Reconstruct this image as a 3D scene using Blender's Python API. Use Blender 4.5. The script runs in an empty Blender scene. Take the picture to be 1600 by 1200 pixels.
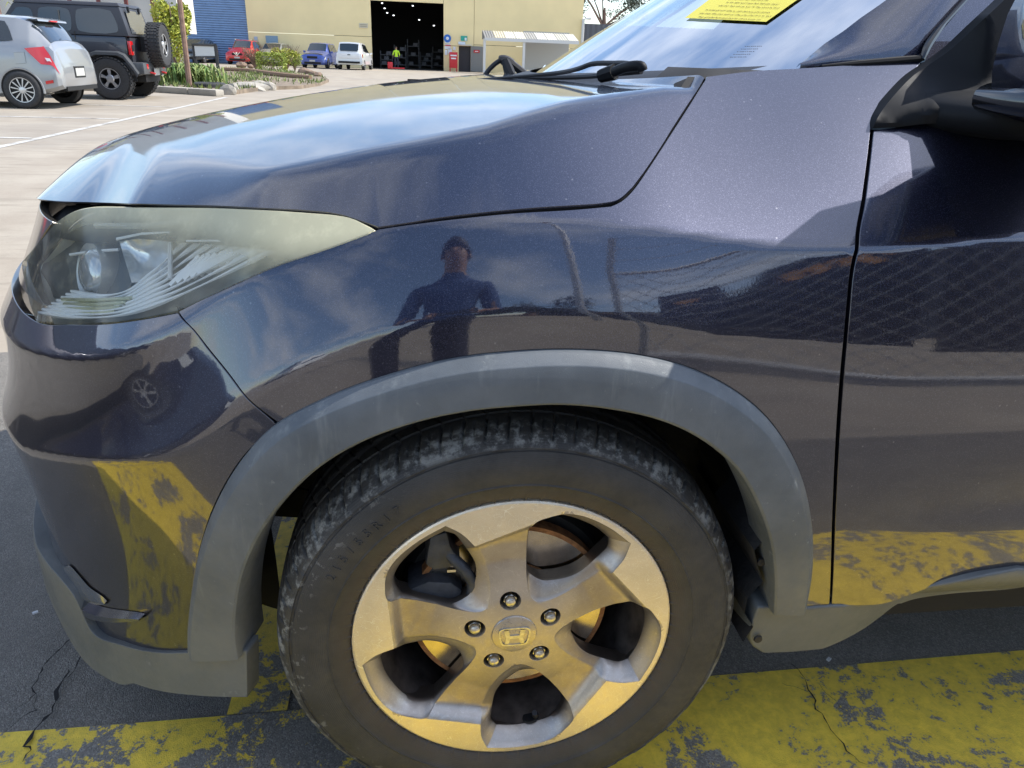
import bpy, bmesh, math, random
import numpy as np
from mathutils import Vector, Matrix
from mathutils.bvhtree import BVHTree
from mathutils.geometry import delaunay_2d_cdt

random.seed(7); rng = np.random.default_rng(7)
SC = bpy.context.scene
COL = SC.collection
PI = math.pi

# ------------------------------------------------------------------ camera
F_PX = 1160.0
CAM = np.array([-.13, -.81, 1.085])
YAW, PIT, ROL = .1375, .412, .038
_f = np.array([math.sin(YAW)*math.cos(PIT), math.cos(YAW)*math.cos(PIT), -math.sin(PIT)])
_r = np.array([math.cos(YAW), -math.sin(YAW), 0.0]); _u = np.cross(_r, _f)
_R = math.cos(ROL)*_r + math.sin(ROL)*_u
_U = -math.sin(ROL)*_r + math.cos(ROL)*_u
cd = bpy.data.cameras.new('camera'); cam = bpy.data.objects.new('camera', cd); COL.objects.link(cam)
cd.sensor_width = 36; cd.lens = F_PX/1600*36; cd.clip_start = .02; cd.clip_end = 2000
M = Matrix.Identity(4)
for i in range(3):
    M[i][0] = _R[i]; M[i][1] = _U[i]; M[i][2] = -_f[i]; M[i][3] = CAM[i]
cam.matrix_world = M
SC.camera = cam

# ------------------------------------------------------------------ sky, sun, exposure
SUN = np.array([.667, .095, .74]); SUN /= np.linalg.norm(SUN)
SUN_STRENGTH, SKY_STRENGTH, EXPOSURE = 3.3, .15, 1.0
w = bpy.data.worlds.new('World'); SC.world = w; w.use_nodes = True
nt = w.node_tree; nt.nodes.clear()
def N(t, **kw):
    n = nt.nodes.new(t)
    for k, v in kw.items(): setattr(n, k, v)
    return n
sky = N('ShaderNodeTexSky', sky_type='NISHITA', sun_disc=False)
sky.sun_elevation = math.asin(SUN[2]); sky.sun_rotation = math.atan2(SUN[0], SUN[1])
sky.air_density = 1.0; sky.dust_density = .6; sky.ozone_density = 2.0
tc = N('ShaderNodeTexCoord'); sp = N('ShaderNodeSeparateXYZ')
nt.links.new(tc.outputs['Generated'], sp.inputs[0])
mx = N('ShaderNodeMath', operation='MAXIMUM'); mx.inputs[1].default_value = .06
nt.links.new(sp.outputs['Z'], mx.inputs[0])
add = N('ShaderNodeMath', operation='ADD'); add.inputs[1].default_value = .12
nt.links.new(mx.outputs[0], add.inputs[0])
dx = N('ShaderNodeMath', operation='DIVIDE'); dy = N('ShaderNodeMath', operation='DIVIDE')
nt.links.new(sp.outputs['X'], dx.inputs[0]); nt.links.new(add.outputs[0], dx.inputs[1])
nt.links.new(sp.outputs['Y'], dy.inputs[0]); nt.links.new(add.outputs[0], dy.inputs[1])
cb = N('ShaderNodeCombineXYZ'); nt.links.new(dx.outputs[0], cb.inputs[0]); nt.links.new(dy.outputs[0], cb.inputs[1])
no = N('ShaderNodeTexNoise'); no.inputs['Scale'].default_value = 1.35; no.inputs['Detail'].default_value = 6
no.inputs['Roughness'].default_value = .56; no.inputs['Distortion'].default_value = .25
nt.links.new(cb.outputs[0], no.inputs['Vector'])
cr = N('ShaderNodeValToRGB'); cr.color_ramp.elements[0].position = .44; cr.color_ramp.elements[1].position = .80
nt.links.new(no.outputs['Fac'], cr.inputs[0])
mixc = N('ShaderNodeMix', data_type='RGBA')
nt.links.new(cr.outputs[0], mixc.inputs['Factor'])
nt.links.new(sky.outputs[0], mixc.inputs['A'])
mixc.inputs['B'].default_value = (6.3, 6.5, 6.9, 1)
bg = N('ShaderNodeBackground'); bg.inputs['Strength'].default_value = SKY_STRENGTH
nt.links.new(mixc.outputs['Result'], bg.inputs['Color'])
wo = N('ShaderNodeOutputWorld'); nt.links.new(bg.outputs[0], wo.inputs[0])
sl = bpy.data.lights.new('sun', 'SUN'); sl.energy = SUN_STRENGTH; sl.angle = math.radians(.5); sl.color = (1, .955, .89)
so = bpy.data.objects.new('sun', sl); COL.objects.link(so)
so.rotation_euler = Vector(SUN).to_track_quat('Z', 'Y').to_euler()
so.location = (0, 0, 30)
SC.view_settings.view_transform = 'Standard'; SC.view_settings.look = 'None'
SC.view_settings.gamma = 1; SC.view_settings.exposure = EXPOSURE; SC.view_settings.use_curve_mapping = False
SC.render.engine = 'CYCLES'
SC.cycles.max_bounces = 8; SC.cycles.glossy_bounces = 4; SC.cycles.transmission_bounces = 6; SC.cycles.transparent_max_bounces = 10
SC.cycles.caustics_reflective = False; SC.cycles.caustics_refractive = False
SC.cycles.use_denoising = True

# ------------------------------------------------------------------ projection helpers (photo pixels of a 1600 wide frame -> points on planes)
def ray(px, py):
    d = _f + (px-800)/F_PX*_R - (py-600)/F_PX*_U
    return d/np.linalg.norm(d)
def on_y(px, py, Y): d = ray(px, py); return CAM + d*(Y-CAM[1])/d[1]
def on_z(px, py, Z=0.0): d = ray(px, py); return CAM + d*(Z-CAM[2])/d[2]
def on_x(px, py, X): d = ray(px, py); return CAM + d*(X-CAM[0])/d[0]
def on_plane(px, py, p0, n):
    d = ray(px, py); n = np.asarray(n, float); return CAM + d*(np.dot(np.asarray(p0)-CAM, n)/np.dot(d, n))

# ------------------------------------------------------------------ materials
def mat(name):
    m = bpy.data.materials.new(name); m.use_nodes = True
    return m, m.node_tree, m.node_tree.nodes['Principled BSDF']
def simple(name, col, rough=.6, metal=0, coat=0, spec=.5, noise=0, nscale=20, bump=0, bscale=60, emit=None, alpha=None, coord='Object'):
    m, t, b = mat(name)
    b.inputs['Base Color'].default_value = (*col, 1); b.inputs['Roughness'].default_value = rough
    b.inputs['Metallic'].default_value = metal; b.inputs['Coat Weight'].default_value = coat
    b.inputs['Coat Roughness'].default_value = .04
    b.inputs['Specular IOR Level'].default_value = spec
    if noise or bump:
        c = t.nodes.new('ShaderNodeTexCoord')
    if noise:
        n = t.nodes.new('ShaderNodeTexNoise'); n.inputs['Scale'].default_value = nscale; n.inputs['Detail'].default_value = 6
        t.links.new(c.outputs[coord], n.inputs['Vector'])
        r = t.nodes.new('ShaderNodeMapRange'); r.inputs['From Min'].default_value = .3; r.inputs['From Max'].default_value = .7
        r.inputs['To Min'].default_value = 1-noise; r.inputs['To Max'].default_value = 1+noise
        t.links.new(n.outputs['Fac'], r.inputs[0])
        v = t.nodes.new('ShaderNodeVectorMath'); v.operation = 'SCALE'; v.inputs[0].default_value = col
        t.links.new(r.outputs[0], v.inputs['Scale']); t.links.new(v.outputs[0], b.inputs['Base Color'])
    if bump:
        n = t.nodes.new('ShaderNodeTexNoise'); n.inputs['Scale'].default_value = bscale; n.inputs['Detail'].default_value = 5
        t.links.new(c.outputs[coord], n.inputs['Vector'])
        bp = t.nodes.new('ShaderNodeBump'); bp.inputs['Strength'].default_value = bump; bp.inputs['Distance'].default_value = .01
        t.links.new(n.outputs['Fac'], bp.inputs['Height']); t.links.new(bp.outputs[0], b.inputs['Normal'])
    if emit:
        b.inputs['Emission Color'].default_value = (*emit[:3], 1); b.inputs['Emission Strength'].default_value = emit[3]
    return m
class G:
    """small node graph helper"""
    def __init__(s, t): s.t = t
    def n(s, typ, **kw):
        n = s.t.nodes.new(typ)
        for k, v in kw.items(): setattr(n, k, v)
        return n
    def set(s, n, k, v):
        if isinstance(v, bpy.types.NodeSocket): s.t.links.new(v, n.inputs[k])
        else: n.inputs[k].default_value = v
    def math(s, op, a, b=0.0, clamp=False):
        n = s.n('ShaderNodeMath', operation=op, use_clamp=clamp); s.set(n, 0, a); s.set(n, 1, b); return n.outputs[0]
    def noise(s, vec, scale, detail=5, rough=.55, dist=0, dim='3D'):
        n = s.n('ShaderNodeTexNoise'); s.set(n, 'Vector', vec); n.inputs['Scale'].default_value = scale
        n.inputs['Detail'].default_value = detail; n.inputs['Roughness'].default_value = rough; n.inputs['Distortion'].default_value = dist
        return n.outputs['Fac']
    def ramp(s, f, a, b, lo=0.0, hi=1.0):
        n = s.n('ShaderNodeMapRange', interpolation_type='SMOOTHSTEP'); s.set(n, 0, f)
        n.inputs[1].default_value = a; n.inputs[2].default_value = b; n.inputs[3].default_value = lo; n.inputs[4].default_value = hi
        return n.outputs[0]
    def mix(s, f, a, b):
        n = s.n('ShaderNodeMix', data_type='RGBA'); s.set(n, 'Factor', f)
        for k, v in (('A', a), ('B', b)):
            if isinstance(v, bpy.types.NodeSocket): s.t.links.new(v, n.inputs[k])
            else: n.inputs[k].default_value = (*v, 1)
        return n.outputs['Result']
    def bump(s, h, strength=.5, dist=.01, normal=None):
        n = s.n('ShaderNodeBump'); s.set(n, 'Height', h); n.inputs['Strength'].default_value = strength; n.inputs['Distance'].default_value = dist
        if normal is not None: s.t.links.new(normal, n.inputs['Normal'])
        return n.outputs[0]
    def obj(s): return s.n('ShaderNodeTexCoord').outputs['Object']
    def scalev(s, v, k):
        n = s.n('ShaderNodeMapping'); s.t.links.new(v, n.inputs['Vector']); n.inputs['Scale'].default_value = k; return n.outputs[0]

# ------------------------------------------------------------------ object helpers
def link(o, parent=None):
    COL.objects.link(o)
    if parent is not None: o.parent = parent
    return o
def thing(name, label, cat, loc=(0, 0, 0), rz=0, group=None):
    o = bpy.data.objects.new(name, None); COL.objects.link(o)
    o.location = loc; o.rotation_euler = (0, 0, rz); o.empty_display_size = .2
    return tag(o, label, cat, group)
def tag(o, label, cat, group=None):
    o['label'] = label; o['category'] = cat
    if group: o['group'] = group
    return o
def meshobj(name, verts, faces, material, parent=None, smooth=False, label=None, angle=None):
    me = bpy.data.meshes.new(name)
    me.from_pydata([tuple(map(float, v)) for v in verts], [], [tuple(map(int, f)) for f in faces]); me.update()
    o = bpy.data.objects.new(name, me)
    if material is not None: me.materials.append(material)
    if smooth:
        me.polygons.foreach_set('use_smooth', [True]*len(me.polygons))
        if angle: me.set_sharp_from_angle(angle=math.radians(angle))
    link(o, parent)
    if label: o['label'] = label
    return o
class MB:
    def __init__(s): s.v = []; s.f = []
    def add(s, v, f):
        k = len(s.v); s.v += [tuple(map(float, p)) for p in v]; s.f += [tuple(i+k for i in q) for q in f]; return s
    def box(s, c, d, rz=0, tilt=None):
        c = np.array(c, float); h = np.array(d, float)/2
        P = np.array([[x, y, z] for x in (-1, 1) for y in (-1, 1) for z in (-1, 1)])*h
        if tilt is not None: P = P @ np.array(tilt.to_3x3() if hasattr(tilt, 'to_3x3') else tilt).T
        if rz: cs, sn = math.cos(rz), math.sin(rz); P = P @ np.array([[cs, -sn, 0], [sn, cs, 0], [0, 0, 1]]).T
        P += c
        return s.add(P, [(0, 1, 3, 2), (4, 6, 7, 5), (0, 4, 5, 1), (2, 3, 7, 6), (0, 2, 6, 4), (1, 5, 7, 3)])
    def tube(s, pts, r, n=8, cap=True):
        pts = [np.array(p, float) for p in pts]; m = len(pts)
        rr = r if hasattr(r, '__len__') else [r]*m
        rings = []; up = None
        for i, p in enumerate(pts):
            t = pts[min(i+1, m-1)]-pts[max(i-1, 0)]; t /= (np.linalg.norm(t)+1e-12)
            if up is None: up = np.array([0, 0, 1.]) if abs(t[2]) < .9 else np.array([1., 0, 0])
            a = np.cross(t, up); a /= (np.linalg.norm(a)+1e-12); b = np.cross(a, t); up = b
            rings.append([p + rr[i]*(math.cos(2*PI*k/n)*a + math.sin(2*PI*k/n)*b) for k in range(n)])
        v = [q for R_ in rings for q in R_]; f = []
        for i in range(m-1):
            for k in range(n):
                f.append((i*n+k, i*n+(k+1) % n, (i+1)*n+(k+1) % n, (i+1)*n+k))
        if cap: f.append(tuple(range(n))[::-1]); f.append(tuple((m-1)*n+k for k in range(n)))
        return s.add(v, f)
    def lathe(s, prof, n=32, axis='y', c=(0, 0, 0), closed=False):
        v = []; f = []; m = len(prof)
        for k in range(n):
            a = 2*PI*k/n; ca, sa = math.cos(a), math.sin(a)
            for (r, h) in prof:
                p = {'y': (r*ca, h, r*sa), 'z': (r*ca, r*sa, h), 'x': (h, r*ca, r*sa)}[axis]
                v.append((p[0]+c[0], p[1]+c[1], p[2]+c[2]))
        for k in range(n):
            k2 = (k+1) % n
            for i in range(m-1): f.append((k*m+i, k2*m+i, k2*m+i+1, k*m+i+1))
        return s.add(v, f)
    def grid(s, P):
        P = np.asarray(P, float); a, b = P.shape[:2]
        f = [(i*b+j, (i+1)*b+j, (i+1)*b+j+1, i*b+j+1) for i in range(a-1) for j in range(b-1)]
        return s.add(P.reshape(-1, 3), f)
    def prism(s, poly, depth):
        """poly: list of 3D points, extruded along vector depth"""
        poly = [np.array(p, float) for p in poly]; n = len(poly); d = np.array(depth, float)
        v = poly + [p+d for p in poly]
        return s.add(v, [tuple(range(n))[::-1], tuple(range(n, 2*n))] + [(i, (i+1) % n, (i+1) % n+n, i+n) for i in range(n)])
    def build(s, name, material, parent=None, smooth=False, label=None, angle=40, bevel=0):
        if bevel:
            bm = bmesh.new(); vs = [bm.verts.new(v) for v in s.v]
            for f in s.f:
                try: bm.faces.new([vs[i] for i in f])
                except ValueError: pass
            bmesh.ops.recalc_face_normals(bm, faces=bm.faces)
            bmesh.ops.bevel(bm, geom=list(bm.edges), offset=bevel, segments=2, profile=.6, affect='EDGES', clamp_overlap=True)
            me = bpy.data.meshes.new(name); bm.to_mesh(me); bm.free(); me.materials.append(material)
            me.polygons.foreach_set('use_smooth', [True]*len(me.polygons)); me.set_sharp_from_angle(angle=math.radians(35))
            o = link(bpy.data.objects.new(name, me), parent)
            if label: o['label'] = label
            return o
        return meshobj(name, s.v, s.f, material, parent, smooth, label, angle if smooth else None)

def catmull(pts, n=8, closed=False):
    P = np.asarray(pts, float); m = len(P); out = []
    rngs = range(m if closed else m-1)
    for i in rngs:
        if closed: p0, p1, p2, p3 = P[(i-1) % m], P[i], P[(i+1) % m], P[(i+2) % m]
        else: p0, p1, p2, p3 = P[max(i-1, 0)], P[i], P[i+1], P[min(i+2, m-1)]
        # centripetal
        a = max(np.linalg.norm(p1-p0), 1e-9)**.5; b = max(np.linalg.norm(p2-p1), 1e-9)**.5; c = max(np.linalg.norm(p3-p2), 1e-9)**.5
        if np.linalg.norm(p1-p0) < 1e-9: m1 = (p2-p1)
        else: m1 = b*((p1-p0)/a-(p2-p0)/(a+b)+(p2-p1)/b)
        if np.linalg.norm(p3-p2) < 1e-9: m2 = (p2-p1)
        else: m2 = b*((p2-p1)/b-(p3-p1)/(b+c)+(p3-p2)/c)
        for k in range(n):
            t = k/n; t2 = t*t; t3 = t2*t
            out.append((2*t3-3*t2+1)*p1+(t3-2*t2+t)*m1+(-2*t3+3*t2)*p2+(t3-t2)*m2)
    if not closed: out.append(P[-1])
    return np.array(out)
def resample(P, step, closed=False):
    P = np.asarray(P, float)
    if closed: P = np.vstack([P, P[:1]])
    d = np.r_[0, np.cumsum(np.linalg.norm(np.diff(P, axis=0), axis=1))]
    n = max(2, int(round(d[-1]/step))); t = np.linspace(0, d[-1], n+1)
    Q = np.stack([np.interp(t, d, P[:, k]) for k in range(P.shape[1])], 1)
    return Q[:-1] if closed else Q
def inpoly(pts, poly):
    x, y = pts[:, 0], pts[:, 1]; inside = np.zeros(len(pts), bool); n = len(poly); j = n-1
    for i in range(n):
        xi, yi = poly[i]; xj, yj = poly[j]
        c = ((yi > y) != (yj > y)) & (x < (xj-xi)*(y-yi)/((yj-yi)+1e-30)+xi)
        inside ^= c; j = i
    return inside
def polydist(pts, poly):
    d = np.full(len(pts), 1e9); n = len(poly)
    for i in range(n):
        a = poly[i]; b = poly[(i+1) % n]; ab = b-a
        t = np.clip(((pts-a)@ab)/(ab@ab+1e-30), 0, 1)
        d = np.minimum(d, np.linalg.norm(pts-a-t[:, None]*ab, axis=1))
    return d
def triangulate(outline, step, holes=()):
    """fill a 2D outline (dense loop) with a regular grid of interior points"""
    outline = np.asarray(outline); lo = outline.min(0); hi = outline.max(0)
    gx = np.arange(lo[0], hi[0]+step[0], step[0]); gy = np.arange(lo[1], hi[1]+step[1], step[1])
    X, Y = np.meshgrid(gx, gy); X = X+(np.arange(len(gy)) % 2)[:, None]*step[0]*.5
    g = np.stack([X.ravel(), Y.ravel()], 1)
    k = inpoly(g, outline) & (polydist(g, outline) > .45*min(step))
    for h in holes: k &= ~inpoly(g, h) & (polydist(g, np.asarray(h)) > .45*min(step))
    g = g[k]
    pts = [outline]+[np.asarray(h) for h in holes]+[g]; allp = np.vstack(pts)
    edges = []; off = 0
    for L in pts[:-1]:
        n = len(L); edges += [(off+i, off+(i+1) % n) for i in range(n)]; off += n
    vo, eo, fo, ov, oe, of = delaunay_2d_cdt([Vector((float(p[0]), float(p[1]))) for p in allp], edges, [], 0, 1e-7)
    V = np.array([(v.x, v.y) for v in vo]); T = np.array(fo)
    cen = V[T].mean(1); kk = inpoly(cen, outline)
    for h in holes: kk &= ~inpoly(cen, np.asarray(h))
    T = T[kk]
    # orient CCW
    A = V[T]; cr_ = (A[:, 1, 0]-A[:, 0, 0])*(A[:, 2, 1]-A[:, 0, 1])-(A[:, 1, 1]-A[:, 0, 1])*(A[:, 2, 0]-A[:, 0, 0])
    T[cr_ < 0] = T[cr_ < 0][:, ::-1]
    return V, T
# ================================================================== MATERIALS
def make_paint():
    m, t, b = mat('car_paint'); g = G(t); o = g.obj()
    fl = g.n('ShaderNodeTexVoronoi', feature='F1'); fl.inputs['Scale'].default_value = 1300; t.links.new(o, fl.inputs['Vector'])
    sepc = g.n('ShaderNodeSeparateColor'); t.links.new(fl.outputs['Color'], sepc.inputs[0])
    spark = g.ramp(sepc.outputs[0], .80, .99, 0, .42)
    dust = g.noise(o, 900, 2, .6); dust = g.ramp(dust, .66, .76)
    dust2 = g.noise(o, 7, 5, .6); dust2 = g.ramp(dust2, .35, .75, .1, 1)
    d = g.math('MULTIPLY', dust, dust2)
    # fine water-drop specks and scratches
    scr = g.noise(g.scalev(o, (14, 14, 240)), 6, 3, .6); scr = g.ramp(scr, .735, .80, 0, .35)
    base = g.mix(spark, (.0135, .0155, .036), (.11, .115, .17))
    base = g.mix(g.math('MULTIPLY', d, .5), base, (.45, .45, .48))
    # thin road dust, heavier low on the panels
    geo = g.n('ShaderNodeNewGeometry'); s3 = g.n('ShaderNodeSeparateXYZ'); t.links.new(geo.outputs['Position'], s3.inputs[0])
    film = g.math('MULTIPLY', g.ramp(g.noise(o, 2.5, 6, .65), .35, .75, .25, 1), g.ramp(s3.outputs['Z'], .95, .4, .008, .15))
    base = g.mix(film, base, (.26, .22, .17))
    v2 = g.n('ShaderNodeTexVoronoi', feature='F1'); v2.inputs['Scale'].default_value = 95; t.links.new(o, v2.inputs['Vector']); c2_ = g.n('ShaderNodeSeparateColor'); t.links.new(v2.outputs['Color'], c2_.inputs[0])
    spot = g.math('MULTIPLY', g.ramp(v2.outputs['Distance'], .16, .06), g.ramp(c2_.outputs[0], .86, .93)); base = g.mix(g.math('MULTIPLY', spot, .2), base, (.5, .5, .52))
    t.links.new(base, b.inputs['Base Color'])
    t.links.new(g.ramp(film, 0, .16, .74, .55), b.inputs['Metallic'])
    b.inputs['Roughness'].default_value = .36
    b.inputs['Coat Weight'].default_value = 1; b.inputs['Coat IOR'].default_value = 1.9
    cr_ = g.math('MULTIPLY', g.math('ADD', d, scr), .12); cr_ = g.math('ADD', cr_, g.ramp(g.noise(o, 4, 4, .6), .3, .75, .018, .06))
    t.links.new(cr_, b.inputs['Coat Roughness'])
    n = g.noise(o, 1100, 2); t.links.new(g.bump(n, .035, .002), b.inputs['Normal'])
    w_ = g.noise(o, 3.5, 2, .5); orange = g.noise(o, 320, 1, .4)
    bb = g.bump(orange, .004, .003)
    t.links.new(bb, b.inputs['Coat Normal'])
    return m
def make_cladding():
    m, t, b = mat('weathered_cladding'); g = G(t); o = g.obj()
    n1 = g.noise(o, 9, 6, .6); n2 = g.noise(o, 55, 5, .65); n3 = g.noise(g.scalev(o, (1, 1, .16)), 30, 4, .7)
    c = g.mix(g.ramp(n1, .3, .7), (.092, .106, .118), (.145, .160, .172))
    c = g.mix(g.ramp(n3, .56, .80, 0, .7), c, (.24, .255, .25))
    c = g.mix(g.ramp(n2, .64, .74, 0, .6), c, (.28, .29, .28)); c = g.mix(g.ramp(g.noise(o, 140, 4, .7), .66, .74, 0, .5), c, (.34, .35, .34)); c = g.mix(g.ramp(g.noise(o, 5, 5, .6), .55, .75, 0, .45), c, (.05, .058, .066))
    geo = g.n('ShaderNodeNewGeometry'); sx = g.n('ShaderNodeSeparateXYZ'); t.links.new(geo.outputs['Position'], sx.inputs[0])
    low = g.ramp(sx.outputs['Z'], .62, .33, 0, .55); low = g.math('MULTIPLY', low, g.ramp(n1, .3, .7, .5, 1))
    c = g.mix(low, c, (.165, .16, .135))
    t.links.new(c, b.inputs['Base Color'])
    t.links.new(g.ramp(n2, .3, .8, .42, .62), b.inputs['Roughness']); b.inputs['Specular IOR Level'].default_value = .55
    f = g.noise(o, 900, 3); t.links.new(g.bump(f, .22, .0015), b.inputs['Normal'])
    return m
M_PAINT = make_paint()
M_CLAD = make_cladding()
M_DARK = simple('dark_plastic', (.012, .012, .014), .55, noise=.3, nscale=30)
M_BLACK = simple('black_void', (.004, .004, .005), .8)
M_BLKGLOSS = simple('black_gloss_trim', (.008, .008, .01), .12, coat=.6)
M_LINER = simple('liner_felt', (.022, .021, .021), .9, noise=.5, nscale=25, bump=.5, bscale=45)
M_CHROME = simple('chrome', (.78, .79, .8), .07, metal=1)
def make_satin():
    m, t, b = mat('satin_black_sail'); g = G(t); o = g.obj()
    b.inputs['Base Color'].default_value = (.009, .010, .012, 1)
    b.inputs['Specular IOR Level'].default_value = .16
    t.links.new(g.ramp(g.noise(o, 12, 4), .3, .7, .5, .62), b.inputs['Roughness'])
    t.links.new(g.bump(g.noise(o, 1200, 2), .08, .001), b.inputs['Normal']); return m
M_SATIN = make_satin()

# ================================================================== MAIN CAR: body side skin
ctrl = [(3.45, .62), (3.42, .40), (3.34, .17), (3.2, .06), (3.0, .012), (2.6, -.012), (2.0, -.018), (1.0, -.018), (.5, -.016), (.25, -.018), (.07, -.0245), (-.10, -.026), (-.27, -.020),
        (-.40, .006), (-.52, .060), (-.63, .148), (-.72, .235), (-.79, .345), (-.84, .48), (-.875, .66), (-.885, .88)]
bc = catmull(ctrl, 40); dd = np.r_[0, np.cumsum(np.linalg.norm(np.diff(bc, axis=0), axis=1))]
i0 = np.argmin(np.abs(bc[:, 0])); uu = dd[i0]-dd      # positive rearwards
uu = uu[::-1]; bc = bc[::-1]
UG = np.arange(uu[0], uu[-1], .005); BX = np.interp(UG, uu, bc[:, 0]); BY = np.interp(UG, uu, bc[:, 1])
def gsm(a, s):
    if s <= 0: return a
    k = np.arange(-int(4*s), int(4*s)+1); wt = np.exp(-.5*(k/s)**2); wt /= wt.sum()
    return np.convolve(np.pad(a, (len(k)//2,), mode='edge'), wt, 'valid')
BX, BY = gsm(BX, 9), gsm(BY, 9)
tx = np.gradient(BX); ty = np.gradient(BY); tl = np.hypot(tx, ty); tx /= tl; ty /= tl
NX = gsm(ty, 4); NY = gsm(-tx, 4)
nl = np.hypot(NX, NY); NX /= nl; NY /= nl        # outward (side: 0,-1)
U0, U1 = UG[0], UG[-1]
ZG = np.arange(.12, 1.18, .001)
def u_of_x(x): return float(np.interp(x, BX, UG)) if x > -.88 else U0

c1_px = [(37, 543), (97, 559), (155, 557), (194, 547), (232, 532), (287, 505), (350, 452), (430, 415), (510, 388), (585, 358), (640, 349), (700, 345), (780, 343), (870, 344), (960, 350), (1060, 362), (1130, 374), (1190, 383), (1260, 388), (1338, 388), (1420, 384), (1500, 378), (1590, 369)]
c1_y0 = [.30, .23, .18, .15, .13, .10, .08, .06, .04] + [.02]*14
c2_px = [(39, 704), (97, 714), (150, 717), (194, 718), (250, 714), (300, 695), (350, 650), (400, 604), (480, 567), (569, 528), (670, 503), (760, 489), (850, 487), (929, 491), (996, 498), (1047, 506), (1097, 519)]
c2_y0 = [.26, .20, .17, .14, .11, .08, .04, .01] + [-.02]*9
# tilt tables per station (x): values for K0..K8
ST = [  # u,   K0   K1   K2   c2-  c2+  c1-  c1+  top
    (-1.5,   2,   0,  -6,  -9,  18,   0,  26,   6),
    (-.80,   2,   0,  -6,  -9,  27,  -6,  32,   6),
    (-.60,   2,   0,  -6,  -9,  28,  -8,  38,  13),
    (-.45,   0,   0,  -5,  -6,  25,   2,  38,  28),
    (-.34,   0,   0,  -4,   0,  20,  22,  34,  44),
    (-.20,   0,   0,   0,   3,  19,  27,  44,  50),
    ( .00,   0,   0,   0,   3,  18,  28,  50,  50),
    ( .15,   0,  -2,   0,   3,  16,  27,  51,  50),
    ( .30,  -6,  -9,  -5,   4,   9,  18,  50,  54),
    ( .45, -10, -13, -10,   6,   8,  13,  46,  58),
    ( .80, -10, -13, -11,   6,   8,  12,  44,  50),
    (3.50,  -8,  -8,  -2,   6,   8,  12,  30,  30)]
ST = np.array(ST, float)
def col(k): return gsm(np.interp(UG, ST[:, 0], ST[:, k]), 10)
TK = [col(k) for k in range(1, 8+0)]
def build_D(c1, c2):
    """c1, c2: (u, z) polylines. integrate the tilt down and up from the c2 line"""
    o = np.argsort(c1[:, 0]); z1 = gsm(np.interp(UG, c1[o, 0], c1[o, 1]), 5)
    o = np.argsort(c2[:, 0]); z2 = gsm(np.interp(UG, np.r_[c2[o, 0], .45, .9], np.r_[c2[o, 1], .775, .77]), 5)
    D = np.zeros((len(UG), len(ZG)))
    for i in range(len(UG)):
        zk = [.15, .28, .45, z2[i]-.001, z2[i]+.001, (z1[i]+z2[i])/2, z1[i]-.001, z1[i]+.001, 1.14]
        tk = [TK[0][i], TK[1][i], TK[2][i], TK[3][i], TK[4][i], (TK[4][i]*.5+TK[5][i]*.5), TK[5][i], TK[6][i], TK[6][i]*.0+(TK7[i])]
        # door: extra sculpting low down
        t = np.interp(ZG, zk, tk)
        u = UG[i]
        if u > .40:
            s = min(1, max(0, (u-.43)/.40)); s = s*s*(3-2*s)*1.1; zc = .475+.02*min(u-.4, 1.0)
            t = t + s*(13*np.exp(-((ZG-zc-.035)/.022)**2) - 5*np.exp(-((ZG-zc-.10)/.05)**2))
        t = gsm(t, 2.2)
        d = np.cumsum(-np.tan(np.radians(t)))*.001
        D[i] = d-np.interp(z2[i], ZG, d)
    return D
TK7 = gsm(np.interp(UG, ST[:, 0], ST[:, 8]), 10)
def mk_D(c1, c2):
    global DT
    DT = build_D(c1, c2)
    # light smoothing along the length
    k = np.exp(-.5*(np.arange(-6, 7)/2.5)**2); k /= k.sum()
    pad = np.pad(DT, ((6, 6), (0, 0)), mode='edge'); DT = sum(k[j]*pad[j:j+len(UG)] for j in range(13))
def skinP(uz, off=0.0):
    uz = np.atleast_2d(np.asarray(uz, float)); u = uz[:, 0]; z = uz[:, 1]
    fi = np.clip((u-U0)/.005, 0, len(UG)-1.001); i = fi.astype(int); a = fi-i
    fj = np.clip((z-ZG[0])/.001, 0, len(ZG)-1.001); j = fj.astype(int); b_ = fj-j
    d = (DT[i, j]*(1-a)*(1-b_)+DT[i+1, j]*a*(1-b_)+DT[i, j+1]*(1-a)*b_+DT[i+1, j+1]*a*b_)+off
    L = lambda A: A[i]*(1-a)+A[i+1]*a
    return np.stack([L(BX)+L(NX)*d, L(BY)+L(NY)*d, z], 1)
def skinN(uz, off=0.0):
    uz = np.atleast_2d(np.asarray(uz, float)); e = np.array([[.006, 0]]); h = np.array([[0, .0015]])
    a = skinP(uz+e, off)-skinP(uz-e, off); b_ = skinP(uz+h, off)-skinP(uz-h, off)
    n = np.cross(a, b_); return n/np.linalg.norm(n, axis=1, keepdims=True)
def make_bvh():
    us = np.arange(max(U0, -1.2), 1.6, .01); zs = np.arange(.13, 1.16, .006)
    A, B = np.meshgrid(us, zs, indexing='ij'); P = skinP(np.stack([A.ravel(), B.ravel()], 1))
    nb = len(zs); f = [(i*nb+j, (i+1)*nb+j, (i+1)*nb+j+1, i*nb+j+1) for i in range(len(us)-1) for j in range(nb-1)]
    return BVHTree.FromPolygons([tuple(p) for p in P], f), us, zs
def pix(P):
    d = np.atleast_2d(P)-CAM; w_ = d@_f
    return np.stack([800+F_PX*(d@_R)/w_, 600-F_PX*(d@_U)/w_], 1)
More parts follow.
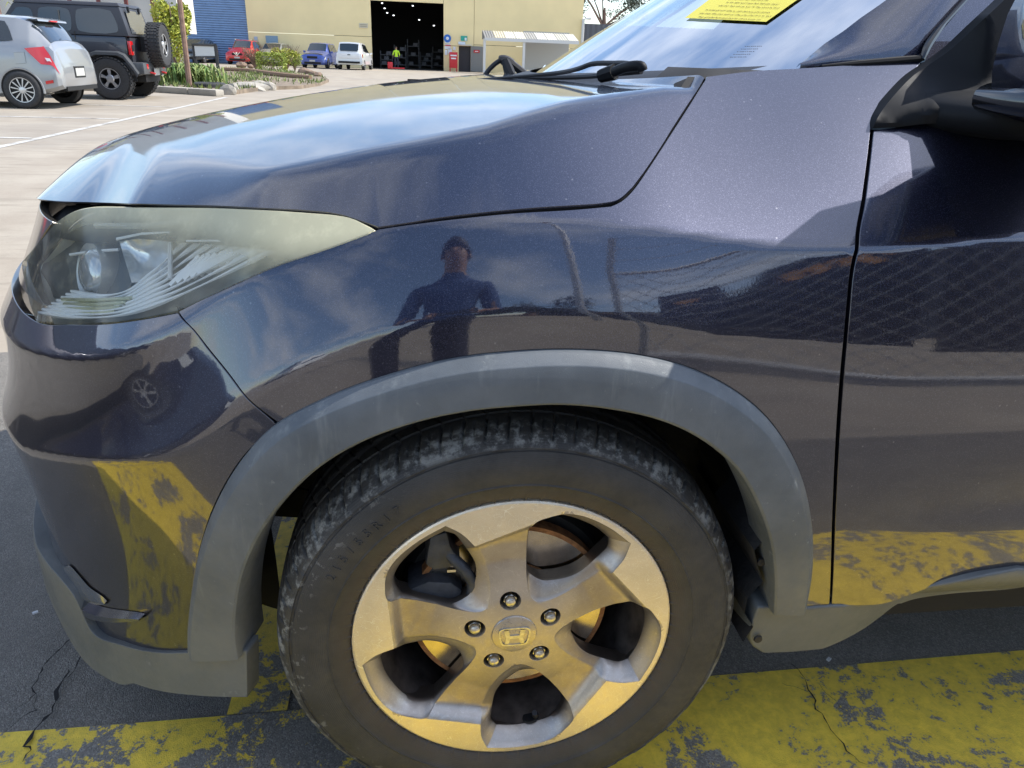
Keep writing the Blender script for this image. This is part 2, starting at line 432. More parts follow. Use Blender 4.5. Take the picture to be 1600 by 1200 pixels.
def hit(px, py, off=0.0):
    bv, us, zs = BV
    r_ = bv.ray_cast(Vector(CAM), Vector(ray(px, py)), 5)
    if r_[0] is None:
        A_, B_ = np.meshgrid(us, zs, indexing='ij'); q = np.stack([A_.ravel(), B_.ravel()], 1)
        d_ = np.hypot(*(pix(skinP(q, off))-(px, py)).T)+1e-3*0; kk_ = int(np.argmin(d_))
        if d_[kk_] > 8: pass
        return q[kk_]
    k = r_[2]; nb = len(zs)-1; uz = np.array([us[k//nb]+.005, zs[k % nb]+.003])
    for _ in range(6):
        e = pix(skinP(uz, off))[0]-(px, py)
        Ju = (pix(skinP(uz+(.002, 0), off))[0]-pix(skinP(uz-(.002, 0), off))[0])/.004
        Jz = (pix(skinP(uz+(0, .001), off))[0]-pix(skinP(uz-(0, .001), off))[0])/.002
        J = np.stack([Ju, Jz], 1)
        try: s = np.linalg.solve(J, -e)
        except Exception: break
        uz = uz+np.clip(s, -.02, .02)
    e = pix(skinP(uz, off))[0]-(px, py)
    return uz if np.hypot(*e) < 2 else np.array([us[k//nb]+.005, zs[k % nb]+.003])
def guess(px, y0):
    out = []
    for (x, y), Y in zip(px, y0):
        p = on_y(x, y, Y); j = np.argmin((BX-p[0])**2+(BY-Y+.02)**2); out.append((UG[j], p[2]))
    return np.array(out)
c1 = guess(c1_px, c1_y0); c2 = guess(c2_px, c2_y0)
for it in range(3):
    mk_D(c1, c2); BV = make_bvh()
    if it < 2:
        h1 = [hit(*p) for p in c1_px]; h2 = [hit(*p) for p in c2_px]
        c1 = np.array([h if h is not None else c for h, c in zip(h1, c1)]); c2 = np.array([h if h is not None else c for h, c in zip(h2, c2)])

def outline(spec, off=0.0, step=.008, smooth_idx=None):
    """spec: list of segments; each segment is a list of ('p'|'w', a, b) or (px, py) control points, splined inside the segment, sharp between"""
    res = []
    for seg in spec:
        pts = []
        for q in seg:
            if len(q) == 3: pts.append(np.array(q[1:], float))
            else:
                h = hit(q[0], q[1], off)
                if h is None: print('MISS', q); continue
                pts.append(h)
        c = catmull(pts, 10) if len(pts) > 2 else np.array(pts)
        res.append(resample(c, step)[:-1] if len(c) > 1 else c)
    return np.vstack(res)
def panel(name, ol, material, parent, off=0.0, rim=.012, step=(.012, .007), holes=(), label=None, bevel=.0012, offf=None):
    V, T = triangulate(ol, step, holes)
    O = off if offf is None else off+offf(V)
    P = skinP(V, O)
    if offf is None: Nn = skinN(V, off)
    else:
        e = np.array([[.004, 0]]); h = np.array([[0, .003]])
        a = skinP(V+e, off+offf(V+e))-skinP(V-e, off+offf(V-e)); b_ = skinP(V+h, off+offf(V+h))-skinP(V-h, off+offf(V-h))
        Nn = np.cross(a, b_); Nn /= np.linalg.norm(Nn, axis=1, keepdims=True)
    verts = list(P); norms = list(Nn); faces = [tuple(t) for t in T]
    loops = [ol]+[np.asarray(h)[::-1] for h in holes]
    # orientation of outline
    for li, L in enumerate(loops):
        idx = [int(np.argmin(((V-p)**2).sum(1))) for p in L]
        A = .5*np.sum(L[:, 0]*np.roll(L[:, 1], -1)-np.roll(L[:, 0], -1)*L[:, 1])
        ccw = A > 0
        n = len(idx); c0 = P[idx]; nn = Nn[idx]
        t = np.roll(c0, -1, 0)-np.roll(c0, 1, 0); t /= np.linalg.norm(t, axis=1, keepdims=True)+1e-12
        out = np.cross(t, nn)*(1 if ccw else -1)
        if li > 0: out = out*1
        r1 = c0+out*bevel-nn*bevel; r2 = r1-nn*rim
        k = len(verts); verts += list(c0)+list(r1)+list(r1)+list(r2)
        mid = (nn+out); mid /= np.linalg.norm(mid, axis=1, keepdims=True)
        norms += list(nn)+list(out)+list(out)+list(out)
        for a in range(n):
            b_ = (a+1) % n
            q1 = (k+a, k+n+a, k+n+b_, k+b_); q2 = (k+2*n+a, k+3*n+a, k+3*n+b_, k+2*n+b_)
            if not ccw: q1 = q1[::-1]; q2 = q2[::-1]
            faces += [q1, q2]
    me = bpy.data.meshes.new(name); me.from_pydata([tuple(map(float, v)) for v in verts], [], [tuple(map(int, f)) for f in faces])
    me.polygons.foreach_set('use_smooth', [True]*len(me.polygons)); me.update()
    me.normals_split_custom_set_from_vertices([tuple(map(float, v)) for v in norms])
    me.materials.append(material)
    o = link(bpy.data.objects.new(name, me), parent)
    if label: o['label'] = label
    return o

CAR = thing('parked_car', 'dark violet-grey car in close-up with scuffed alloy wheel and grey arch cladding', 'car')

# ------------------------------------------------------------------ panel outlines
arch_out = [(296, 1019), (296, 985), (302, 925), (315, 855), (340, 785), (380, 717), (432, 663), (520, 617), (600, 588), (700, 562), (800, 550), (900, 547), (1000, 556), (1080, 577), (1150, 613), (1203, 660), (1245, 730), (1264, 800), (1268, 880), (1258, 949)]
arch_in = [(383, 1016), (379, 985), (379, 950), (388, 890), (412, 830), (450, 774), (503, 722), (570, 681), (650, 652), (730, 635), (800, 628), (870, 625), (940, 631), (1020, 648), (1085, 677), (1140, 722), (1172, 775), (1192, 830), (1200, 880), (1200, 948)]
fender = outline([
    [(592, 359), (640, 352), (720, 342), (800, 334), (900, 328), (955, 323)],
    [(955, 323), (972, 315), (990, 298), (1012, 267), (1044, 218), (1078, 165), (1106, 120)],
    [(1106, 120), (1180, 111), (1250, 107), (1340, 101), (1441, 92)],
    [(1441, 92), (1425, 113), (1398, 142), (1374, 174), (1359, 204)],
    [(1359, 204), (1346, 310), (1335, 390), (1320, 500), (1308, 640), (1300, 800), (1295, 949)],
    [(1295, 949), (1259, 950)],
    [(x+1.5, y-2.5) for x, y in arch_out[::-1][:14]],
    [(434, 659), (405, 637), (365, 592), (325, 542), (298, 509), (280, 487)],
    [(280, 487), (350, 452), (430, 416), (510, 389), (584, 363)]])
panel('front_fender', fender, M_PAINT, CAR)
bump = outline([
    [(277, 490), (296, 511), (323, 545), (363, 595), (402, 639), (430, 663)],
    [(430, 663), (378, 714), (337, 782), (312, 853), (299, 925), (293, 985), (293, 1017)],
    [(293, 1017), (240, 1016), (190, 1003), (150, 982)],
    [('w', *(hit(150, 982))), ('w', -.75, .29), ('w', -.9, .28), ('w', U0+.02, .28)],
    [('w', U0+.02, .28), ('w', U0+.02, .74)],
    [('w', U0+.02, .74), ('w', -.95, .735), ('w', *(hit(60, 505))), (110, 508), (170, 507), (230, 499), (277, 490)]])
panel('front_bumper', bump, M_PAINT, CAR)
skirt = outline([
    [(293, 1021), (340, 1021), (384, 1017)],
    [(384, 1017), (385, 1089)],
    [(385, 1089), (300, 1086), (240, 1077), (205, 1064)],
    [('w', *(hit(205, 1064))), ('w', -.66, hit(205, 1064)[1]-.008), ('w', -.75, hit(205, 1064)[1]-.012), ('w', -.9, .215), ('w', U0+.02, .215)],
    [('w', U0+.02, .215), ('w', U0+.02, .315)],
    [('w', U0+.02, .315), ('w', -.9, .308), ('w', -.75, .296), (150, 986), (190, 1007), (240, 1020), (293, 1021)]], off=.006)
panel('bumper_skirt', skirt, M_CLAD, CAR, off=.006, rim=.03, offf=lambda V: .018*np.clip((-.56-V[:, 0])/.35, 0, 1)**1.3*np.clip((.36-V[:, 1])/.06, .35, 1))
door = outline([
    [(1366, 204), (1354, 310), (1343, 390), (1328, 500), (1316, 640), (1307, 800), (1300, 946)],
    [(1300, 946), (1380, 943), (1430, 926), (1480, 908), (1540, 893), (1598, 883)],
    [('w', *(hit(1598, 883))), ('w', .9, .43), ('w', 1.42, .43)],
    [('w', 1.42, .43), ('w', 1.42, 1.0)],
    [('w', 1.42, 1.0), ('w', .9, 1.0), ('w', .7, 1.0), (1598, 188), (1440, 195), (1366, 204)]])
DOOR = panel('front_door', door, M_PAINT, CAR)
# inner shell behind the gaps
us = np.arange(-1.0, 1.5, .02); zs = np.arange(.70, 1.10, .02)
A, B = np.meshgrid(us, zs, indexing='ij'); P = skinP(np.stack([A.ravel(), B.ravel()], 1), -.02).reshape(len(us), len(zs), 3)
# ------------------------------------------------------------------ arch cladding
def band(name, a_px, b_px, prof, material, parent, n=140, extra=None):
    a = np.array([hit(*p) for p in a_px]); b_ = np.array([hit(*p) for p in b_px])
    a = catmull(a, 12); b_ = catmull(b_, 12)
    def rs(c): d = np.r_[0, np.cumsum(np.linalg.norm(np.diff(c, axis=0), axis=1))]; t = np.linspace(0, d[-1], n); return np.stack([np.interp(t, d, c[:, k]) for k in (0, 1)], 1)
    # match by normalised control index so both ends and the crown line up
    def rsi(c): t = np.linspace(0, len(c)-1, n); q = np.arange(len(c)); return np.stack([np.interp(t, q, c[:, k]) for k in (0, 1)], 1)
    a, b_ = rsi(a), rsi(b_)
    rows = []
    for (s, off) in prof:
        rows.append(skinP(a*(1-s)+b_*s, off))
    R_ = np.array(rows).transpose(1, 0, 2)
    return R_, a, b_
prof = [(-.015, -.012), (-.012, .001), (0.0, .004), (.03, .0055), (.18, .0175), (.215, .0185), (.6, .019), (.93, .0185), (.975, .0165), (1.0, .011), (1.0, -.03), (.985, -.06)]
R_, aa, bb_ = band('x', arch_out, arch_in, prof, None, None)
mb = MB().grid(R_[:, ::-1])
# end caps
for e in (0, -1):
    L = list(R_[e]); k = len(mb.v); mb.v += [tuple(map(float, p)) for p in L]; mb.f.append(tuple(range(k, k+len(L))))
ARCH = mb.build('arch_cladding', M_CLAD, CAR, smooth=True, angle=28)
# ------------------------------------------------------------------ sill cladding
sill = outline([
    [(1188, 951), (1259, 953), (1300, 950), (1380, 947), (1430, 930), (1480, 912), (1540, 897), (1598, 887)],
    [('w', *(hit(1598, 887))), ('w', .9, .424), ('w', 1.9, .424)],
    [('w', 1.9, .424), ('w', 1.9, .33)],
    [('w', 1.9, .33), ('w', .9, .345), (1598, 940), (1500, 948), (1440, 958), (1400, 975), (1360, 995), (1310, 1010), (1240, 1018), (1196, 1020)],
    [(1196, 1020), (1178, 1006), (1176, 985), (1188, 951)]], off=.004)
def silloff(V):  # rounded section: fullest a little below its top edge
    return -.03*np.clip((V[:, 0]-.50)/.12, 0, 1)*np.clip((.385-V[:, 1])/.05, 0, 1)**1.5 + .006*np.exp(-((V[:, 1]-.40)/.02)**2)*np.clip((V[:, 0]-.5)/.1, 0, 1)
panel('sill_cladding', sill, M_CLAD, CAR, off=.004, rim=.05, offf=silloff, bevel=.004)

# ------------------------------------------------------------------ hood
E_px = [(1100, 122), (1090, 139), (1072, 166), (1050, 200), (1034, 226), (1008, 265), (987, 293), (966, 311), (940, 317), (900, 320), (850, 323), (800, 327), (740, 333), (690, 339), (640, 347), (592, 354), (560, 343), (530, 334), (480, 328), (400, 324), (300, 320), (200, 317), (130, 316)]
E = [hit(*p) for p in E_px]
zN = E[-1][1]
E = np.array([e for e in E] + [(-.80, zN+.004), (-.95, zN+.012), (-1.1, zN+.016), (U0+.002, zN+.018)])
Ec = []
Ec += list(catmull(E[:7], 8)[:-1]); Ec += list(catmull(E[6:16], 8)[:-1]); Ec += list(catmull(E[15:], 8))
Ec = np.array(Ec); _uo = hit(230, 318)[0]; _k = np.clip((_uo-Ec[:, 0])/.22, 0, 1); _k = _k*_k*(3-2*_k)
EP = skinP(Ec, 0)+skinN(Ec)*0; _q = skinP(Ec, 0); EP = np.array([skinP(e_, .001+.072*k_)[0] for e_, k_ in zip(Ec, _k)]); 
_i = int(np.argmin(np.abs(pix(skinP(Ec, 0))[:, 0]-215)+np.where(np.arange(len(Ec)) < len(Ec)//2, 1e4, 0)))
_nose = catmull([EP[_i], on_y(150, 316, .325), on_y(112, 315, .365), on_y(78, 313, .42), on_y(57, 309, .48), on_y(84, 298, .58), on_y(110, 284, .69), on_y(130, 273, .79), on_y(142, 267, .88)], 7)
EP = np.vstack([EP[:_i], _nose]); Ec = np.vstack([Ec[:_i], [(u_, z_) for u_, z_ in zip(np.linspace(Ec[_i, 0], U0+.01, len(_nose)), _nose[:, 2])]])
sil = [(130, 262), (180, 226), (240, 201), (300, 183), (400, 161), (500, 144), (600, 130), (700, 121), (760, 117.5)]
cx = []; cz = []
for (a, b_) in sil:
    p = on_y(a, b_, 1.0); cx.append(p[0]); cz.append(p[2]+.002)
cx = [-.90, -.80]+cx+[.2, .5]; cz = [EP[-1][2]-.01, EP[-1][2]+.004]+cz+[cz[-1]+.004, cz[-1]+.006]
cfx = np.linspace(-.92, .5, 400); cfz = gsm(np.interp(cfx, cx, cz), 12)
def ztop(x, y): return np.interp(x, cfx, cfz)+np.interp(x, [-.75, -.45, -.12, -.04, .06, .2], [-.20, -.125, -.075, -.062, -.028, .006])*(y-.88)**2
def smin(a, b_, k): h = np.clip(.5+.5*(b_-a)/k, 0, 1); return b_*(1-h)+a*h-k*h*(1-h)
nE = len(EP); nW = 44
HC = np.array([.88]*nE)
tt = np.linspace(0, 1, nE)
cxs = np.interp(EP[:, 0], [EP[-1][0], -.6, 0, .21], [EP[-1][0]+.02, -.63, -.06, .11])
W_ = np.linspace(0, 1, nW)**1.5
Hg = np.zeros((nE, nW, 3))
En = skinN(Ec)
for i in range(nE):
    e = EP[i]; c = np.array([cxs[i], .88])
    if i > nE-26: c[0] = max(cxs[i], e[0]+.02)
    dxy = c-e[:2]; L = np.linalg.norm(dxy)+1e-9
    slope = np.interp(e[0], [-.8, -.70, -.55, -.3, 0, .2], [.50, .52, .60, .76, .82, .80])
    lift = max(0, e[2]+.003-ztop(e[0], e[1]))
    _k0 = .012 if e[0] > -.3 else .012+.13*min(1, (-.3-e[0])/.30)
    corr = e[2]-smin(e[2], ztop(e[0], e[1])+lift, _k0)
    for j in range(nW):
        q = e[:2]+dxy*W_[j]; d = L*W_[j]
        # continue with the side slope, then bend into the crowned top
        zs_ = e[2]+slope*d
        k = .012 if e[0] > -.3 else .012+.13*min(1, (-.3-e[0])/.30)
        Hg[i, j] = (q[0], q[1], smin(zs_, ztop(q[0], q[1])+lift*math.exp(-(d/.22)**1.5), k) + corr*math.exp(-d/(.012+1.3*_k0)) )
Hg[:, 0] = EP
mirror = Hg[:, ::-1].copy(); mirror[:, :, 1] = 1.76-mirror[:, :, 1]
full = np.concatenate([Hg, mirror[:, 1:]], 1)
mb = MB(); v0 = full
mb.grid(v0)
k = len(mb.v)
# folded edge along both sides and across the rear
En = skinN(Ec); _o = EP[:, :2]-np.array([-.35, .92]); _o /= np.linalg.norm(_o, axis=1, keepdims=True); _o = np.c_[_o, np.zeros(len(_o))]
_w = np.clip((np.arange(len(EP))-_i+8)/8., 0, 1)[:, None]; En = En*(1-_w)+_o*_w; En /= np.linalg.norm(En, axis=1, keepdims=True)
edge1 = EP-En*.003+np.array([0, 0, -.003]); edge2 = EP-En*.03+np.array([0, 0, -.0065])
mb.grid(np.stack([EP+(0, 0, 0), EP-En*.0008+np.array([0, 0, -.0015])], 1)[::-1]); MB().grid(np.stack([EP-En*.0008+np.array([0, 0, -.0015]), edge1, edge2], 1)[::-1]).build('hood_inner_edge', M_BLACK, CAR, smooth=True)  # fold coloured black: no reflections, reads as the dark gap
rear = full[0]; mb.grid(np.stack([rear, rear+(.002, 0, -.002), rear+(.001, 0, -.015)], 1))
HOOD = mb.build('hood', M_PAINT, CAR, smooth=True, angle=32)
bm = bmesh.new(); bm.from_mesh(HOOD.data); bmesh.ops.remove_doubles(bm, verts=bm.verts, dist=.0002); bmesh.ops.recalc_face_normals(bm, faces=bm.faces); bm.to_mesh(HOOD.data); bm.free()
HOOD.data.set_sharp_from_angle(angle=math.radians(32))
# ================================================================== WHEEL
def make_alloy(name, col, rough, scratch, sc=60):
    m, t, b = mat(name); g = G(t); o = g.obj()
    n1 = g.noise(o, 18, 5); n2 = g.noise(o, 160, 4, .7)
    # curved scratches: thin bands of distorted rings
    s1 = g.noise(g.scalev(o, (1, 1, 1)), 26, 2, .5, 2.2); s1 = g.math('ABSOLUTE', g.math('SUBTRACT', s1, .5)); s1 = g.ramp(s1, .0, .007, 1, 0)
    s2 = g.noise(g.scalev(o, (1.3, 1, 1.1)), 41, 2, .5, 3.0); s2 = g.math('ABSOLUTE', g.math('SUBTRACT', s2, .5)); s2 = g.ramp(s2, .0, .006, 1, 0)
    s3 = g.noise(g.scalev(o, (1, 1, 1.6)), 75, 1, .5, 3.5); s3 = g.math('ABSOLUTE', g.math('SUBTRACT', s3, .5)); s3 = g.ramp(s3, .0, .008, 1, 0)
    s = g.math('MULTIPLY', g.math('MAXIMUM', g.math('MAXIMUM', s1, s2), s3), scratch)
    c = g.mix(g.ramp(n1, .3, .7, 0, .55), col, tuple(k*.80 for k in col))
    c = g.mix(g.ramp(n2, .68, .75, 0, .2), c, tuple(k*.5 for k in col))
    c = g.mix(s, c, (1, .98, .90))
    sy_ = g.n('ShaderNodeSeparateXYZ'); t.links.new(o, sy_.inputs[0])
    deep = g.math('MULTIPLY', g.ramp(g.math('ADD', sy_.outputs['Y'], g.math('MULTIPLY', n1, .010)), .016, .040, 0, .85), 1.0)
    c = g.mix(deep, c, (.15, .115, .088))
    t.links.new(c, b.inputs['Base Color']); b.inputs['Metallic'].default_value = .85
    t.links.new(g.ramp(n2, .3, .7, rough-.06, rough+.12), b.inputs['Roughness'])
    h = g.math('ADD', g.math('MULTIPLY', s, -.6), g.math('MULTIPLY', n2, .25))
    t.links.new(g.bump(h, .06, .001), b.inputs['Normal']); return m
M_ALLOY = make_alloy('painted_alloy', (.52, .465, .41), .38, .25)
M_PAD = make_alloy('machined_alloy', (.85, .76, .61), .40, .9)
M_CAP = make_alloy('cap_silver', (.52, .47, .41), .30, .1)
M_NUT = simple('lug_steel', (.62, .60, .56), .28, metal=1, noise=.2, nscale=200)
def make_tyre():
    m, t, b = mat('tyre_rubber'); g = G(t); o = g.obj()
    geo = g.n('ShaderNodeTexCoord'); s = g.n('ShaderNodeSeparateXYZ'); t.links.new(o, s.inputs[0])
    r = g.math('SQRT', g.math('ADD', g.math('POWER', s.outputs['X'], 2), g.math('POWER', s.outputs['Z'], 2)))
    n1 = g.noise(o, 14, 6, .65); n2 = g.noise(o, 70, 6, .7); n3 = g.noise(o, 300, 3, .6)
    c = g.mix(g.ramp(n1, .3, .7), (.036, .035, .034), (.058, .055, .052))
    # brown brake dust close to the rim
    near = g.ramp(r, .262, .235, 0, .38); c = g.mix(g.math('MULTIPLY', near, g.ramp(n2, .35, .65, .4, 1)), c, (.11, .075, .045))
    # chalky kerb scuffs along the shoulder
    sh = g.math('MULTIPLY', g.ramp(r, .305, .318), g.ramp(r, .3345, .326)); ysh = g.ramp(s.outputs['Y'], .05, .02)
    sc_ = g.math('MULTIPLY', g.math('MULTIPLY', sh, ysh), g.ramp(g.math('ADD', g.math('MULTIPLY', n1, .4), g.math('MULTIPLY', n2, .8)), .56, .74))
    c = g.mix(g.math('MULTIPLY', sc_, .9), c, (.30, .30, .28))
    sp_ = g.math('MULTIPLY', g.ramp(n3, .74, .80), g.ramp(n2, .5, .65)); c = g.mix(g.math('MULTIPLY', sp_, .4), c, (.35, .35, .33))
    leftlow = g.math('MULTIPLY', g.math('MULTIPLY', g.ramp(s.outputs['X'], -.12, -.24), g.ramp(r, .28, .30)), g.ramp(n2, .56, .62))
    c = g.mix(g.math('MULTIPLY', leftlow, .45), c, (.30, .29, .26))
    t.links.new(c, b.inputs['Base Color']); t.links.new(g.ramp(n2, .3, .7, .5, .72), b.inputs['Roughness'])
    b.inputs['Specular IOR Level'].default_value = .45
    rings = g.math('SINE', g.math('MULTIPLY', r, 2600)); hh = g.math('ADD', g.math('MULTIPLY', rings, .30), n3)
    t.links.new(g.bump(hh, .25, .0012), b.inputs['Normal']); return m
M_TYRE = make_tyre()
M_BARREL = simple('wheel_barrel_dirty', (.10, .082, .07), .5, metal=.5, noise=.5, nscale=40)
M_RUST = simple('rusty_iron', (.30, .13, .045), .8, noise=.45, nscale=90, bump=.3)
M_DISC = simple('worn_disc_steel', (.50, .44, .36), .22, metal=1, noise=.15, nscale=60)
M_CALIPER = simple('caliper_casting', (.045, .048, .055), .5, noise=.4, nscale=50, bump=.3)
WZ = .334
WHEEL = thing('wheel', '', 'x'); 
for k_ in ('label', 'category'): del WHEEL[k_]
WHEEL.parent = CAR; WHEEL.location = (0, 0, WZ)
def pol(r, a, y=0.0): a = math.radians(a); return np.array([r*math.cos(a), y, r*math.sin(a)])
SP0 = 98.0
face_cp = [(.061, 60), (.066, 71), (.085, 79), (.115, 83), (.150, 84.8), (.178, 85.4), (.193, 84), (.205, 78.5), (.213, 73.5), (.2172, 67), (.2172, 56), (.2168, 44.8), (.195, 41), (.170, 38.3), (.145, 38.2), (.118, 38.6), (.092, 41), (.070, 49)]
back_cp = [(.088, 62.5), (.091, 74), (.100, 80.5), (.125, 83), (.150, 84), (.172, 84.3), (.184, 81.5), (.193, 78), (.197, 73), (.1978, 66), (.1978, 57), (.1955, 48.5), (.185, 45.6), (.166, 44.6), (.146, 44), (.128, 44.2), (.110, 47.5), (.095, 55)]
def loop2(cp, brk):
    P = np.array([(r*math.cos(math.radians(a)), r*math.sin(math.radians(a))) for r, a in cp]); n = len(P); out = []
    segs = []; b_ = sorted(brk)
    for i, s in enumerate(b_):
        e = b_[(i+1) % len(b_)]; idx = list(range(s, e+1)) if e > s else list(range(s, n))+list(range(0, e+1))
        c = catmull(P[idx], 6); out += list(c[:-1])
    return np.array(out)
FH = loop2(face_cp, [5, 11, 13]); BH = loop2(back_cp, [5, 13]) if False else loop2(back_cp, [5, 11, 13])
def rot2(P, deg): a = math.radians(deg); c, s = math.cos(a), math.sin(a); return P@np.array([[c, s], [-s, c]])
cA = np.array([.170*math.cos(math.radians(110.3)), .170*math.sin(math.radians(110.3))]); cB = np.array([.1925*math.cos(math.radians(84.2)), .1925*math.sin(math.radians(84.2))])
cn = np.array([-(cB-cA)[1], (cB-cA)[0]]); cn /= np.linalg.norm(cn)
if cn@np.array([0, 1]) < 0: cn = -cn
def local(P):
    r = np.hypot(P[:, 0], P[:, 1]); a = np.degrees(np.arctan2(P[:, 1], P[:, 0])); rel = (a-SP0+36) % 72-36
    # pads reach from +20 to -27: fold accordingly
    rel = np.where((rel > 21) & (r > .15), rel-72, rel); A = np.radians(rel+SP0)
    L = np.stack([r*np.cos(A), r*np.sin(A)], 1); s = (L-cA)@cn
    return r, rel, s, L
def yface(P):
    r, rel, s, L = local(P)
    base = np.interp(r, [0, .035, .06, .085, .12, .150, .175, .2], [.008, .009, .011, .0155, .021, .021, .017, .015])
    # gentle crown across the spoke
    k = np.clip(-s/.017, 0, 1); k = k*k*(3-2*k)
    y = .001+(base-.001)*k
    y = np.where(r > .2125, .001, y)
    return y
def wellpos(k): return np.array([.0571*math.cos(math.radians(97+72*k)), .0571*math.sin(math.radians(97+72*k))])
circ2 = lambda c, r, n: np.array([c+r*np.array([math.cos(2*PI*i/n), math.sin(2*PI*i/n)]) for i in range(n)])
outer = circ2(np.zeros(2), .2235, 240)
holes = [rot2(FH, -72*k) for k in range(5)]+[circ2(wellpos(k), .0152, 28) for k in range(5)]
chords = [np.array([rot2(cA[None], -72*k)[0]*(1-t)+rot2(cB[None], -72*k)[0]*t for t in np.linspace(.01, .99, 26)]) for k in range(5)]
gx = np.arange(-.224, .225, .0042); X, Y = np.meshgrid(gx, gx); X = X+(np.arange(len(gx)) % 2)[:, None]*.0021
g_ = np.stack([X.ravel(), Y.ravel()], 1); rr_ = np.hypot(g_[:, 0], g_[:, 1]); g_ = g_[rr_ < .2205]
for h in holes: g_ = g_[~inpoly(g_, h)]; g_ = g_[polydist(g_, h) > .0016]
for c in chords: g_ = g_[np.min(np.linalg.norm(g_[:, None]-c[None], axis=2), axis=1) > .002]
ringp = circ2(np.zeros(2), .2190, 200)
arrs = [outer]+holes; allp = np.vstack(arrs+[*chords, g_]); edges = []; off_ = 0
for L in arrs:
    n = len(L); edges += [(off_+i, off_+(i+1) % n) for i in range(n)]; off_ += n
for c in chords:
    edges += [(off_+i, off_+i+1) for i in range(len(c)-1)]; off_ += len(c)
vo, eo, fo, *_x = delaunay_2d_cdt([Vector((float(p[0]), float(p[1]))) for p in allp], edges, [], 0, 1e-7)
V = np.array([(v.x, v.y) for v in vo]); T = np.array(fo); cen = V[T].mean(1)
kk = np.hypot(cen[:, 0], cen[:, 1]) < .2234
for h in holes: kk &= ~inpoly(cen, h)
T = T[kk]; cen = cen[kk]
A_ = V[T]; c_ = (A_[:, 1, 0]-A_[:, 0, 0])*(A_[:, 2, 1]-A_[:, 0, 1])-(A_[:, 1, 1]-A_[:, 0, 1])*(A_[:, 2, 0]-A_[:, 0, 0])
T[c_ < 0] = T[c_ < 0][:, ::-1]
YF = yface(V); V3 = np.stack([V[:, 0], YF, V[:, 1]], 1)
rc, relc, sc_, Lc = local(cen)
ispad = ((sc_ > 0) & (relc < 21) & (relc > -30)) | (rc > .2168)
def sub(Tk):
    ids = np.unique(Tk); mp = {int(i): j for j, i in enumerate(ids)}
    return V3[ids], [tuple(mp[int(i)] for i in t) for t in Tk]
mb = MB(); v, f = sub(T[~ispad]); mb.add(v, f)
# spoke flanks and window walls
for k in range(5):
    Fk = rot2(FH, -72*k); Bk = rot2(BH, -72*k); yF = yface(Fk); n = len(Fk)
    rows = []
    for t, (mixv, dep) in enumerate([(0, 0), (.06, .10), (.30, .28), (.62, .56), (.88, .82), (1, 1.0)]):
        q = Fk*(1-mixv)+Bk*mixv; y = yF*(1-dep)+.026*dep
        rows.append(np.stack([q[:, 0], y, q[:, 1]], 1))
    q = Bk*1.0; cc = q.mean(0); q2 = cc+(q-cc)*1.03
    rows.append(np.stack([q2[:, 0], np.full(n, .034), q2[:, 1]], 1)); q3 = cc+(q-cc)*1.10
    rows.append(np.stack([q3[:, 0], np.full(n, .058), q3[:, 1]], 1))
    R2 = np.stack(rows, 0); R2 = np.concatenate([R2, R2[:, :1]], 1); mb.grid(R2)
    # nut wells
    wp = wellpos(k); ring = circ2(wp, .0152, 28); yw = yface(ring)
    r0 = np.stack([ring[:, 0], yw, ring[:, 1]], 1); ring1 = circ2(wp, .0145, 28); r1 = np.stack([ring1[:, 0], yw+.0012, ring1[:, 1]], 1)
    ring2 = circ2(wp, .0128, 28); r2 = np.stack([ring2[:, 0], np.full(28, .034), ring2[:, 1]], 1); r3 = r2.copy(); r3[:, 0] = wp[0]; r3[:, 2] = wp[1]
    R3 = np.stack([r0, r1, r2, r3], 0); R3 = np.concatenate([R3, R3[:, :1]], 1); mb.grid(R3[:, ::-1])
RIM = mb.build('rim', M_ALLOY, WHEEL, smooth=True, angle=38)
bm = bmesh.new(); bm.from_mesh(RIM.data); bmesh.ops.remove_doubles(bm, verts=bm.verts, dist=.00025); bmesh.ops.recalc_face_normals(bm, faces=bm.faces); bm.to_mesh(RIM.data); bm.free()
RIM.data.set_sharp_from_angle(angle=math.radians(34))
ok_ = ispad & (rc <= .2168)
spk = np.round(((np.degrees(np.arctan2(cen[:, 1], cen[:, 0]))-relc-SP0)/72)).astype(int) % 5
for k in range(5):
    v, f = sub(T[ok_ & (spk == k)]); meshobj('machined_pad', v, f, M_PAD, WHEEL, smooth=True)
v, f = sub(T[rc > .2168]); m2 = MB().add(v, f)
m2.lathe([(.2235, .001), (.2262, .0022), (.2278, .0055), (.2275, .012)], 160)
meshobj('rim_lip', m2.v, m2.f, M_PAD, WHEEL, smooth=True, angle=30)
# barrel
MB().lathe([(.1978, .026), (.198, .034), (.193, .05), (.190, .09), (.188, .19), (.215, .20)], 96).build('barrel', M_BARREL, WHEEL, smooth=True)
# nuts
nut_me = None
for k in range(5):
    wp = wellpos(k)
    if nut_me is None:
        n_ = MB(); hexa = [(.0096*math.cos(PI/3*i+.3), .0096*math.sin(PI/3*i+.3)) for i in range(6)]
        n_.prism([(a, .014, b_) for a, b_ in hexa], (0, .02, 0))
        n_.lathe([(.0, .0055), (.004, .0058), (.0068, .0075), (.0080, .0105), (.0082, .0145)], 20)
        nut = n_.build('wheel_nut', M_NUT, WHEEL, smooth=True, angle=30); nut_me = nut.data
    else: nut = link(bpy.data.objects.new('wheel_nut', nut_me), WHEEL)
    nut.location = (wp[0], 0, wp[1]); nut.rotation_euler = (0, k*.7, 0)
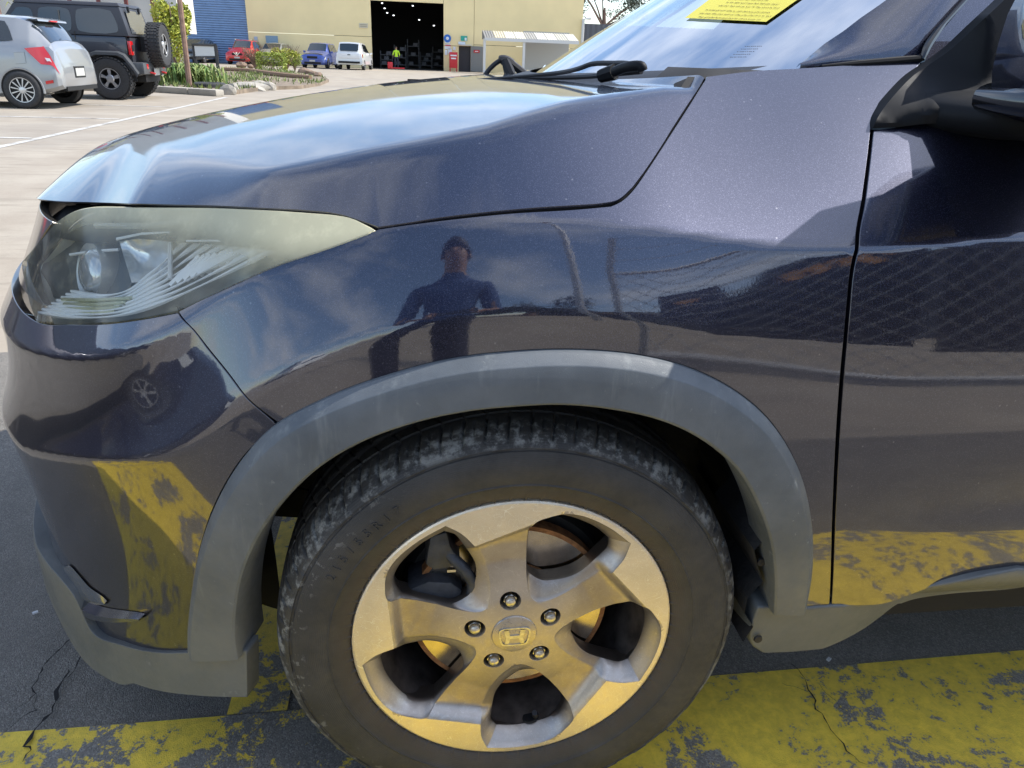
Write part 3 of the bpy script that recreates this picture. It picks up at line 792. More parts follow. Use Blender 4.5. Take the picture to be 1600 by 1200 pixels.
# centre cap with emblem
MB().lathe([(0, .0035), (.012, .0038), (.024, .0052), (.0315, .0072), (.0325, .0085), (.0332, .012)], 64).build('centre_cap', M_CAP, WHEEL, smooth=True, angle=30)
MB().lathe([(.0328, .0105), (.0340, .0105), (.0345, .016)], 48).build('cap_gap', M_BLACK, WHEEL, smooth=True)
em = MB()
def emb(poly, d=.0016, y=.0022): em.prism([(a, y, b_) for a, b_ in poly], (0, d+.002, 0))
# the outer rounded frame
fr = catmull([(-.0195, .0135), (0, .0150), (.0195, .0135), (.0228, .0095), (.0225, 0), (.0195, -.0125), (.0165, -.0158), (0, -.0168), (-.0165, -.0158), (-.0195, -.0125), (-.0225, 0), (-.0228, .0095)], 6, closed=True)
inn = fr*np.array([.86, .85])
n = len(fr); k0 = len(em.v)
for P_, y in ((fr, .0048), (fr*.985, .0030), (inn*1.02, .0030), (inn, .0048)): em.v += [(p[0], y, p[1]) for p in P_]
for q in range(3):
    for i in range(n): em.f.append((k0+q*n+i, k0+q*n+(i+1) % n, k0+(q+1)*n+(i+1) % n, k0+(q+1)*n+i))
for s in (-1, 1):
    emb([(s*.0155, .0118), (s*.0085, .0122), (s*.0068, .0035), (s*.0062, -.0035), (s*.0088, -.0128), (s*.0142, -.0125), (s*.0122, -.002)][::s])
emb([(-.0068, .0022), (.0068, .0022), (.0062, -.0030), (-.0062, -.0030)], .0012)
bm = bmesh.new(); vs = [bm.verts.new(p) for p in em.v]
for f in em.f:
    try: bm.faces.new([vs[i] for i in f])
    except ValueError: pass
bmesh.ops.recalc_face_normals(bm, faces=bm.faces); me = bpy.data.meshes.new('emblem'); bm.to_mesh(me); bm.free(); me.materials.append(M_NUT)
EMB = link(bpy.data.objects.new('emblem', me), WHEEL); EMB['label'] = 'raised letter H badge in a rounded frame'; EMB.rotation_euler = (0, math.radians(-1), 0)
# valve
vp = pol(.190, 283, .030); vq = pol(.178, 283, .024)
MB().tube([pol(.196, 283, .036), vp, vq], [.0052, .0052, .0040], 12).build('valve', M_DARK, WHEEL, smooth=True)
e_ = MB(); th_ = np.linspace(0, 2*PI, 24, endpoint=False); c0 = pol(.1968, 280.5, .0335)
MB().tube([pol(.1975, 280.5, .0335), pol(.1945, 280.5, .034)], [.013, .012], 20).build('valve_recess', M_BLACK, WHEEL, smooth=True)
# brake
MB().lathe([(.147, .062), (.147, .083)], 96).build('disc_edge', M_RUST, WHEEL, smooth=True)
MB().lathe([(.0, .043), (.070, .043), (.0745, .046), (.076, .0625)], 64).build('disc_hat', M_RUST, WHEEL, smooth=True, angle=40)
MB().lathe([(.076, .0625), (.083, .0622)], 64).build('disc_inner_rust', M_RUST, WHEEL, smooth=True)
MB().lathe([(.083, .0620), (.140, .0620)], 96).build('brake_disc', M_DISC, WHEEL, smooth=True)
MB().lathe([(.140, .0618), (.147, .062)], 96).build('disc_outer_rust', M_RUST, WHEEL, smooth=True)
mb = MB(); mb.lathe([(.0, .1), (.155, .095), (.165, .12), (.185, .16)], 48); mb.build('dust_shield', simple('shield', (.02, .019, .018), .7), WHEEL, smooth=True)
def lump(pts, y0, y1, name, bev=.004):
    m_ = MB(); m_.prism([(a, y0, b_) for a, b_ in pts], (0, y1-y0, 0)); return m_.build(name, M_CALIPER, WHEEL, bevel=bev)
lump([(-.158, .028), (-.150, .062), (-.120, .074), (-.088, .070), (-.070, .055), (-.078, .034), (-.110, .022), (-.140, .016)], .040, .11, 'caliper', .009)
lump([(-.125, .105), (-.118, .152), (-.094, .160), (-.088, .130), (-.074, .112), (-.090, .098), (-.112, .094)], .036, .09, 'caliper_bracket', .007)
MB().tube(catmull([(-.102, .048, .128), (-.085, .040, .112), (-.068, .034, .094), (-.058, .033, .070), (-.062, .036, .045), (-.078, .042, .022)], 6), .0085, 10).build('caliper_arm', M_CALIPER, WHEEL, smooth=True)
MB().box((-.088, .044, .090), (.012, .006, .004)).build('slide_pin', M_NUT, WHEEL)
# tyre
tp = [(.2270, .010), (.2290, .0035), (.2330, .0005), (.2400, -.0035), (.2480, -.0068), (.2560, -.0094), (.2572, -.0108), (.2588, -.0098), (.2680, -.0118), (.2780, -.0130), (.2880, -.0128), (.2960, -.0110), (.3020, -.0088), (.3045, -.0078), (.3055, -.0055), (.3085, -.0050), (.3095, -.0065), (.3135, -.0042), (.3165, -.0018), (.3195, .0015), (.3225, .0055), (.3250, .0098), (.3268, .0140), (.3282, .0185), (.3293, .0230), (.3302, .0280), (.3309, .0330), (.3314, .0380), (.3318, .0430), (.3322, .0475)]
ys = np.r_[np.arange(.051, .150, .0032)]
tp += [(.3322+.0015*(1-((y-.1)/.05)**2), y) for y in ys]
tp += [(r, .2-y) for r, y in tp[:30][::-1]]
tp = np.array(tp); nA = 1260; th = np.arange(nA)*2*PI/nA
RR = np.repeat(tp[None, :, 0], nA, 0); YY = np.repeat(tp[None, :, 1], nA, 0)
def groove(y, c, w_): return np.clip(1-(np.abs(y-c)/w_)**4, 0, 1)
tread = (YY > .012) & (YY < .188)
dep = np.zeros_like(RR)
for c, w_, d_ in ((.0510, .0030, .0055), (.0800, .0065, .0065), (.1200, .0065, .0065), (.1500, .003, .0055)): dep = np.maximum(dep, d_*groove(YY, c, w_))
TH = th[:, None]
NB = 70
ph = ((TH*NB/(2*PI)+(YY-.03)*7.0) % 1.0); ph2 = ((TH*NB/(2*PI)+.5+(YY-.03)*7.0) % 1.0); ph3 = ((TH*NB*2/(2*PI)+.25) % 1.0)
def sl(p, w_): q = np.minimum(p, 1-p); return np.clip(1-(q/w_)**2, 0, 1)
z1 = np.clip((YY+.001)/.004, 0, 1)*np.clip((.0475-YY)/.003, 0, 1)
dep = np.maximum(dep, sl(ph, .085)*z1*.0040)
z2 = np.clip((YY-.010)/.004, 0, 1)*np.clip((.037-YY)/.003, 0, 1); dep = np.maximum(dep, sl(ph2, .055)*z2*.0022)
z3 = ((YY > .054) & (YY < .074)) | ((YY > .086) & (YY < .114)) | ((YY > .126) & (YY < .147))
ph4 = ((TH*NB/(2*PI)-(YY-.06)*14.0) % 1.0); dep = np.maximum(dep, np.where(z3, sl(ph4, .05)*.0025, 0))
# stepped decorative shoulder blocks on the upper sidewall
blk = ((TH*NB/2/(2*PI)) % 1.0); blkm = ((blk > .04) & (blk < .5)).astype(float)
zz = (RR > .3060) & (RR < .3150) & (YY < .01); YY = YY-np.where(zz, blkm*.0012, 0)
RR = RR-dep
Pt = np.stack([RR*np.cos(TH), YY, RR*np.sin(TH)], 2); Pt = np.concatenate([Pt, Pt[:1]], 0)
TY = MB().grid(Pt[:, ::-1]).build('tyre', M_TYRE, WHEEL, smooth=True, angle=42)
# raised sidewall lettering
def arc_text(txt, r, a0, size, da, name='sidewall_lettering'):
    M_ = MB()
    for i, ch in enumerate(txt):
        if ch == ' ': continue
        cu = bpy.data.curves.new('t', 'FONT'); cu.body = ch; cu.size = size; cu.extrude = .0011; cu.align_x = 'CENTER'; cu.resolution_u = 2
        o = bpy.data.objects.new('t', cu); me = o.to_mesh(); a = math.radians(a0-da*i)
        er = np.array([math.cos(a), 0, math.sin(a)]); et = np.array([math.sin(a), 0, -math.cos(a)])
        yy = np.interp(r, tp[:14, 0], tp[:14, 1])
        vs_ = [er*(r+v.co.y)+et*v.co.x+np.array([0, yy-.0006-v.co.z, 0]) for v in me.vertices]
        M_.add(vs_, [tuple(p.vertices) for p in me.polygons]); o.to_mesh_clear(); bpy.data.objects.remove(o); bpy.data.curves.remove(cu)
    return M_.build(name, M_TYRE, WHEEL)
arc_text('215/55R17', .2725, 152, .0175, 3.4)
# wheel housing
us_ = np.linspace(math.radians(-14), math.radians(194), 60); yy_ = [ .045, .06, .09, .13, .20, .30, .36]
rows = []
for a in us_:
    rows.append([((.398+.006*math.sin(a*23)+(.0 if y > .02 else -.004))*math.cos(a), y, WZ+.03+(.378+.004*math.sin(a*17))*math.sin(a)+(.045 if math.sin(a) < 0 else 0)*min(1, y/.3)) for y in yy_]+[(.2*math.cos(a), .37, WZ+.2*math.sin(a))])
LIN = MB().grid(np.array(rows)).build('wheel_arch_liner', M_LINER, CAR, smooth=True)
# folds of the rear part of the liner, with a clip
m_ = MB()
m_.grid(np.array([[(.345+.012*math.sin(i*1.9), y, z) for y in (.0, .04, .09, .15)] for i, z in enumerate(np.linspace(.30, .66, 14))])); m_.build('liner_flap', M_LINER, CAR, smooth=True)
# end closing flange of the arch behind the wheel, with screw
fl_ = [hit(1200, 948), hit(1190, 820), hit(1196, 1012), hit(1180, 1004)]
MB().lathe([(0, -.003), (.006, -.0025), (.007, 0)], 14).build('liner_clip', M_DARK, CAR, smooth=True).location = on_y(1189, 878, .004)
MB().lathe([(0, -.003), (.006, -.0025), (.007, 0)], 14).build('liner_clip', M_DARK, CAR, smooth=True).location = on_y(1184, 998, .004)

# ================================================================== HEADLIGHT
def make_lens():
    m, t, b = mat('hazy_lens'); g = G(t); o = g.obj(); t.nodes.remove(b)
    out = t.nodes['Material Output']
    geo = g.n('ShaderNodeNewGeometry'); s = g.n('ShaderNodeSeparateXYZ'); t.links.new(geo.outputs['Position'], s.inputs[0])
    n1 = g.noise(o, 9, 5, .6); n2 = g.noise(o, 40, 5, .65)
    top = g.ramp(g.math('ADD', s.outputs['Z'], g.math('MULTIPLY', n1, .05)), .862, .925, .0, .60)
    haze = g.math('ADD', top, g.ramp(n2, .45, .85, .04, .20))
    tr = g.n('ShaderNodeBsdfTransparent'); tr.inputs[0].default_value = (.93, .94, .90, 1)
    df = g.n('ShaderNodeBsdfDiffuse'); df.inputs[0].default_value = (.80, .75, .50, 1)
    mx_ = g.n('ShaderNodeMixShader'); t.links.new(haze, mx_.inputs[0]); t.links.new(tr.outputs[0], mx_.inputs[1]); t.links.new(df.outputs[0], mx_.inputs[2])
    gl = g.n('ShaderNodeBsdfGlossy'); gl.inputs['Roughness'].default_value = .09
    fr_ = g.n('ShaderNodeFresnel'); fr_.inputs[0].default_value = 1.5
    m2_ = g.n('ShaderNodeMixShader'); t.links.new(g.math('MULTIPLY', fr_.outputs[0], .75), m2_.inputs[0]); t.links.new(mx_.outputs[0], m2_.inputs[1]); t.links.new(gl.outputs[0], m2_.inputs[2])
    t.links.new(m2_.outputs[0], out.inputs['Surface']); return m
M_LENS = make_lens()
HL = thing('headlight', '', 'x')
for k_ in ('label', 'category'): del HL[k_]
HL.parent = CAR; HL['label'] = 'swept headlight with a yellowed hazy lens'
lens = outline([
    [(584, 360), (567, 351), (548, 342), (520, 337), (480, 334), (420, 330), (300, 326), (180, 325), (140, 326), (112, 333), (88, 348), (66, 372), (47, 395), (34, 410)],
    [(34, 410), (40, 445), (47, 475), (56, 500)],
    [(56, 500), (90, 503), (130, 504), (180, 502), (230, 494), (276, 484)],
    [(276, 484), (350, 450), (430, 414), (510, 387), (584, 360)]], off=.002)
def lensoff(V): return .004+.0*V[:, 0]
panel('lens', lens, M_LENS, HL, off=.002, rim=.02, bevel=.003)
M_HOUSE = simple('lamp_housing_grey', (.55, .55, .51), .3, metal=.35, noise=.2, nscale=20)
cen_l = lens.mean(0); big = cen_l+(lens-cen_l)*1.0
VV, TT = triangulate(big, (.02, .012)); off_b = -.075*np.clip(polydist(VV, big)/.035, 0, 1)**.6-.022
Pb = skinP(VV, 0)+skinN(VV)*off_b[:, None]
meshobj('housing', Pb, [tuple(t) for t in TT], M_HOUSE, HL, smooth=True)
def S(px, py, o): h = hit(px, py); return skinP(h, 0)[0]+skinN(h)[0]*o*1.0
def SR(px, py, o):   # point on the pixel ray, o metres behind the skin along the ray
    p = skinP(hit(px, py))[0]; d = ray(px, py); return p+d*o
# curved chrome blades of the running lamp
M_BLADE = simple('clear_light_guide', (1, 1, 1), .22, metal=0, coat=1)
low = catmull([(60, 488), (120, 496), (190, 492), (260, 470), (340, 434), (440, 384)], 6); upp = catmull([(112, 455), (160, 462), (205, 452), (240, 425), (268, 398), (292, 377)], 6)
for k in range(8):
    t = k/7; c = low*(1-t)+upp*t; pts = [SR(x, y, .030+.004*k) for x, y in c]
    MB().tube(pts, [.0024+.0012*math.sin(i*.5) for i in range(len(pts))], 6).build('light_guide_blade', M_BLADE, HL, smooth=True)
for k in range(14):   # small facets between the blades
    x0, y0 = 268+k*11, 446-k*4.4; MB().tube([SR(x0, y0, .045), SR(x0+44-k*2, y0-46+k*3.2, .042)], [.0045, .0032], 5).build('light_guide_facet', M_BLADE, HL, smooth=True)
for k in range(4):
    y0 = 468+k*7; MB().tube([SR(98+k*3, y0, .04), SR(150, y0+1, .04), SR(205-k*8, y0-2, .04)], .0030, 6).build('indicator_rib', simple('amber_tint_rib', (.75, .74, .5), .2, metal=.7), HL, smooth=True)
# projector: bowl, glass eye and shroud
pc = SR(148, 425, .075); nd = skinN(hit(148, 425))[0]*.6+np.array([-.6, -.5, .05]); nd /= np.linalg.norm(nd)
q = Vector(nd).to_track_quat('Y', 'Z').to_matrix().to_4x4()
def oriented(mbx, name, material, c, parent=HL, smooth=True, angle=40):
    o = mbx.build(name, material, parent, smooth=smooth, angle=angle); o.matrix_local = Matrix.Translation(Vector(c)) @ q; return o
_dk = [SR(x, y, .085) for x, y in catmull([(58, 425), (72, 400), (112, 372), (160, 366), (190, 376), (208, 440), (180, 462), (120, 466), (76, 462)], 3, closed=True)]
MB().prism(_dk, (0, .004, 0)).build('inner_bezel', simple('bezel_dark_grey', (.055, .06, .068), .3), HL)
prof_ = [(.0, .016), (.012, .0155), (.022, .013), (.029, .009), (.032, .004)]
oriented(MB().lathe(prof_, 32), 'projector_glass', simple('projector_glass', (.55, .58, .62), .05, metal=.5, coat=1), pc)
oriented(MB().lathe([(.032, .004), (.040, .008), (.043, -.004), (.043, -.03)], 32), 'projector_shroud', simple('shroud_grey', (.50, .51, .52), .3, metal=.6), pc)
M_REFL_PALE = simple('reflector_pale_sheen', (.88, .90, .92), .14, metal=.45, coat=.5)  # pale colour stands in for the bright sky reflection of a mirror
quad = [SR(186, 376, .045), SR(264, 366, .060), SR(264, 434, .070), SR(206, 442, .060)]
c_ = sum(quad)/4; P_ = []
for i in range(9):
    rw = []
    for j in range(9):
        a, b2 = i/8, j/8; p = quad[0]*(1-a)*(1-b2)+quad[1]*a*(1-b2)+quad[2]*a*b2+quad[3]*(1-a)*b2
        p = p+ray(225, 410)*.025*(1-(2*a-1)**2)*(1-(2*b2-1)**2); rw.append(p)
    P_.append(rw)
MB().grid(np.array(P_)).build('reflector', M_REFL_PALE, HL, smooth=True)
MB().tube([SR(x, y, .040) for x, y in [(184, 374), (224, 366), (266, 364), (266, 436)]], .0030, 6).build('reflector_frame', M_BLADE, HL, smooth=True)
MB().tube([SR(x, y, .050) for x, y in [(110, 398), (150, 392), (186, 390)]], .0022, 6).build('bezel_edge', M_BLADE, HL, smooth=True)
# inner bezel line across the lens
MB().tube([SR(x, y, .028) for x, y in catmull([(292, 377), (350, 377), (442, 381)], 5)], .0018, 5).build('bezel_edge', M_BLADE, HL, smooth=True)
MB().tube([SR(x, y, .03) for x, y in catmull([(150, 352), (240, 352), (300, 342), (320, 336)], 5)], .004, 5).build('bezel_edge', M_HOUSE, HL, smooth=True)
# dark recess above the lamp and grille trim beside it
uf = hit(40, 420)[0]

gr = [[('w', U0+.02, .748), ('w', hit(58, 500)[0]-.014, .748)],
      [('w', hit(58, 500)[0]-.014, .748), ('w', hit(36, 412)[0]-.014, hit(36, 412)[1])],
      [('w', hit(36, 412)[0]-.014, hit(36, 412)[1]), ('w', hit(78, 350)[0]-.016, hit(78, 350)[1])],
      [('w', hit(78, 350)[0]-.016, hit(78, 350)[1]), ('w', U0+.02, hit(78, 350)[1]+.004)],
      [('w', U0+.02, hit(78, 350)[1]+.004), ('w', U0+.02, .748)]]
panel('front_grille', outline(gr), simple('grille_smoked_chrome', (.33, .31, .28), .12, metal=.9), CAR, off=-.006)
# dark body structure seen in the gaps
lo = [(-.02, .0)]
us2 = np.arange(-1.05, .42, .03); rowz = []
mbx = MB()
def inner(u, z, o): return skinP((u, z), o)[0]
R1 = []
for u in us2:
    e = np.interp(u, Ec[::-1, 0] if Ec[0, 0] > Ec[-1, 0] else Ec[:, 0], Ec[::-1, 1] if Ec[0, 0] > Ec[-1, 0] else Ec[:, 1])
    q_ = .012 if u > -.48 else -.014
    R1.append([inner(u, e-.045, -.02), inner(u, e-.017+q_*.8, -.018 if u > -.48 else -.03), inner(u, e+q_, -.03 if u > -.48 else -.045), inner(u, e+q_, -.16)])
mbx.grid(np.array(R1)); mbx.build('inner_wing', M_BLACK, CAR, smooth=True)
# vertical channel behind the door gap and the bumper gap
mbx = MB()
pts = [hit(x, y) for x, y in [(1362, 204), (1345, 320), (1338, 388), (1322, 520), (1311, 660), (1303, 810), (1298, 948)]]
mbx.grid(np.array([[skinP(p+(-.02, 0), -.02)[0], skinP(p+(.02, 0), -.02)[0]] for p in pts]))
mbx.build('gap_seal', M_BLACK, CAR, smooth=True); mbx = MB()
pts = [hit(x, y) for x, y in [(279, 488), (297, 510), (324, 543), (364, 594), (404, 638), (432, 661)]]
mbx.grid(np.array([[skinP(p+(-.02, -.0), -.014)[0], skinP(p+(.02, 0), -.014)[0]] for p in pts]))
mbx.build('gap_seal', M_BLACK, CAR, smooth=True); mbx = MB()
pts = [hit(x, y) for x, y in [(1104, 121), (1074, 168), (1040, 222), (1010, 268), (988, 296), (968, 316)]]
mbx.grid(np.array([[skinP(p+(-.02, -.0), -.016)[0], skinP(p+(.02, 0), -.016)[0]] for p in pts]))
mbx.build('gap_seal', M_BLACK, CAR, smooth=True)
# black backing behind the bumper, lamp and grille so nothing shows through
us3 = np.arange(U0+.0, .0, .03); zs3 = np.arange(.24, .86, .05)
MB().grid(np.array([[skinP((u, z), -.17 if u < -.36 else -.10)[0] for z in zs3] for u in us3 if u < -.42])).build('front_structure', M_BLACK, CAR, smooth=True)
# fog lamp slit with chrome trim in the lower bumper
def strip(pxs, o0, o1, wpx, name, material, nrm=1):
    a = catmull(pxs, 6); P_ = []
    for i, (x, y) in enumerate(a):
        t = a[min(i+1, len(a)-1)]-a[max(i-1, 0)]; n_ = np.array([-t[1], t[0]])/np.linalg.norm(t); s_ = math.sin(PI*min(1, max(0, (i+.6)/(len(a)))))**.5
        P_.append([skinP(hit(*((x, y)-n_*wpx*s_)), o0)[0], skinP(hit(*((x, y)-n_*wpx*s_*.3)), o1)[0], skinP(hit(*((x, y)+n_*wpx*s_*.4)), o1)[0], skinP(hit(*((x, y)+n_*wpx*s_)), o0)[0]])
    return MB().grid(np.array(P_)).build(name, material, CAR, smooth=True)
strip([(96, 900), (118, 934), (152, 956), (190, 962), (228, 961)], .001, .012, 11, 'fog_lamp_trim', simple('smoked_chrome', (.35, .36, .38), .15, metal=1))
strip([(106, 884), (116, 906), (134, 926), (168, 941)], .002, .005, 13, 'fog_lamp', simple('fog_lamp_lens', (.22, .24, .27), .1, metal=.6))
# ================================================================== WINDSCREEN, PILLAR, ROOF
def WS(y, s, o=0.0):
    c = (y-.88)/.62; xb = .13+.29*c*c; zb = 1.054+.032*c*c
    yy = .88+(y-.88)*(1-.10*s); x = xb+.93*s-.02*c*c*s; z = zb+.60*s-.075*s*s
    n_ = np.array([-.55, 0, .83]); return np.array([x, yy, z])+n_*o
def glass_mat():
    m, t, b = mat('windscreen_glass'); g = G(t); t.nodes.remove(b); out = t.nodes['Material Output']
    tr = g.n('ShaderNodeBsdfTransparent'); tr.inputs[0].default_value = (.62, .76, .78, 1)
    gl = g.n('ShaderNodeBsdfGlossy'); gl.inputs['Roughness'].default_value = .015
    lw = g.n('ShaderNodeFresnel'); lw.inputs[0].default_value = 1.65
    k = g.math('ADD', g.math('MULTIPLY', lw.outputs[0], .85), .0, True)
    m1 = g.n('ShaderNodeMixShader'); t.links.new(k, m1.inputs[0]); t.links.new(tr.outputs[0], m1.inputs[1]); t.links.new(gl.outputs[0], m1.inputs[2])
    t.links.new(m1.outputs[0], out.inputs['Surface']); return m
M_GLASS = glass_mat()
ssn = np.r_[np.linspace(0, .3, 12), np.linspace(.36, 1, 12)]
def edge_y(s, L, y0=.05, y1=.8):
    # where the glass surface at height s passes behind a line seen in the photo
    L = np.array(L, float); yy = np.linspace(y0, y1, 160); P_ = pix(np.array([WS(y, s) for y in yy])); lx = np.interp(-P_[:, 1], -L[:, 1], L[:, 0]); d = P_[:, 0]-lx
    k = np.where(d[:-1]*d[1:] <= 0)[0]; return float(yy[k[0]]) if len(k) else None
L_edge = [(1240, 107), (1390, 0), (1600, -150), (2600, -860)]; L_frit = [(1150, 110), (1175, 106), (1230, 85), (1280, 57), (1330, 28), (1385, 0), (1585, -150), (2575, -860)]
YE = []; YFr = []
for s_ in ssn:
    e_ = edge_y(s_, L_edge); f_ = edge_y(s_, L_frit); YE.append(e_); YFr.append(f_)
def fillv(L, d): 
    L = list(L); k = [i for i, v in enumerate(L) if v is not None]; return np.interp(np.arange(len(L)), k, [L[i] for i in k]) if k else np.full(len(L), d)
YE = fillv(YE, .26); YFr = np.maximum(fillv(YFr, .34), YE+.03)
MB().grid(np.array([[WS(YE[i]+(1.76-2*YE[i])*k, s) for i, s in enumerate(ssn)] for k in np.linspace(0, 1, 40)])).build('windscreen', M_GLASS, CAR, smooth=True)
for sgn in (1, -1):
    P_ = np.array([[WS((YE[i]*(1-k)+YFr[i]*k) if sgn > 0 else 1.76-(YE[i]*(1-k)+YFr[i]*k), s, -.004) for k in (0, .5, 1)] for i, s in enumerate(ssn)])
    MB().grid(P_ if sgn > 0 else P_[:, ::-1]).build('frit_band', M_BLKGLOSS, CAR, smooth=True)
MB().grid(np.array([[WS(y, s, -.004) for s in (0, .012, .022)] for y in np.linspace(YE[0], 1.76-YE[0], 30)])).build('frit_band', M_BLKGLOSS, CAR, smooth=True)
# pillar
def pillar(name, a, b_, c, d, material, bulge=.006, ext=5.2):
    """a->b inner line, d->c outer line (3D); extended along the line up to the roof"""
    P_ = []
    for t in np.linspace(0, ext, 30):
        p = a+(b_-a)*t; q_ = d+(c-d)*t; drop = np.array([0, .010*t*0, -.0012*t*t*2.2]); row = []
        for k in np.linspace(0, 1, 7):
            n_ = np.array([-.2, -.6, .6]); row.append(p*(1-k)+q_*k+drop+n_*bulge*(1-(2*k-1)**2))
        P_.append(row)
    return MB().grid(np.array(P_)).build(name, material, CAR, smooth=True)
def pin(t):
    s = min(1.0, max(0.0, t*.19)); return WS(float(np.interp(s, ssn, YE)), s, .004)+np.array([0, 0, 0])
pd = on_y(1443, 91, .248); pd0 = on_y(1250, 106, .256)
# outer edge parallel to the glass edge, starting at the fender's rear corner
P_ = []
for t in np.linspace(-0.02, 5.2, 34):
    p = pin(t)
    # outer border: follows the fender top first, then the pillar's own outer line
    s_ = min(1, max(0, t)/.55)
    o1 = pd0*(1-s_)+pd*s_ if t < .55 else pd+(on_y(1513, -5, .285)-pd)*((t-.55)/.62)+np.array([0, 0, -.0028*(t-.55)**2*1.0])
    P_.append([p*(1-k)+o1*k+np.array([-.1, -.5, .5])*.012*(1-(2*k-1)**2) for k in np.linspace(0, 1, 8)])
MB().grid(np.array(P_)).build('windscreen_pillar', M_PAINT, CAR, smooth=True)
seal = [on_y(x, y, Y) for x, y, Y in [(1284, 103, .252), (1340, 99, .248), (1400, 94.5, .244), (1441, 91, .240)]]
MB().tube(seal, [.0015, .004, .005, .0045], 8).build('pillar_seal', M_BLACK, CAR, smooth=True)
tr_ = [on_y(x, y, Y) for x, y, Y in catmull([(1441, 93, .238), (1449, 73, .245), (1468, 45, .255), (1488, 22, .265), (1512, -4, .278), (1545, -38, .295)], 5)]
MB().tube(tr_, [.0035+.002*math.sin(min(1, i/12)*PI) for i in range(len(tr_))], 8).build('pillar_trim', M_BLKGLOSS, CAR, smooth=True)
def px_patch(name, ol, Yf, material, step=(12, 12), rim=.01, smooth_ol=True, parent=None):
    """small panel whose outline is given where it stands: points at depth Yf"""
    o2 = resample(np.array(ol, float), 9, closed=True); Vp, Tp = triangulate(o2, step)
    P_ = [on_y(x, y, Yf(x, y)) for x, y in Vp]; n = len(P_)
    idx = [int(np.argmin(((Vp-p)**2).sum(1))) for p in o2]
    fcs = [tuple(t[::-1]) for t in Tp]; k = n; P_ += [P_[i]+np.array([0, rim, 0]) for i in idx]; m_ = len(idx)
    P_ = P_+[P_[i] for i in idx]; 
    for i in range(m_): fcs.append((k+m_+i, k+m_+(i+1) % m_, k+(i+1) % m_, k+i))
    o = meshobj(name, P_, fcs, material, parent or CAR, smooth=True, angle=40); return o
# door frame strip between the trim and the sail
px_patch('door_frame', [(1444, 99), (1452, 78), (1470, 50), (1492, 24), (1516, -5), (1545, -38), (1600, -38), (1563, 2), (1523, 38), (1483, 74), (1453, 100)], lambda x, y: .240+(95-y)*.0004, M_PAINT)
sail = catmull([(1363, 201), (1376, 176), (1398, 148), (1426, 119), (1452, 101), (1486, 77), (1526, 40), (1566, 3), (1604, -36)], 5)
px_patch('mirror_sail', list(map(tuple, sail))+[(1700, -36), (1700, 186), (1560, 188), (1440, 194), (1400, 199)], lambda x, y: .143+max(0, 190-y)*(.00075-.0006*min(1, max(0, (x-1440)/100)))-.024*math.exp(-((y-168)/26)**2)*min(1, max(0, (x-1380)/80)), M_SATIN, rim=.02)
# mirror arm: a shelf growing out of the sail
def loft(sections, name, material, parent, n=28, cap=True):
    """sections: (centre xyz, half x, half z, power, skew)"""
    R5 = []
    for (c, hx, hz, pw) in sections:
        ring = []
        for k in range(n):
            a = 2*PI*k/n; ca, sa = math.cos(a), math.sin(a)
            ring.append((c[0]+hx*math.copysign(abs(ca)**pw, ca), c[1], c[2]+hz*math.copysign(abs(sa)**pw, sa)))
        R5.append(ring+[ring[0]])
    m_ = MB().grid(np.array(R5))
    if cap: m_.f.append(tuple(range(n))); k = (len(sections)-1)*(n+1); m_.f.append(tuple(k+i for i in range(n))[::-1])
    return m_.build(name, material, parent, smooth=True, angle=50)
MIR = thing('door_mirror', '', 'x')
for k_ in ('label', 'category'): del MIR[k_]
MIR.parent = CAR
_S = lambda L, f=1.12, d=(.115, .125, -.004): [((c[0]+d[0], c[1]*f+d[1]-.02, c[2]+d[2]), hx*f, hz*f, p_) for c, hx, hz, p_ in L]
loft(_S([((.548, .085, 1.040), .135, .028, .8), ((.545, .055, 1.045), .13, .030, .8), ((.545, .02, 1.043), .105, .026, .8), ((.545, -.02, 1.042), .085, .022, .8), ((.55, -.07, 1.048), .07, .02, .8), ((.55, -.12, 1.05), .06, .018, .8)]), 'mirror_arm', M_SATIN, MIR)
loft(_S([((.535, -.015, 1.130), .030, .050, .7), ((.525, -.022, 1.128), .062, .066, .7), ((.515, -.05, 1.125), .085, .075, .7), ((.515, -.11, 1.125), .09, .078, .7), ((.515, -.17, 1.125), .088, .074, .7), ((.52, -.215, 1.125), .07, .06, .7), ((.525, -.23, 1.125), .04, .035, .7)]), 'mirror_housing', M_PAINT, MIR)
loft(_S([((.52, -.01, 1.072), .045, .012, .7), ((.512, -.03, 1.066), .080, .02, .7), ((.512, -.11, 1.064), .088, .024, .7), ((.512, -.19, 1.066), .080, .02, .7), ((.52, -.22, 1.072), .05, .012, .7)]), 'mirror_lower_cap', M_BLKGLOSS, MIR)
# cowl and wipers
MB().grid(np.array([[WS(y, 0, .004)+np.array([-.004, 0, .004]), WS(y, 0)+np.array([-.05, 0, -.004]), WS(y, 0)+np.array([-.10, 0, -.03])] for y in np.linspace(.30, 1.46, 30)])).build('cowl', M_DARK, CAR, smooth=True)
def pth(L): return [on_y(x, y, Y) for x, y, Y in L]
WP = thing('windscreen_wiper', '', 'x'); WP.parent = CAR
WP2 = thing('windscreen_wiper', '', 'x'); WP2.parent = CAR
for w_ in (WP, WP2):
    for k_ in ('label', 'category'): del w_[k_]
MB().tube(catmull(pth([(1000, 108, .36), (985, 101, .38), (960, 99, .42), (925, 100, .47), (905, 107, .5), (872, 114, .58), (820, 119, .66), (725, 127, .8)]), 4), [.0045]*8+[.0040]*9+[.0038]*6+[.003]*6, 8).build('wiper_arm', M_DARK, WP, smooth=True)
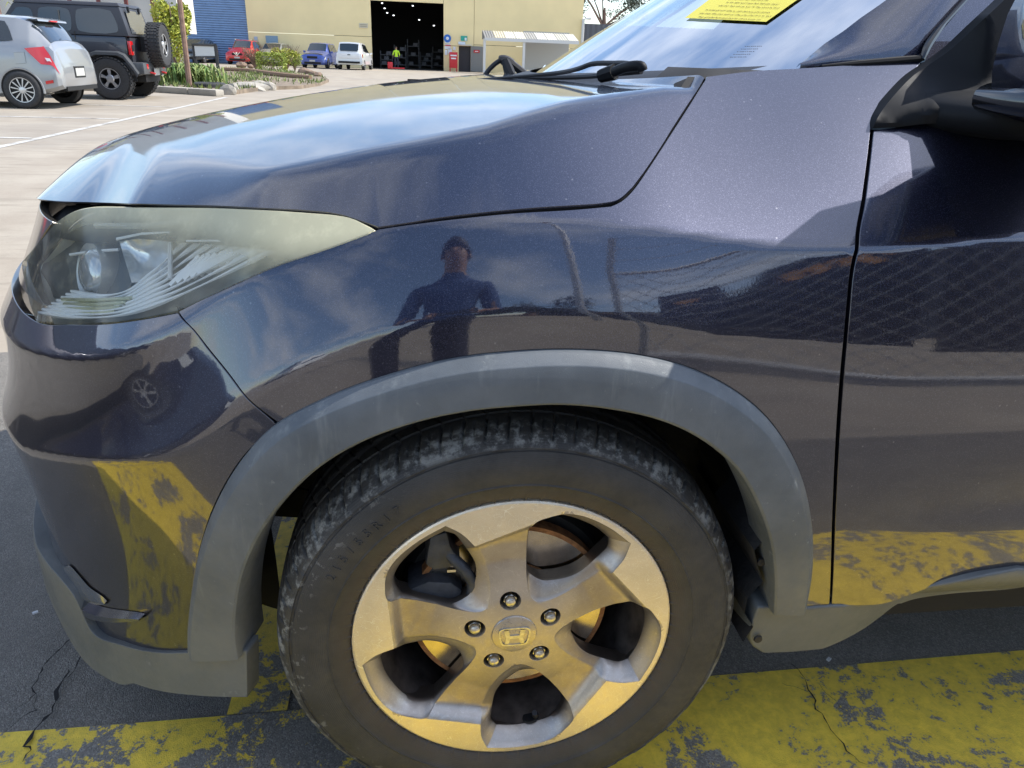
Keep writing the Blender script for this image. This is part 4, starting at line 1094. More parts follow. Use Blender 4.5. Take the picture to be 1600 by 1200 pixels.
MB().tube(catmull(pth([(1004, 110, .34), (1002, 104, .34), (990, 103, .35), (975, 106, .37), (960, 112, .39)]), 4), [.0075]*17, 10).build('wiper_cap', M_SATIN, WP, smooth=True)
MB().tube(pth([(960, 112, .40), (938, 119, .42)]), [.012, .010], 8).build('wiper_pivot', M_SATIN, WP, smooth=True)
MB().tube(catmull(pth([(1002, 112, .36), (900, 121, .55), (800, 121, .75)]), 4), .004, 6).build('wiper_blade', M_DARK, WP, smooth=True)
MB().tube(catmull(pth([(824, 119, 1.25), (805, 104, 1.25), (792, 95, 1.25), (784, 94, 1.25), (776, 98, 1.25), (765, 108, 1.25), (757, 119, 1.25)]), 4), [.010]*6+[.012]*8+[.006]*11, 8).build('wiper_arm', M_DARK, WP2, smooth=True)
MB().tube(pth([(790, 96, 1.24), (795, 110, 1.22), (800, 120, 1.2)]), [.011, .014, .012], 8).build('wiper_pivot', M_SATIN, WP2, smooth=True)
# paper notice behind the glass
def onWS(px, py, o=-.012):
    p0 = WS(.6, .3, o); a = WS(.6, .35, o)-p0; b2 = WS(.7, .3, o)-p0; return on_plane(px, py, p0, np.cross(a, b2))
_ys = np.linspace(.26, 1.5, 60); _ss = np.linspace(0, 1, 60)
_V = [tuple(WS(y, q_, .003)) for y in _ys for q_ in _ss]; _F = [(i*60+j, (i+1)*60+j, (i+1)*60+j+1, i*60+j+1) for i in range(59) for j in range(59)]
_wb = BVHTree.FromPolygons(_V, _F)
def onWSc(px, py):
    h = _wb.ray_cast(Vector(CAM), Vector(ray(px, py)), 6)[0]; return np.array(h)
c4 = [onWSc(1070, 28), onWSc(1197, 34), onWSc(1262, -12), onWSc(1128, -16)]
M_PAPER = simple('yellow_paper', (.80, .68, .10), .7)
_px4 = np.array([(1070, 28), (1197, 34), (1262, -12), (1128, -16)], float)
def pq(a, b2, o=0.0):
    q = _px4[0]*(1-a)*(1-b2)+_px4[1]*a*(1-b2)+_px4[2]*a*b2+_px4[3]*(1-a)*b2; p = onWSc(*q); return p+(CAM-p)/np.linalg.norm(CAM-p)*o
pap = MB().grid(np.array([[pq(a, b2) for b2 in np.linspace(0, 1, 6)] for a in np.linspace(0, 1, 6)])).build('paper_notice', M_PAPER, None, smooth=True)
tag(pap, 'yellow printed paper notice stuck inside the windscreen', 'notice')
M_INK = simple('print_ink', (.03, .03, .03), .8)
nn_ = np.cross(c4[1]-c4[0], c4[3]-c4[0]); nn_ /= np.linalg.norm(nn_); nn_ = nn_ if nn_@(CAM-c4[0]) > 0 else -nn_
ink = MB()
for ln, (b2, a0, a1) in enumerate([(.30, .22, .70), (.42, .24, .86), (.54, .20, .93), (.70, .12, .90), (.82, .10, .96), (.94, .14, .9)]):
    a = a0
    while a < a1:
        wl = rng.uniform(.025, .07); x = a
        while x < min(a+wl, a1):
            L_ = rng.uniform(.004, .009); y0 = b2+rng.uniform(-.012, .012)
            q4 = []
            for (da, db) in ((0, -.017), (L_*.7, -.017), (L_*.7, .017), (0, .017)):
                aa_, bb2 = x+da, y0+db*rng.uniform(.5, 1.1)
                q4.append(pq(aa_, 1-bb2, .0015))
            ink.add(q4, [(0, 1, 2, 3)]); x += L_+.004
        a += wl+.015
ink.build('printed_lines', M_INK, pap)
# small printed marks on the glass
ink = MB()
for i in range(5):
    for j in range(9):
        x, y = 1164-i*6+j*3.0+rng.uniform(-.5, .5), 72+i*4.2-j*.05
        q4 = [onWS(x+a, y+b2, .003) for a, b2 in ((0, 0), (1.8, 0), (2.1, 1.1), (.2, 1.1))]; ink.add(q4, [(0, 1, 2, 3)])
ink.build('glass_marking', M_INK, CAR)
# interior: dashboard, seats, wheel
M_DASH = simple('dash_grey', (.05, .055, .06), .7)
MB().box((.75, .88, .93), (.75, 1.30, .10)).build('dashboard', M_DASH, CAR, bevel=.03)
for yy2 in (.50, 1.26):
    MB().box((1.75, yy2, .95), (.16, .46, .62)).build('seat', M_DASH, CAR, bevel=.05)
MB().lathe([(.175, 0), (.185, .012), (.195, 0), (.185, -.012), (.175, 0)], 32, axis='x').build('steering_wheel', M_DARK, CAR, smooth=True).location = (1.15, 1.26, 1.0)
# rest of the body: roof, far side, tail
M_SIDEGL = simple('tinted_side_glass', (.01, .012, .014), .03, coat=1)
def roofz(x): return float(np.interp(x, [.98, 1.3, 1.8, 2.4, 3.0, 3.25], [1.545, 1.59, 1.60, 1.57, 1.50, 1.42]))
P_ = np.array([[(x, .88+s*(.55+.03*math.sin(PI*(x-.98)/2.3)), roofz(x)-.055*abs(s)**4) for s in np.linspace(-1, 1, 15)] for x in np.linspace(.98, 3.25, 16)])
MB().grid(P_).build('roof', M_PAINT, CAR, smooth=True)
for sg in (-1, 1):
    P_ = np.array([[(x, .88+sg*(.55+.03*math.sin(PI*(x-.98)/2.3)+(.09*(1-t))), (roofz(x)-.055)*t+(1.02)*(1-t)) for t in np.linspace(0, 1, 5)] for x in np.linspace(1.12, 3.1, 14)])
    MB().grid(P_ if sg > 0 else P_[:, ::-1]).build('side_window', M_SIDEGL, CAR, smooth=True)
    P_ = np.array([[(x, .88+sg*(.625+.14*(1-t)), (1.0+.56*t)) for x in (a, a+.07)] for t in np.linspace(0, 1, 6) for a in ()]) if False else None
MB().grid(np.array([[(.60+.45*t+.02, .88-.62*(1-.10*t), 1.06+.48*t), (1.13, .88-.64+.09*t, 1.02+.52*t)] for t in np.linspace(0, 1, 6)])).build('front_door_glass', M_SIDEGL, CAR, smooth=True)
MB().grid(np.array([[(.60+.45*t+.02, .88+.62*(1-.10*t), 1.06+.48*t), (1.13, .88+.64-.09*t, 1.02+.52*t)][::-1] for t in np.linspace(0, 1, 6)])).build('front_door_glass', M_SIDEGL, CAR, smooth=True)
# rear flank of this side, its far twin and the tail
def flank(u0, u1, z0, z1, mirror_, cut=None, nu=40, nz=24):
    P_ = []
    for u in np.linspace(u0, u1, nu):
        zb = z0
        x = float(np.interp(u, UG, BX))
        for cxw in ((2.61,) if not mirror_ else (0, 2.61)):
            if abs(x-cxw) < .385: zb = max(zb, WZ+math.sqrt(.385**2-(x-cxw)**2))
        col_ = skinP(np.stack([np.full(nz, u), np.linspace(zb, z1, nz)], 1))
        if mirror_: col_[:, 1] = 1.76-col_[:, 1]
        P_.append(col_)
    P_ = np.array(P_); return P_[:, ::-1] if mirror_ else P_
MB().grid(flank(u_of_x(1.428), u_of_x(3.40), .43, 1.02, False)).build('rear_flank', M_PAINT, CAR, smooth=True)
MB().grid(flank(U0+.03, u_of_x(3.40), .43, .83, True, nu=120)).build('far_flank', M_PAINT, CAR, smooth=True)
MB().grid(flank(-.15, u_of_x(3.40), .83, 1.02, True, nu=70)).build('far_shoulder', M_PAINT, CAR, smooth=True)
MB().grid(np.array([[(3.38+.04*math.sin(PI*(z-.3)), y, z) for z in np.linspace(.3, 1.05, 8)] for y in np.linspace(.45, 1.31, 6)])).build('tailgate', M_PAINT, CAR, smooth=True)
MB().box((1.95, .88, .34), (2.9, 1.66, .10)).build('underbody', M_BLACK, CAR)
MB().box((.0, .88, .55), (1.1, .9, .5)).build('engine_bay', M_BLACK, CAR)
# other three wheels (simple lathe shapes, hardly seen)
def plain_wheel(x, y, r, wdt, parent, name='wheel', rimr=.66, spokes=5, fl=-1, rimmat=None, rz=0, sw=.4):
    e = thing(name, '', 'x'); del e['label']; del e['category']; e.parent = parent; e.location = (x, y, r); e.rotation_euler = (0, 0, rz)
    pr = [(r*rimr, -wdt*.42), (r*(rimr+.12), -wdt*.5), (r*.93, -wdt*.47), (r*.985, -wdt*.36), (r, -wdt*.2), (r, wdt*.2), (r*.985, wdt*.36), (r*.93, wdt*.47), (r*rimr, wdt*.45)]
    MB().lathe(pr, 40).build('tyre', M_TYRE_FAR, e, smooth=True, angle=50)
    MB().lathe([(r*rimr, -wdt*.42), (r*(rimr-.05), -wdt*.40), (r*(rimr-.07), -wdt*.25), (r*(rimr-.1), wdt*.1), (0, wdt*.1)], 40).build('wheel_well', M_BLACK, e, smooth=True, angle=50)
    m_ = MB(); yo = -wdt*.38
    for k in range(spokes):
        a = 2*PI*k/spokes+.3; R0 = r*.16; R1_ = r*(rimr-.02); w0, w1 = r*.30/spokes**.5*sw/.4*.6, r*.55/spokes**.5*sw/.4*.6
        t_ = np.array([-math.sin(a), 0, math.cos(a)]); d_ = np.array([math.cos(a), 0, math.sin(a)])
        m_.prism([d_*R0-t_*w0*.5+(0, yo, 0), d_*R1_-t_*w1*.5+(0, yo, 0), d_*R1_+t_*w1*.5+(0, yo, 0), d_*R0+t_*w0*.5+(0, yo, 0)], (0, wdt*.1, 0))
    m_.lathe([(0, yo-.01), (r*.16, yo-.006), (r*.2, yo+.01)], 24); m_.lathe([(r*rimr, -wdt*.43), (r*(rimr-.035), -wdt*.425), (r*(rimr-.045), -wdt*.36)], 40)
    m_.build('rim', rimmat or M_RIM_FAR, e, smooth=True, angle=35); return e
M_TYRE_FAR = simple('tyre_rubber_plain', (.03, .03, .031), .75, noise=.25, nscale=30)
M_RIM_FAR = simple('silver_rim', (.55, .56, .58), .3, metal=.8)
plain_wheel(2.61, .10, .334, .215, CAR)
for xw in (0, 2.61):
    e = plain_wheel(xw, 1.66, .334, .215, CAR, rz=PI)
# ================================================================== GROUND
def worldpos(g):
    geo = g.n('ShaderNodeNewGeometry'); return geo.outputs['Position']
def asphalt_nodes(g, p):
    """returns colour, height of worn asphalt at world position p"""
    big = g.noise(p, .8, 4, .6); mid = g.noise(p, 9, 5, .6)
    vo = g.n('ShaderNodeTexVoronoi', feature='F1'); g.t.links.new(p, vo.inputs['Vector']); vo.inputs['Scale'].default_value = 430
    vc = g.n('ShaderNodeSeparateColor'); g.t.links.new(vo.outputs['Color'], vc.inputs[0])
    fine = g.noise(p, 420, 4, .75)
    c = g.mix(g.ramp(mid, .3, .7), (.165, .148, .125), (.225, .203, .172))
    c = g.mix(g.ramp(vc.outputs[0], .5, .95, 0, .6), c, (.36, .34, .30))
    c = g.mix(g.ramp(vc.outputs[1], .5, .95, 0, .65), c, (.085, .082, .078))
    c = g.mix(g.ramp(big, .5, .7, 0, .4), c, (.15, .13, .11))
    h = g.math('ADD', g.math('MULTIPLY', vo.outputs['Distance'], -60), g.math('MULTIPLY', fine, .8))
    return c, h
def make_asphalt():
    m, t, b = mat('worn_asphalt'); g = G(t); p = worldpos(g); c, h = asphalt_nodes(g, p)
    t.links.new(c, b.inputs['Base Color']); b.inputs['Roughness'].default_value = .78
    t.links.new(g.bump(h, .45, .0022), b.inputs['Normal']); return m
def make_concrete():
    m, t, b = mat('pale_concrete'); g = G(t); p = worldpos(g)
    n0 = g.noise(p, .25, 5, .6); n1 = g.noise(p, 1.3, 6, .65); n2 = g.noise(g.scalev(p, (.5, 3, 1)), 2.2, 5, .65); n3 = g.noise(p, 22, 5, .7)
    c = g.mix(g.ramp(n1, .3, .7), (.29, .245, .19), (.36, .315, .25))
    c = g.mix(g.ramp(n2, .52, .68, 0, .5), c, (.20, .168, .128))
    c = g.mix(g.ramp(n3, .55, .75, 0, .3), c, (.17, .15, .12))
    c = g.mix(g.ramp(n0, .52, .60, 0, .3), c, (.21, .19, .165))
    sy = g.n('ShaderNodeSeparateXYZ'); t.links.new(p, sy.inputs[0])
    t.links.new(c, b.inputs['Base Color']); b.inputs['Roughness'].default_value = .85
    t.links.new(g.bump(n3, .3, .01), b.inputs['Normal']); return m
def make_line(name, col, wear_lo, wear_hi, under='asphalt', sc=1.0):
    m, t, b = mat(name); g = G(t); p = worldpos(g)
    if under == 'asphalt': c, h = asphalt_nodes(g, p)
    else: c = (.24, .21, .17); h = None
    n1 = g.noise(p, 5*sc, 6, .62, .4); n2 = g.noise(p, 45*sc, 5, .72, .3); n3 = g.noise(p, 210, 3, .7)
    s = g.n('ShaderNodeSeparateXYZ'); t.links.new(p, s.inputs[0])
    k = g.math('ADD', g.math('MULTIPLY', n1, .62), g.math('ADD', g.math('MULTIPLY', n2, .34), g.math('MULTIPLY', n3, .10)))
    mask = g.ramp(k, wear_lo, wear_hi, 1, 0)
    tint = g.mix(g.ramp(n2, .3, .7), col, tuple(q*.72 for q in col)); dirt = g.mix(g.ramp(n1, .40, .62, 0, .45), tint, tuple(q*.45+.02 for q in col))
    t.links.new(g.mix(mask, c, dirt), b.inputs['Base Color']); b.inputs['Roughness'].default_value = .6
    hh = g.math('ADD', g.math('MULTIPLY', mask, .9), g.math('MULTIPLY', n3, .8)) if h is None else g.math('ADD', g.math('MULTIPLY', mask, 1.0), g.math('MULTIPLY', h, .55))
    t.links.new(g.bump(hh, .22, .002), b.inputs['Normal']); return m
M_ASPH = make_asphalt(); M_CONC = make_concrete()
M_YEL = make_line('worn_yellow_paint', (.95, .67, .06), .553, .583)
M_YEL2 = make_line('worn_yellow_paint_patchy', (.95, .67, .06), .515, .54)
M_WHITE = make_line('worn_white_line', (.62, .60, .55), .56, .66, under='concrete', sc=.6)
def sheet(name, pts, z, material, kind='structure'):
    o = meshobj(name, [(x, y, z) for x, y in pts], [tuple(range(len(pts)))], material); o['kind'] = kind; return o
sheet('ground', [(-400, -300), (400, -300), (400, 600), (-400, 600)], 0, M_CONC)
sheet('asphalt', [(-3.6, -1.3), (9, -1.1), (9, 2.15), (-1.5, 2.05), (-3.6, 1.7)], .004, M_ASPH)
sheet('yellow_marking', [(-2.1, .205), (-.70, .202), (-.70, -.42), (-2.1, -.42)], .008, M_YEL)
sheet('yellow_marking', [(-.70, .202), (-.22, .208), (-.22, -.42), (-.70, -.42)], .008, M_YEL2)
sheet('yellow_marking', [(-.22, .208), (.46, .219), (1.1, .229), (5, .30), (5, -.42), (-.22, -.42)], .008, M_YEL)
sheet('yellow_marking', [(-.475, .2065), (-.372, .2075), (-.372, 2.1), (-.475, 2.1)], .008, M_YEL)
for (a, b_, wd) in [((-4.69, 3.0), (-4.62, 19.2), .10), ((-4.75, 12.3), (-10, 12.1), .10), ((-4.75, 15.3), (-10, 15.3), .10), ((-4.75, 9.3), (-10, 9.2), .10), ((-4.7, 21.3), (-4.75, 21.6), .1)]:
    a, b_ = np.array(a), np.array(b_); t = (b_-a)/np.linalg.norm(b_-a); n = np.array([-t[1], t[0]])*wd/2
    sheet('bay_line', [a-n, b_-n, b_+n, a+n][::1], .004, M_WHITE)
# cracks in the asphalt
M_CRACK = simple('crack_dark', (.012, .011, .011), .95)
def crack(px, wd, seed):
    r_ = np.random.default_rng(seed); c = resample(np.array([on_z(x, y, .0045)[:2] for x, y in px]), .012); n = len(c)
    c = c+gsmv(r_.normal(0, .010, (n, 2)), 1.2)+r_.normal(0, .0022, (n, 2)); w_ = wd*np.clip(r_.uniform(.2, 1.3, n), .2, 1.3)*np.minimum(1, np.minimum(np.arange(n)+1, n-np.arange(n))/4)
    t = np.gradient(c, axis=0); t /= np.linalg.norm(t, axis=1, keepdims=True); nn = np.stack([-t[:, 1], t[:, 0]], 1)
    L = np.c_[c-nn*w_[:, None], np.full(n, .0122)]; R4 = np.c_[c+nn*w_[:, None], np.full(n, .0122)]
    o = MB().grid(np.stack([L, R4], 1)[:, ::-1]).build('ground_crack', M_CRACK); o['kind'] = 'structure'
def gsmv(a, s): return np.stack([gsm(a[:, k], s) for k in range(a.shape[1])], 1)
crack([(118, 990), (95, 1020), (70, 1045), (58, 1085), (20, 1120)], .0016, 1)
crack([(112, 1045), (92, 1075), (86, 1100), (70, 1125), (50, 1150), (35, 1199)], .0032, 2)
crack([(135, 1010), (130, 1040), (98, 1075)], .0012, 3)
crack([(58, 1085), (62, 1120), (15, 1150)], .0010, 4)
crack([(1236, 1035), (1262, 1080), (1275, 1110), (1310, 1150), (1345, 1199)], .0013, 5)
crack([(1225, 1080), (1255, 1090), (1262, 1080)], .0008, 6)
crack([(1280, 1070), (1310, 1105), (1330, 1125)], .0008, 7)
# pale stone chips on the ground
for i, (x, y) in enumerate([(1295, 1030), (55, 957), (1470, 935)]):
    p = on_z(x, y, .012); o = MB().box(p, (.010, .006, .003), rz=.6).build('paint_chip', simple('chip_white', (.6, .6, .6), .8)); o['kind'] = 'stuff'

# ================================================================== BACKGROUND: warehouse
WY = 66.0
def wq(px, py, dy=0.0): return on_y(px, py, WY-dy)
M_WALL = simple('cream_precast_wall', (.86, .70, .38), .85, noise=.05, nscale=.6, bump=.05, bscale=3)
M_TRIM = simple('downpipe_white', (.6, .6, .58), .6)
M_JOINT = simple('wall_joint', (.30, .25, .17), .9)
BLD = thing('warehouse', 'large cream warehouse with an open dark doorway and a blue roller door', 'building', (0, WY, 0))
def add_b(mbx, name, material, smooth=False, label=None, parent=None):
    v = [(a, b_-WY, c) for a, b_, c in mbx.v] if parent is None else mbx.v
    mbx.v = v; return mbx.build(name, material, parent or BLD, smooth=smooth, label=label)
ZT = 11.5
xL = wq(391, 90)[0]; xBd0 = wq(283, 40)[0]; xdl = wq(581, 60)[0]; xdr = wq(693, 60)[0]; ztop = wq(640, 3)[2]; xR = wq(909, 60)[0]
xp0, xp1 = wq(717, 95)[0], wq(735, 95)[0]; zpd = wq(726, 72)[2]
def slab(x0, x1, z0, z1, y0=0, th=.3): return MB().box(((x0+x1)/2, WY+y0+th/2, (z0+z1)/2), (x1-x0, th, z1-z0))
# wall panels with real joints between them
xs = [xL, (xL+xdl)/2, xdl]
gap = .03
def wall_piece(x0, x1, z0, z1): add_b(slab(x0+gap/2, x1-gap/2, z0, z1-gap), 'wall_panel', M_WALL)
zj = wq(480, 53)[2]
for x0, x1 in ((xL, xdl),):
    wall_piece(x0, x1, 0, zj); wall_piece(x0, x1, zj, 7.2); wall_piece(x0, x1, 7.2, ZT)
wall_piece(xdl, xdr, ztop, 7.2); wall_piece(xdl, xdr, 7.2, ZT)
xj = wq(741, 20)[0]
wall_piece(xdr, xp0, 0, zpd); wall_piece(xp1, xj, 0, zpd); wall_piece(xdr, xj, zpd, 7.2-1.3); wall_piece(xdr, xj, 7.2-1.3, ZT)
zj2 = wq(800, 72)[2]
wall_piece(xj, xR, 0, max(zj2, 1.2)); wall_piece(xj, xR, max(zj2, 1.2), 5.9); wall_piece(xj, xR, 5.9, ZT)
add_b(slab(xL, xR, 0, ZT-.1, .33, .05), 'joint_backing', M_JOINT) if False else None
wall_piece(-32, xBd0, 0, ZT); wall_piece(xBd0, xL, 8.2, ZT)
# roller door with real corrugation
M_ROLL = simple('blue_roller_door', (.20, .30, .46), .5, metal=.2, noise=.08, nscale=3)
zz_ = np.arange(0, 8.2, .055); P_ = np.array([[(x, WY+.18+.03*math.sin(i*PI/1.5), z) for x in (xBd0, xL)] for i, z in enumerate(zz_)])
add_b(MB().grid(P_[:, ::-1]), 'roller_door', M_ROLL)
# dark interior
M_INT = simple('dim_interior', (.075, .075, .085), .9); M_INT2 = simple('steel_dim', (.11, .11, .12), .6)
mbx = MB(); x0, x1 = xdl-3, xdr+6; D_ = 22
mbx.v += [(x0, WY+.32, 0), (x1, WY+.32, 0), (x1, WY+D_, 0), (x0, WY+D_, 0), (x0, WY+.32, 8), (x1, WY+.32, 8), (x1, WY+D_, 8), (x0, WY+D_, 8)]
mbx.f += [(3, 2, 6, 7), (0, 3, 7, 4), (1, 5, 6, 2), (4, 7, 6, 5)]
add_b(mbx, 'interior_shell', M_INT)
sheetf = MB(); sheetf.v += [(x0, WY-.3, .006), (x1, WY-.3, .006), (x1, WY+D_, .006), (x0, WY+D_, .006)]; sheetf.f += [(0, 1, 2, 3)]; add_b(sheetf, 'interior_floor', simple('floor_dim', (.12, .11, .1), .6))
for i in range(5):
    add_b(MB().box((0, WY+3+i*3.6, 6.1), (14, .12, .3)), 'roof_purlin', M_INT2)
for i in range(5):
    yy2 = WY+4+i*1.3; rk = MB(); hx_ = 1.0+.5*((i*7) % 3)
    for q in (-.5, .5): rk.box((xdl+1.0+i*1.15+q, yy2, hx_/2+.2), (.07, .07, hx_+.4))
    for q in range(3): rk.box((xdl+1.0+i*1.15, yy2, .3+q*hx_/2.6), (1.0, .5, .06)); rk.box((xdl+.8+i*1.15+.2*q, yy2-.1, .45+q*hx_/2.6), (.4, .35, .25))
    add_b(rk, 'storage_rack', M_INT2)
M_TUBE = simple('skylight_strip', (1, 1, 1), .5, emit=(.9, .95, 1, 2))
for i, (a, b_) in enumerate([(597, 5), (601, 13), (605, 20), (615, 24), (645, 9), (655, 31), (678, 40)]):
    p = on_y(a, b_, WY+12); add_b(MB().box(p, (.15, .1, .07)), 'ceiling_lamp', M_TUBE)
# people door, signs, cabinet, panels, canopy
add_b(MB().box(((xp0+xp1)/2, WY+.25, zpd/2), (xp1-xp0, .1, zpd)), 'personnel_door', simple('door_dark', (.03, .028, .035), .6))
def board(name, x0, y0, x1, y1, material, dy=.05, th=.04, label=None):
    a, b_ = wq(x0, y0), wq(x1, y1)
    return add_b(MB().box(((a[0]+b_[0])/2, WY-dy, (a[2]+b_[2])/2), (abs(b_[0]-a[0]), th, abs(a[2]-b_[2]))), name, material, label=label)
def txt(body, px, py, h, material, parent, name='lettering', dy=.09, Y=None, sx=1.0):
    p = wq(px, py) if Y is None else on_y(px, py, Y)
    cu = bpy.data.curves.new('t', 'FONT'); cu.body = body; cu.size = h; cu.extrude = .004; cu.align_x = 'CENTER'; cu.align_y = 'CENTER'; cu.resolution_u = 1
    o = bpy.data.objects.new('t', cu); me = bpy.data.meshes.new_from_object(o); bpy.data.objects.remove(o); me.materials.append(material)
    ob = link(bpy.data.objects.new(name, me), parent)
    yy2 = (WY-dy) if Y is None else Y
    ob.matrix_world = Matrix.Translation((p[0], yy2, p[2])) @ Matrix.Rotation(PI/2, 4, 'X') @ Matrix.Diagonal((sx, 1, 1, 1))
    if parent is not None: ob.matrix_parent_inverse = Matrix.Translation(-Vector(parent.location))
    return ob
M_WSIGN = simple('sign_white', (.72, .74, .76), .5); M_BLUE = simple('sign_blue', (.02, .14, .50), .5); M_GREEN = simple('sign_green', (.02, .36, .27), .5)
M_RED = simple('sign_red', (.55, .02, .03), .4); M_GREY = simple('panel_grey', (.22, .22, .21), .7)
bs = board('blue_circle_sign', 695, 55, 703, 68, M_WSIGN); pc_ = wq(699, 60)
add_b(MB().lathe([(0, 0), (.30, 0), (.30, .03)], 20, c=(pc_[0], WY-.11, pc_[2])), 'sign_disc', M_BLUE)
add_b(MB().lathe([(0, 0), (.10, 0), (.12, .02)], 12, c=(pc_[0], WY-.14, pc_[2])), 'sign_figure', M_WSIGN)
board('safety_sign', 695, 69, 704, 77, M_WSIGN); board('safety_sign_band', 695.5, 70, 704, 72, M_RED, dy=.09)
board('safety_sign', 695, 78, 699, 86, M_WSIGN); board('safety_sign', 700, 76, 706, 84, M_WSIGN); board('safety_sign', 708, 73, 712, 78, M_WSIGN)
board('green_exit_sign', 720, 56, 730, 64, M_GREEN); board('exit_sign_figure', 726, 59, 729, 63.5, M_WSIGN, dy=.09)
board('door_sign', 716, 65, 727, 69.5, M_WSIGN); board('door_hood', 717, 69.5, 736, 71.5, M_TRIM, dy=.2, th=.4)
board('wall_plate', 561, 36, 575, 44, simple('plate_beige', (.62, .56, .42), .6), dy=.04)
txt('RAMPS', 568, 40.0, .30, M_JOINT, BLD) if False else None
for i in range(2): board('plate_line', 562.5, 38+i*2.6, 573.5, 39.2+i*2.6, M_JOINT, dy=.08, th=.01)
board('grey_cladding', 735.5, 72, 754, 112.5, M_GREY, dy=.06)
board('no_entry_sign', 740, 78, 749, 82.5, M_RED, dy=.12); board('no_entry_bar', 742, 79.6, 747, 81, M_WSIGN, dy=.16)
board('window', 415, 55.5, 435, 69, simple('sky_glass', (.25, .38, .5), .1, metal=.3), dy=.03); board('wall_notice', 397, 57, 403, 65, simple('notice_blue', (.45, .52, .6), .6), dy=.04)
CAB = thing('fire_cabinet', 'red hose cabinet standing between the warehouse door and the big opening', 'cabinet', tuple(on_z(708, 111)*[1, 0, 0]+np.array([0, WY-.7, 0])))
x0, x1 = wq(701.5, 90)[0]-CAB.location.x, wq(714, 90)[0]-CAB.location.x; z0, z1 = wq(708, 106)[2], wq(708, 81.5)[2]
MB().box(((x0+x1)/2, 0, (z0+z1)/2), (x1-x0, .5, z1-z0)).build('cabinet_box', M_RED, CAB, bevel=.03)
for xx in (x0+.06, x1-.06): MB().box((xx, 0, z0/2), (.08, .4, z0)).build('leg', M_RED, CAB)
for i, q_ in enumerate((.35, .30)): MB().box(((x0+x1)/2, -.27, z1-.25-.22*i), (.5-.1*i, .02, .10)).build('cabinet_label', M_WSIGN, CAB)
DP = thing('downpipe', 'white rainwater pipe down the right end of the cream wall', 'pipe', (xR, WY-.2, 0))
MB().tube([(0, 0, 0), (0, 0, wq(905, 30)[2]), (.6, 0, wq(905, 28)[2])], .12, 8).build('pipe', M_TRIM, DP, smooth=True)
# canopy
CY = WY-6; ctop = lambda x, y: on_y(x, y, CY)
CAN = thing('canopy', 'corrugated metal canopy on posts in front of the warehouse', 'canopy', tuple((ctop(757, 60)*[1, 0, 0])+np.array([0, CY, 0])))
ox = CAN.location.x
xa, xb2 = ctop(757, 60)[0]-ox, ctop(905, 60)[0]-ox; za, zb_ = ctop(757, 58)[2], ctop(757, 46)[2]
cols = [(.25, .25, .25), (.62, .56, .42), (.72, .70, .60), (.74, .72, .62), (.42, .41, .38), (.72, .70, .62), (.74, .71, .62), (.60, .58, .50), (.7, .68, .6)]
nb_ = len(cols)
for i, c_ in enumerate(cols):
    a, b_ = xa+(xb2-xa)*i/nb_, xa+(xb2-xa)*(i+1)/nb_-.03
    P_ = np.array([[(x, 2.2*t, za+(zb_-za)*t+.03*math.sin(j*PI/2)) for t in (0, .5, 1)] for j, x in enumerate(np.linspace(a, b_, 17))])
    MB().grid(P_).build('roof_sheet', simple('roof_sheet_%d' % i, c_, .5, metal=.1), CAN, smooth=True)
MB().box(((xa+xb2)/2, -.02, za-.12), (xb2-xa, .12, .22)).build('fascia', M_TRIM, CAN)
for px_ in (757.5, 819.5):
    xx = ctop(px_, 60)[0]-ox; MB().box((xx, .1, za/2), (.18, .18, za-.2)).build('post', M_TRIM, CAN)
MB().prism([(xa, 0, za-.1), (xa, 2.2, zb_-.05), (xa, 2.2, za-.1)], (.05, 0, 0)).build('gable', M_GREY, CAN)
MB().box(((ctop(825, 80)[0]+ctop(900, 80)[0])/2-ox, 3, 1.6), (ctop(900, 80)[0]-ctop(825, 80)[0], .1, 3.1)).build('side_wall', simple('grey_sheet_wall', (.40, .40, .38), .6), CAN)
# grey shed and roof beyond the cream wall
SH = thing('grey_shed', 'dark grey ribbed shed beyond the cream warehouse', 'shed', tuple(on_y(905, 60, 74)*[1, 1, 0]))
a = on_y(893, 32, 74); b_ = on_y(990, 32, 74); mbx = MB()
P_ = np.array([[(x-SH.location.x, .05*(i % 2), z) for z in (0, a[2]-.2)] for i, x in enumerate(np.arange(a[0], b_[0]+8, .25))]); MB().grid(P_).build('ribbed_wall', simple('shed_grey', (.10, .11, .13), .6), SH)
# pale office block behind the off-roader with brown posts
OB = thing('office_block', 'pale rendered building with brown uprights behind the black off-roader', 'building', tuple(on_y(150, 60, 40)*[1, 1, 0]))
oy = 40; a = on_y(-60, 0, oy); b_ = on_y(279, 30, oy)
MB().box(((a[0]+b_[0])/2-OB.location.x, 1.5, 4.5+.0), (b_[0]-a[0], 3, 5.6)).build('wall', simple('pale_render', (.55, .54, .50), .8, noise=.06, nscale=1), OB)
MB().box(((a[0]+b_[0])/2-OB.location.x, 1.2, .85), (b_[0]-a[0]-1, 2.0, 1.7)).build('dark_base', simple('dark_base', (.10, .10, .09), .8), OB)
for px_ in (-10, 67, 109, 154, 197, 238):
    x = on_y(px_, 0, oy-.3)[0]-OB.location.x; MB().box((x, -.35, 3.6), (.14, .14, 3.2)).build('upright', simple('brown_steel', (.14, .035, .03), .6), OB)
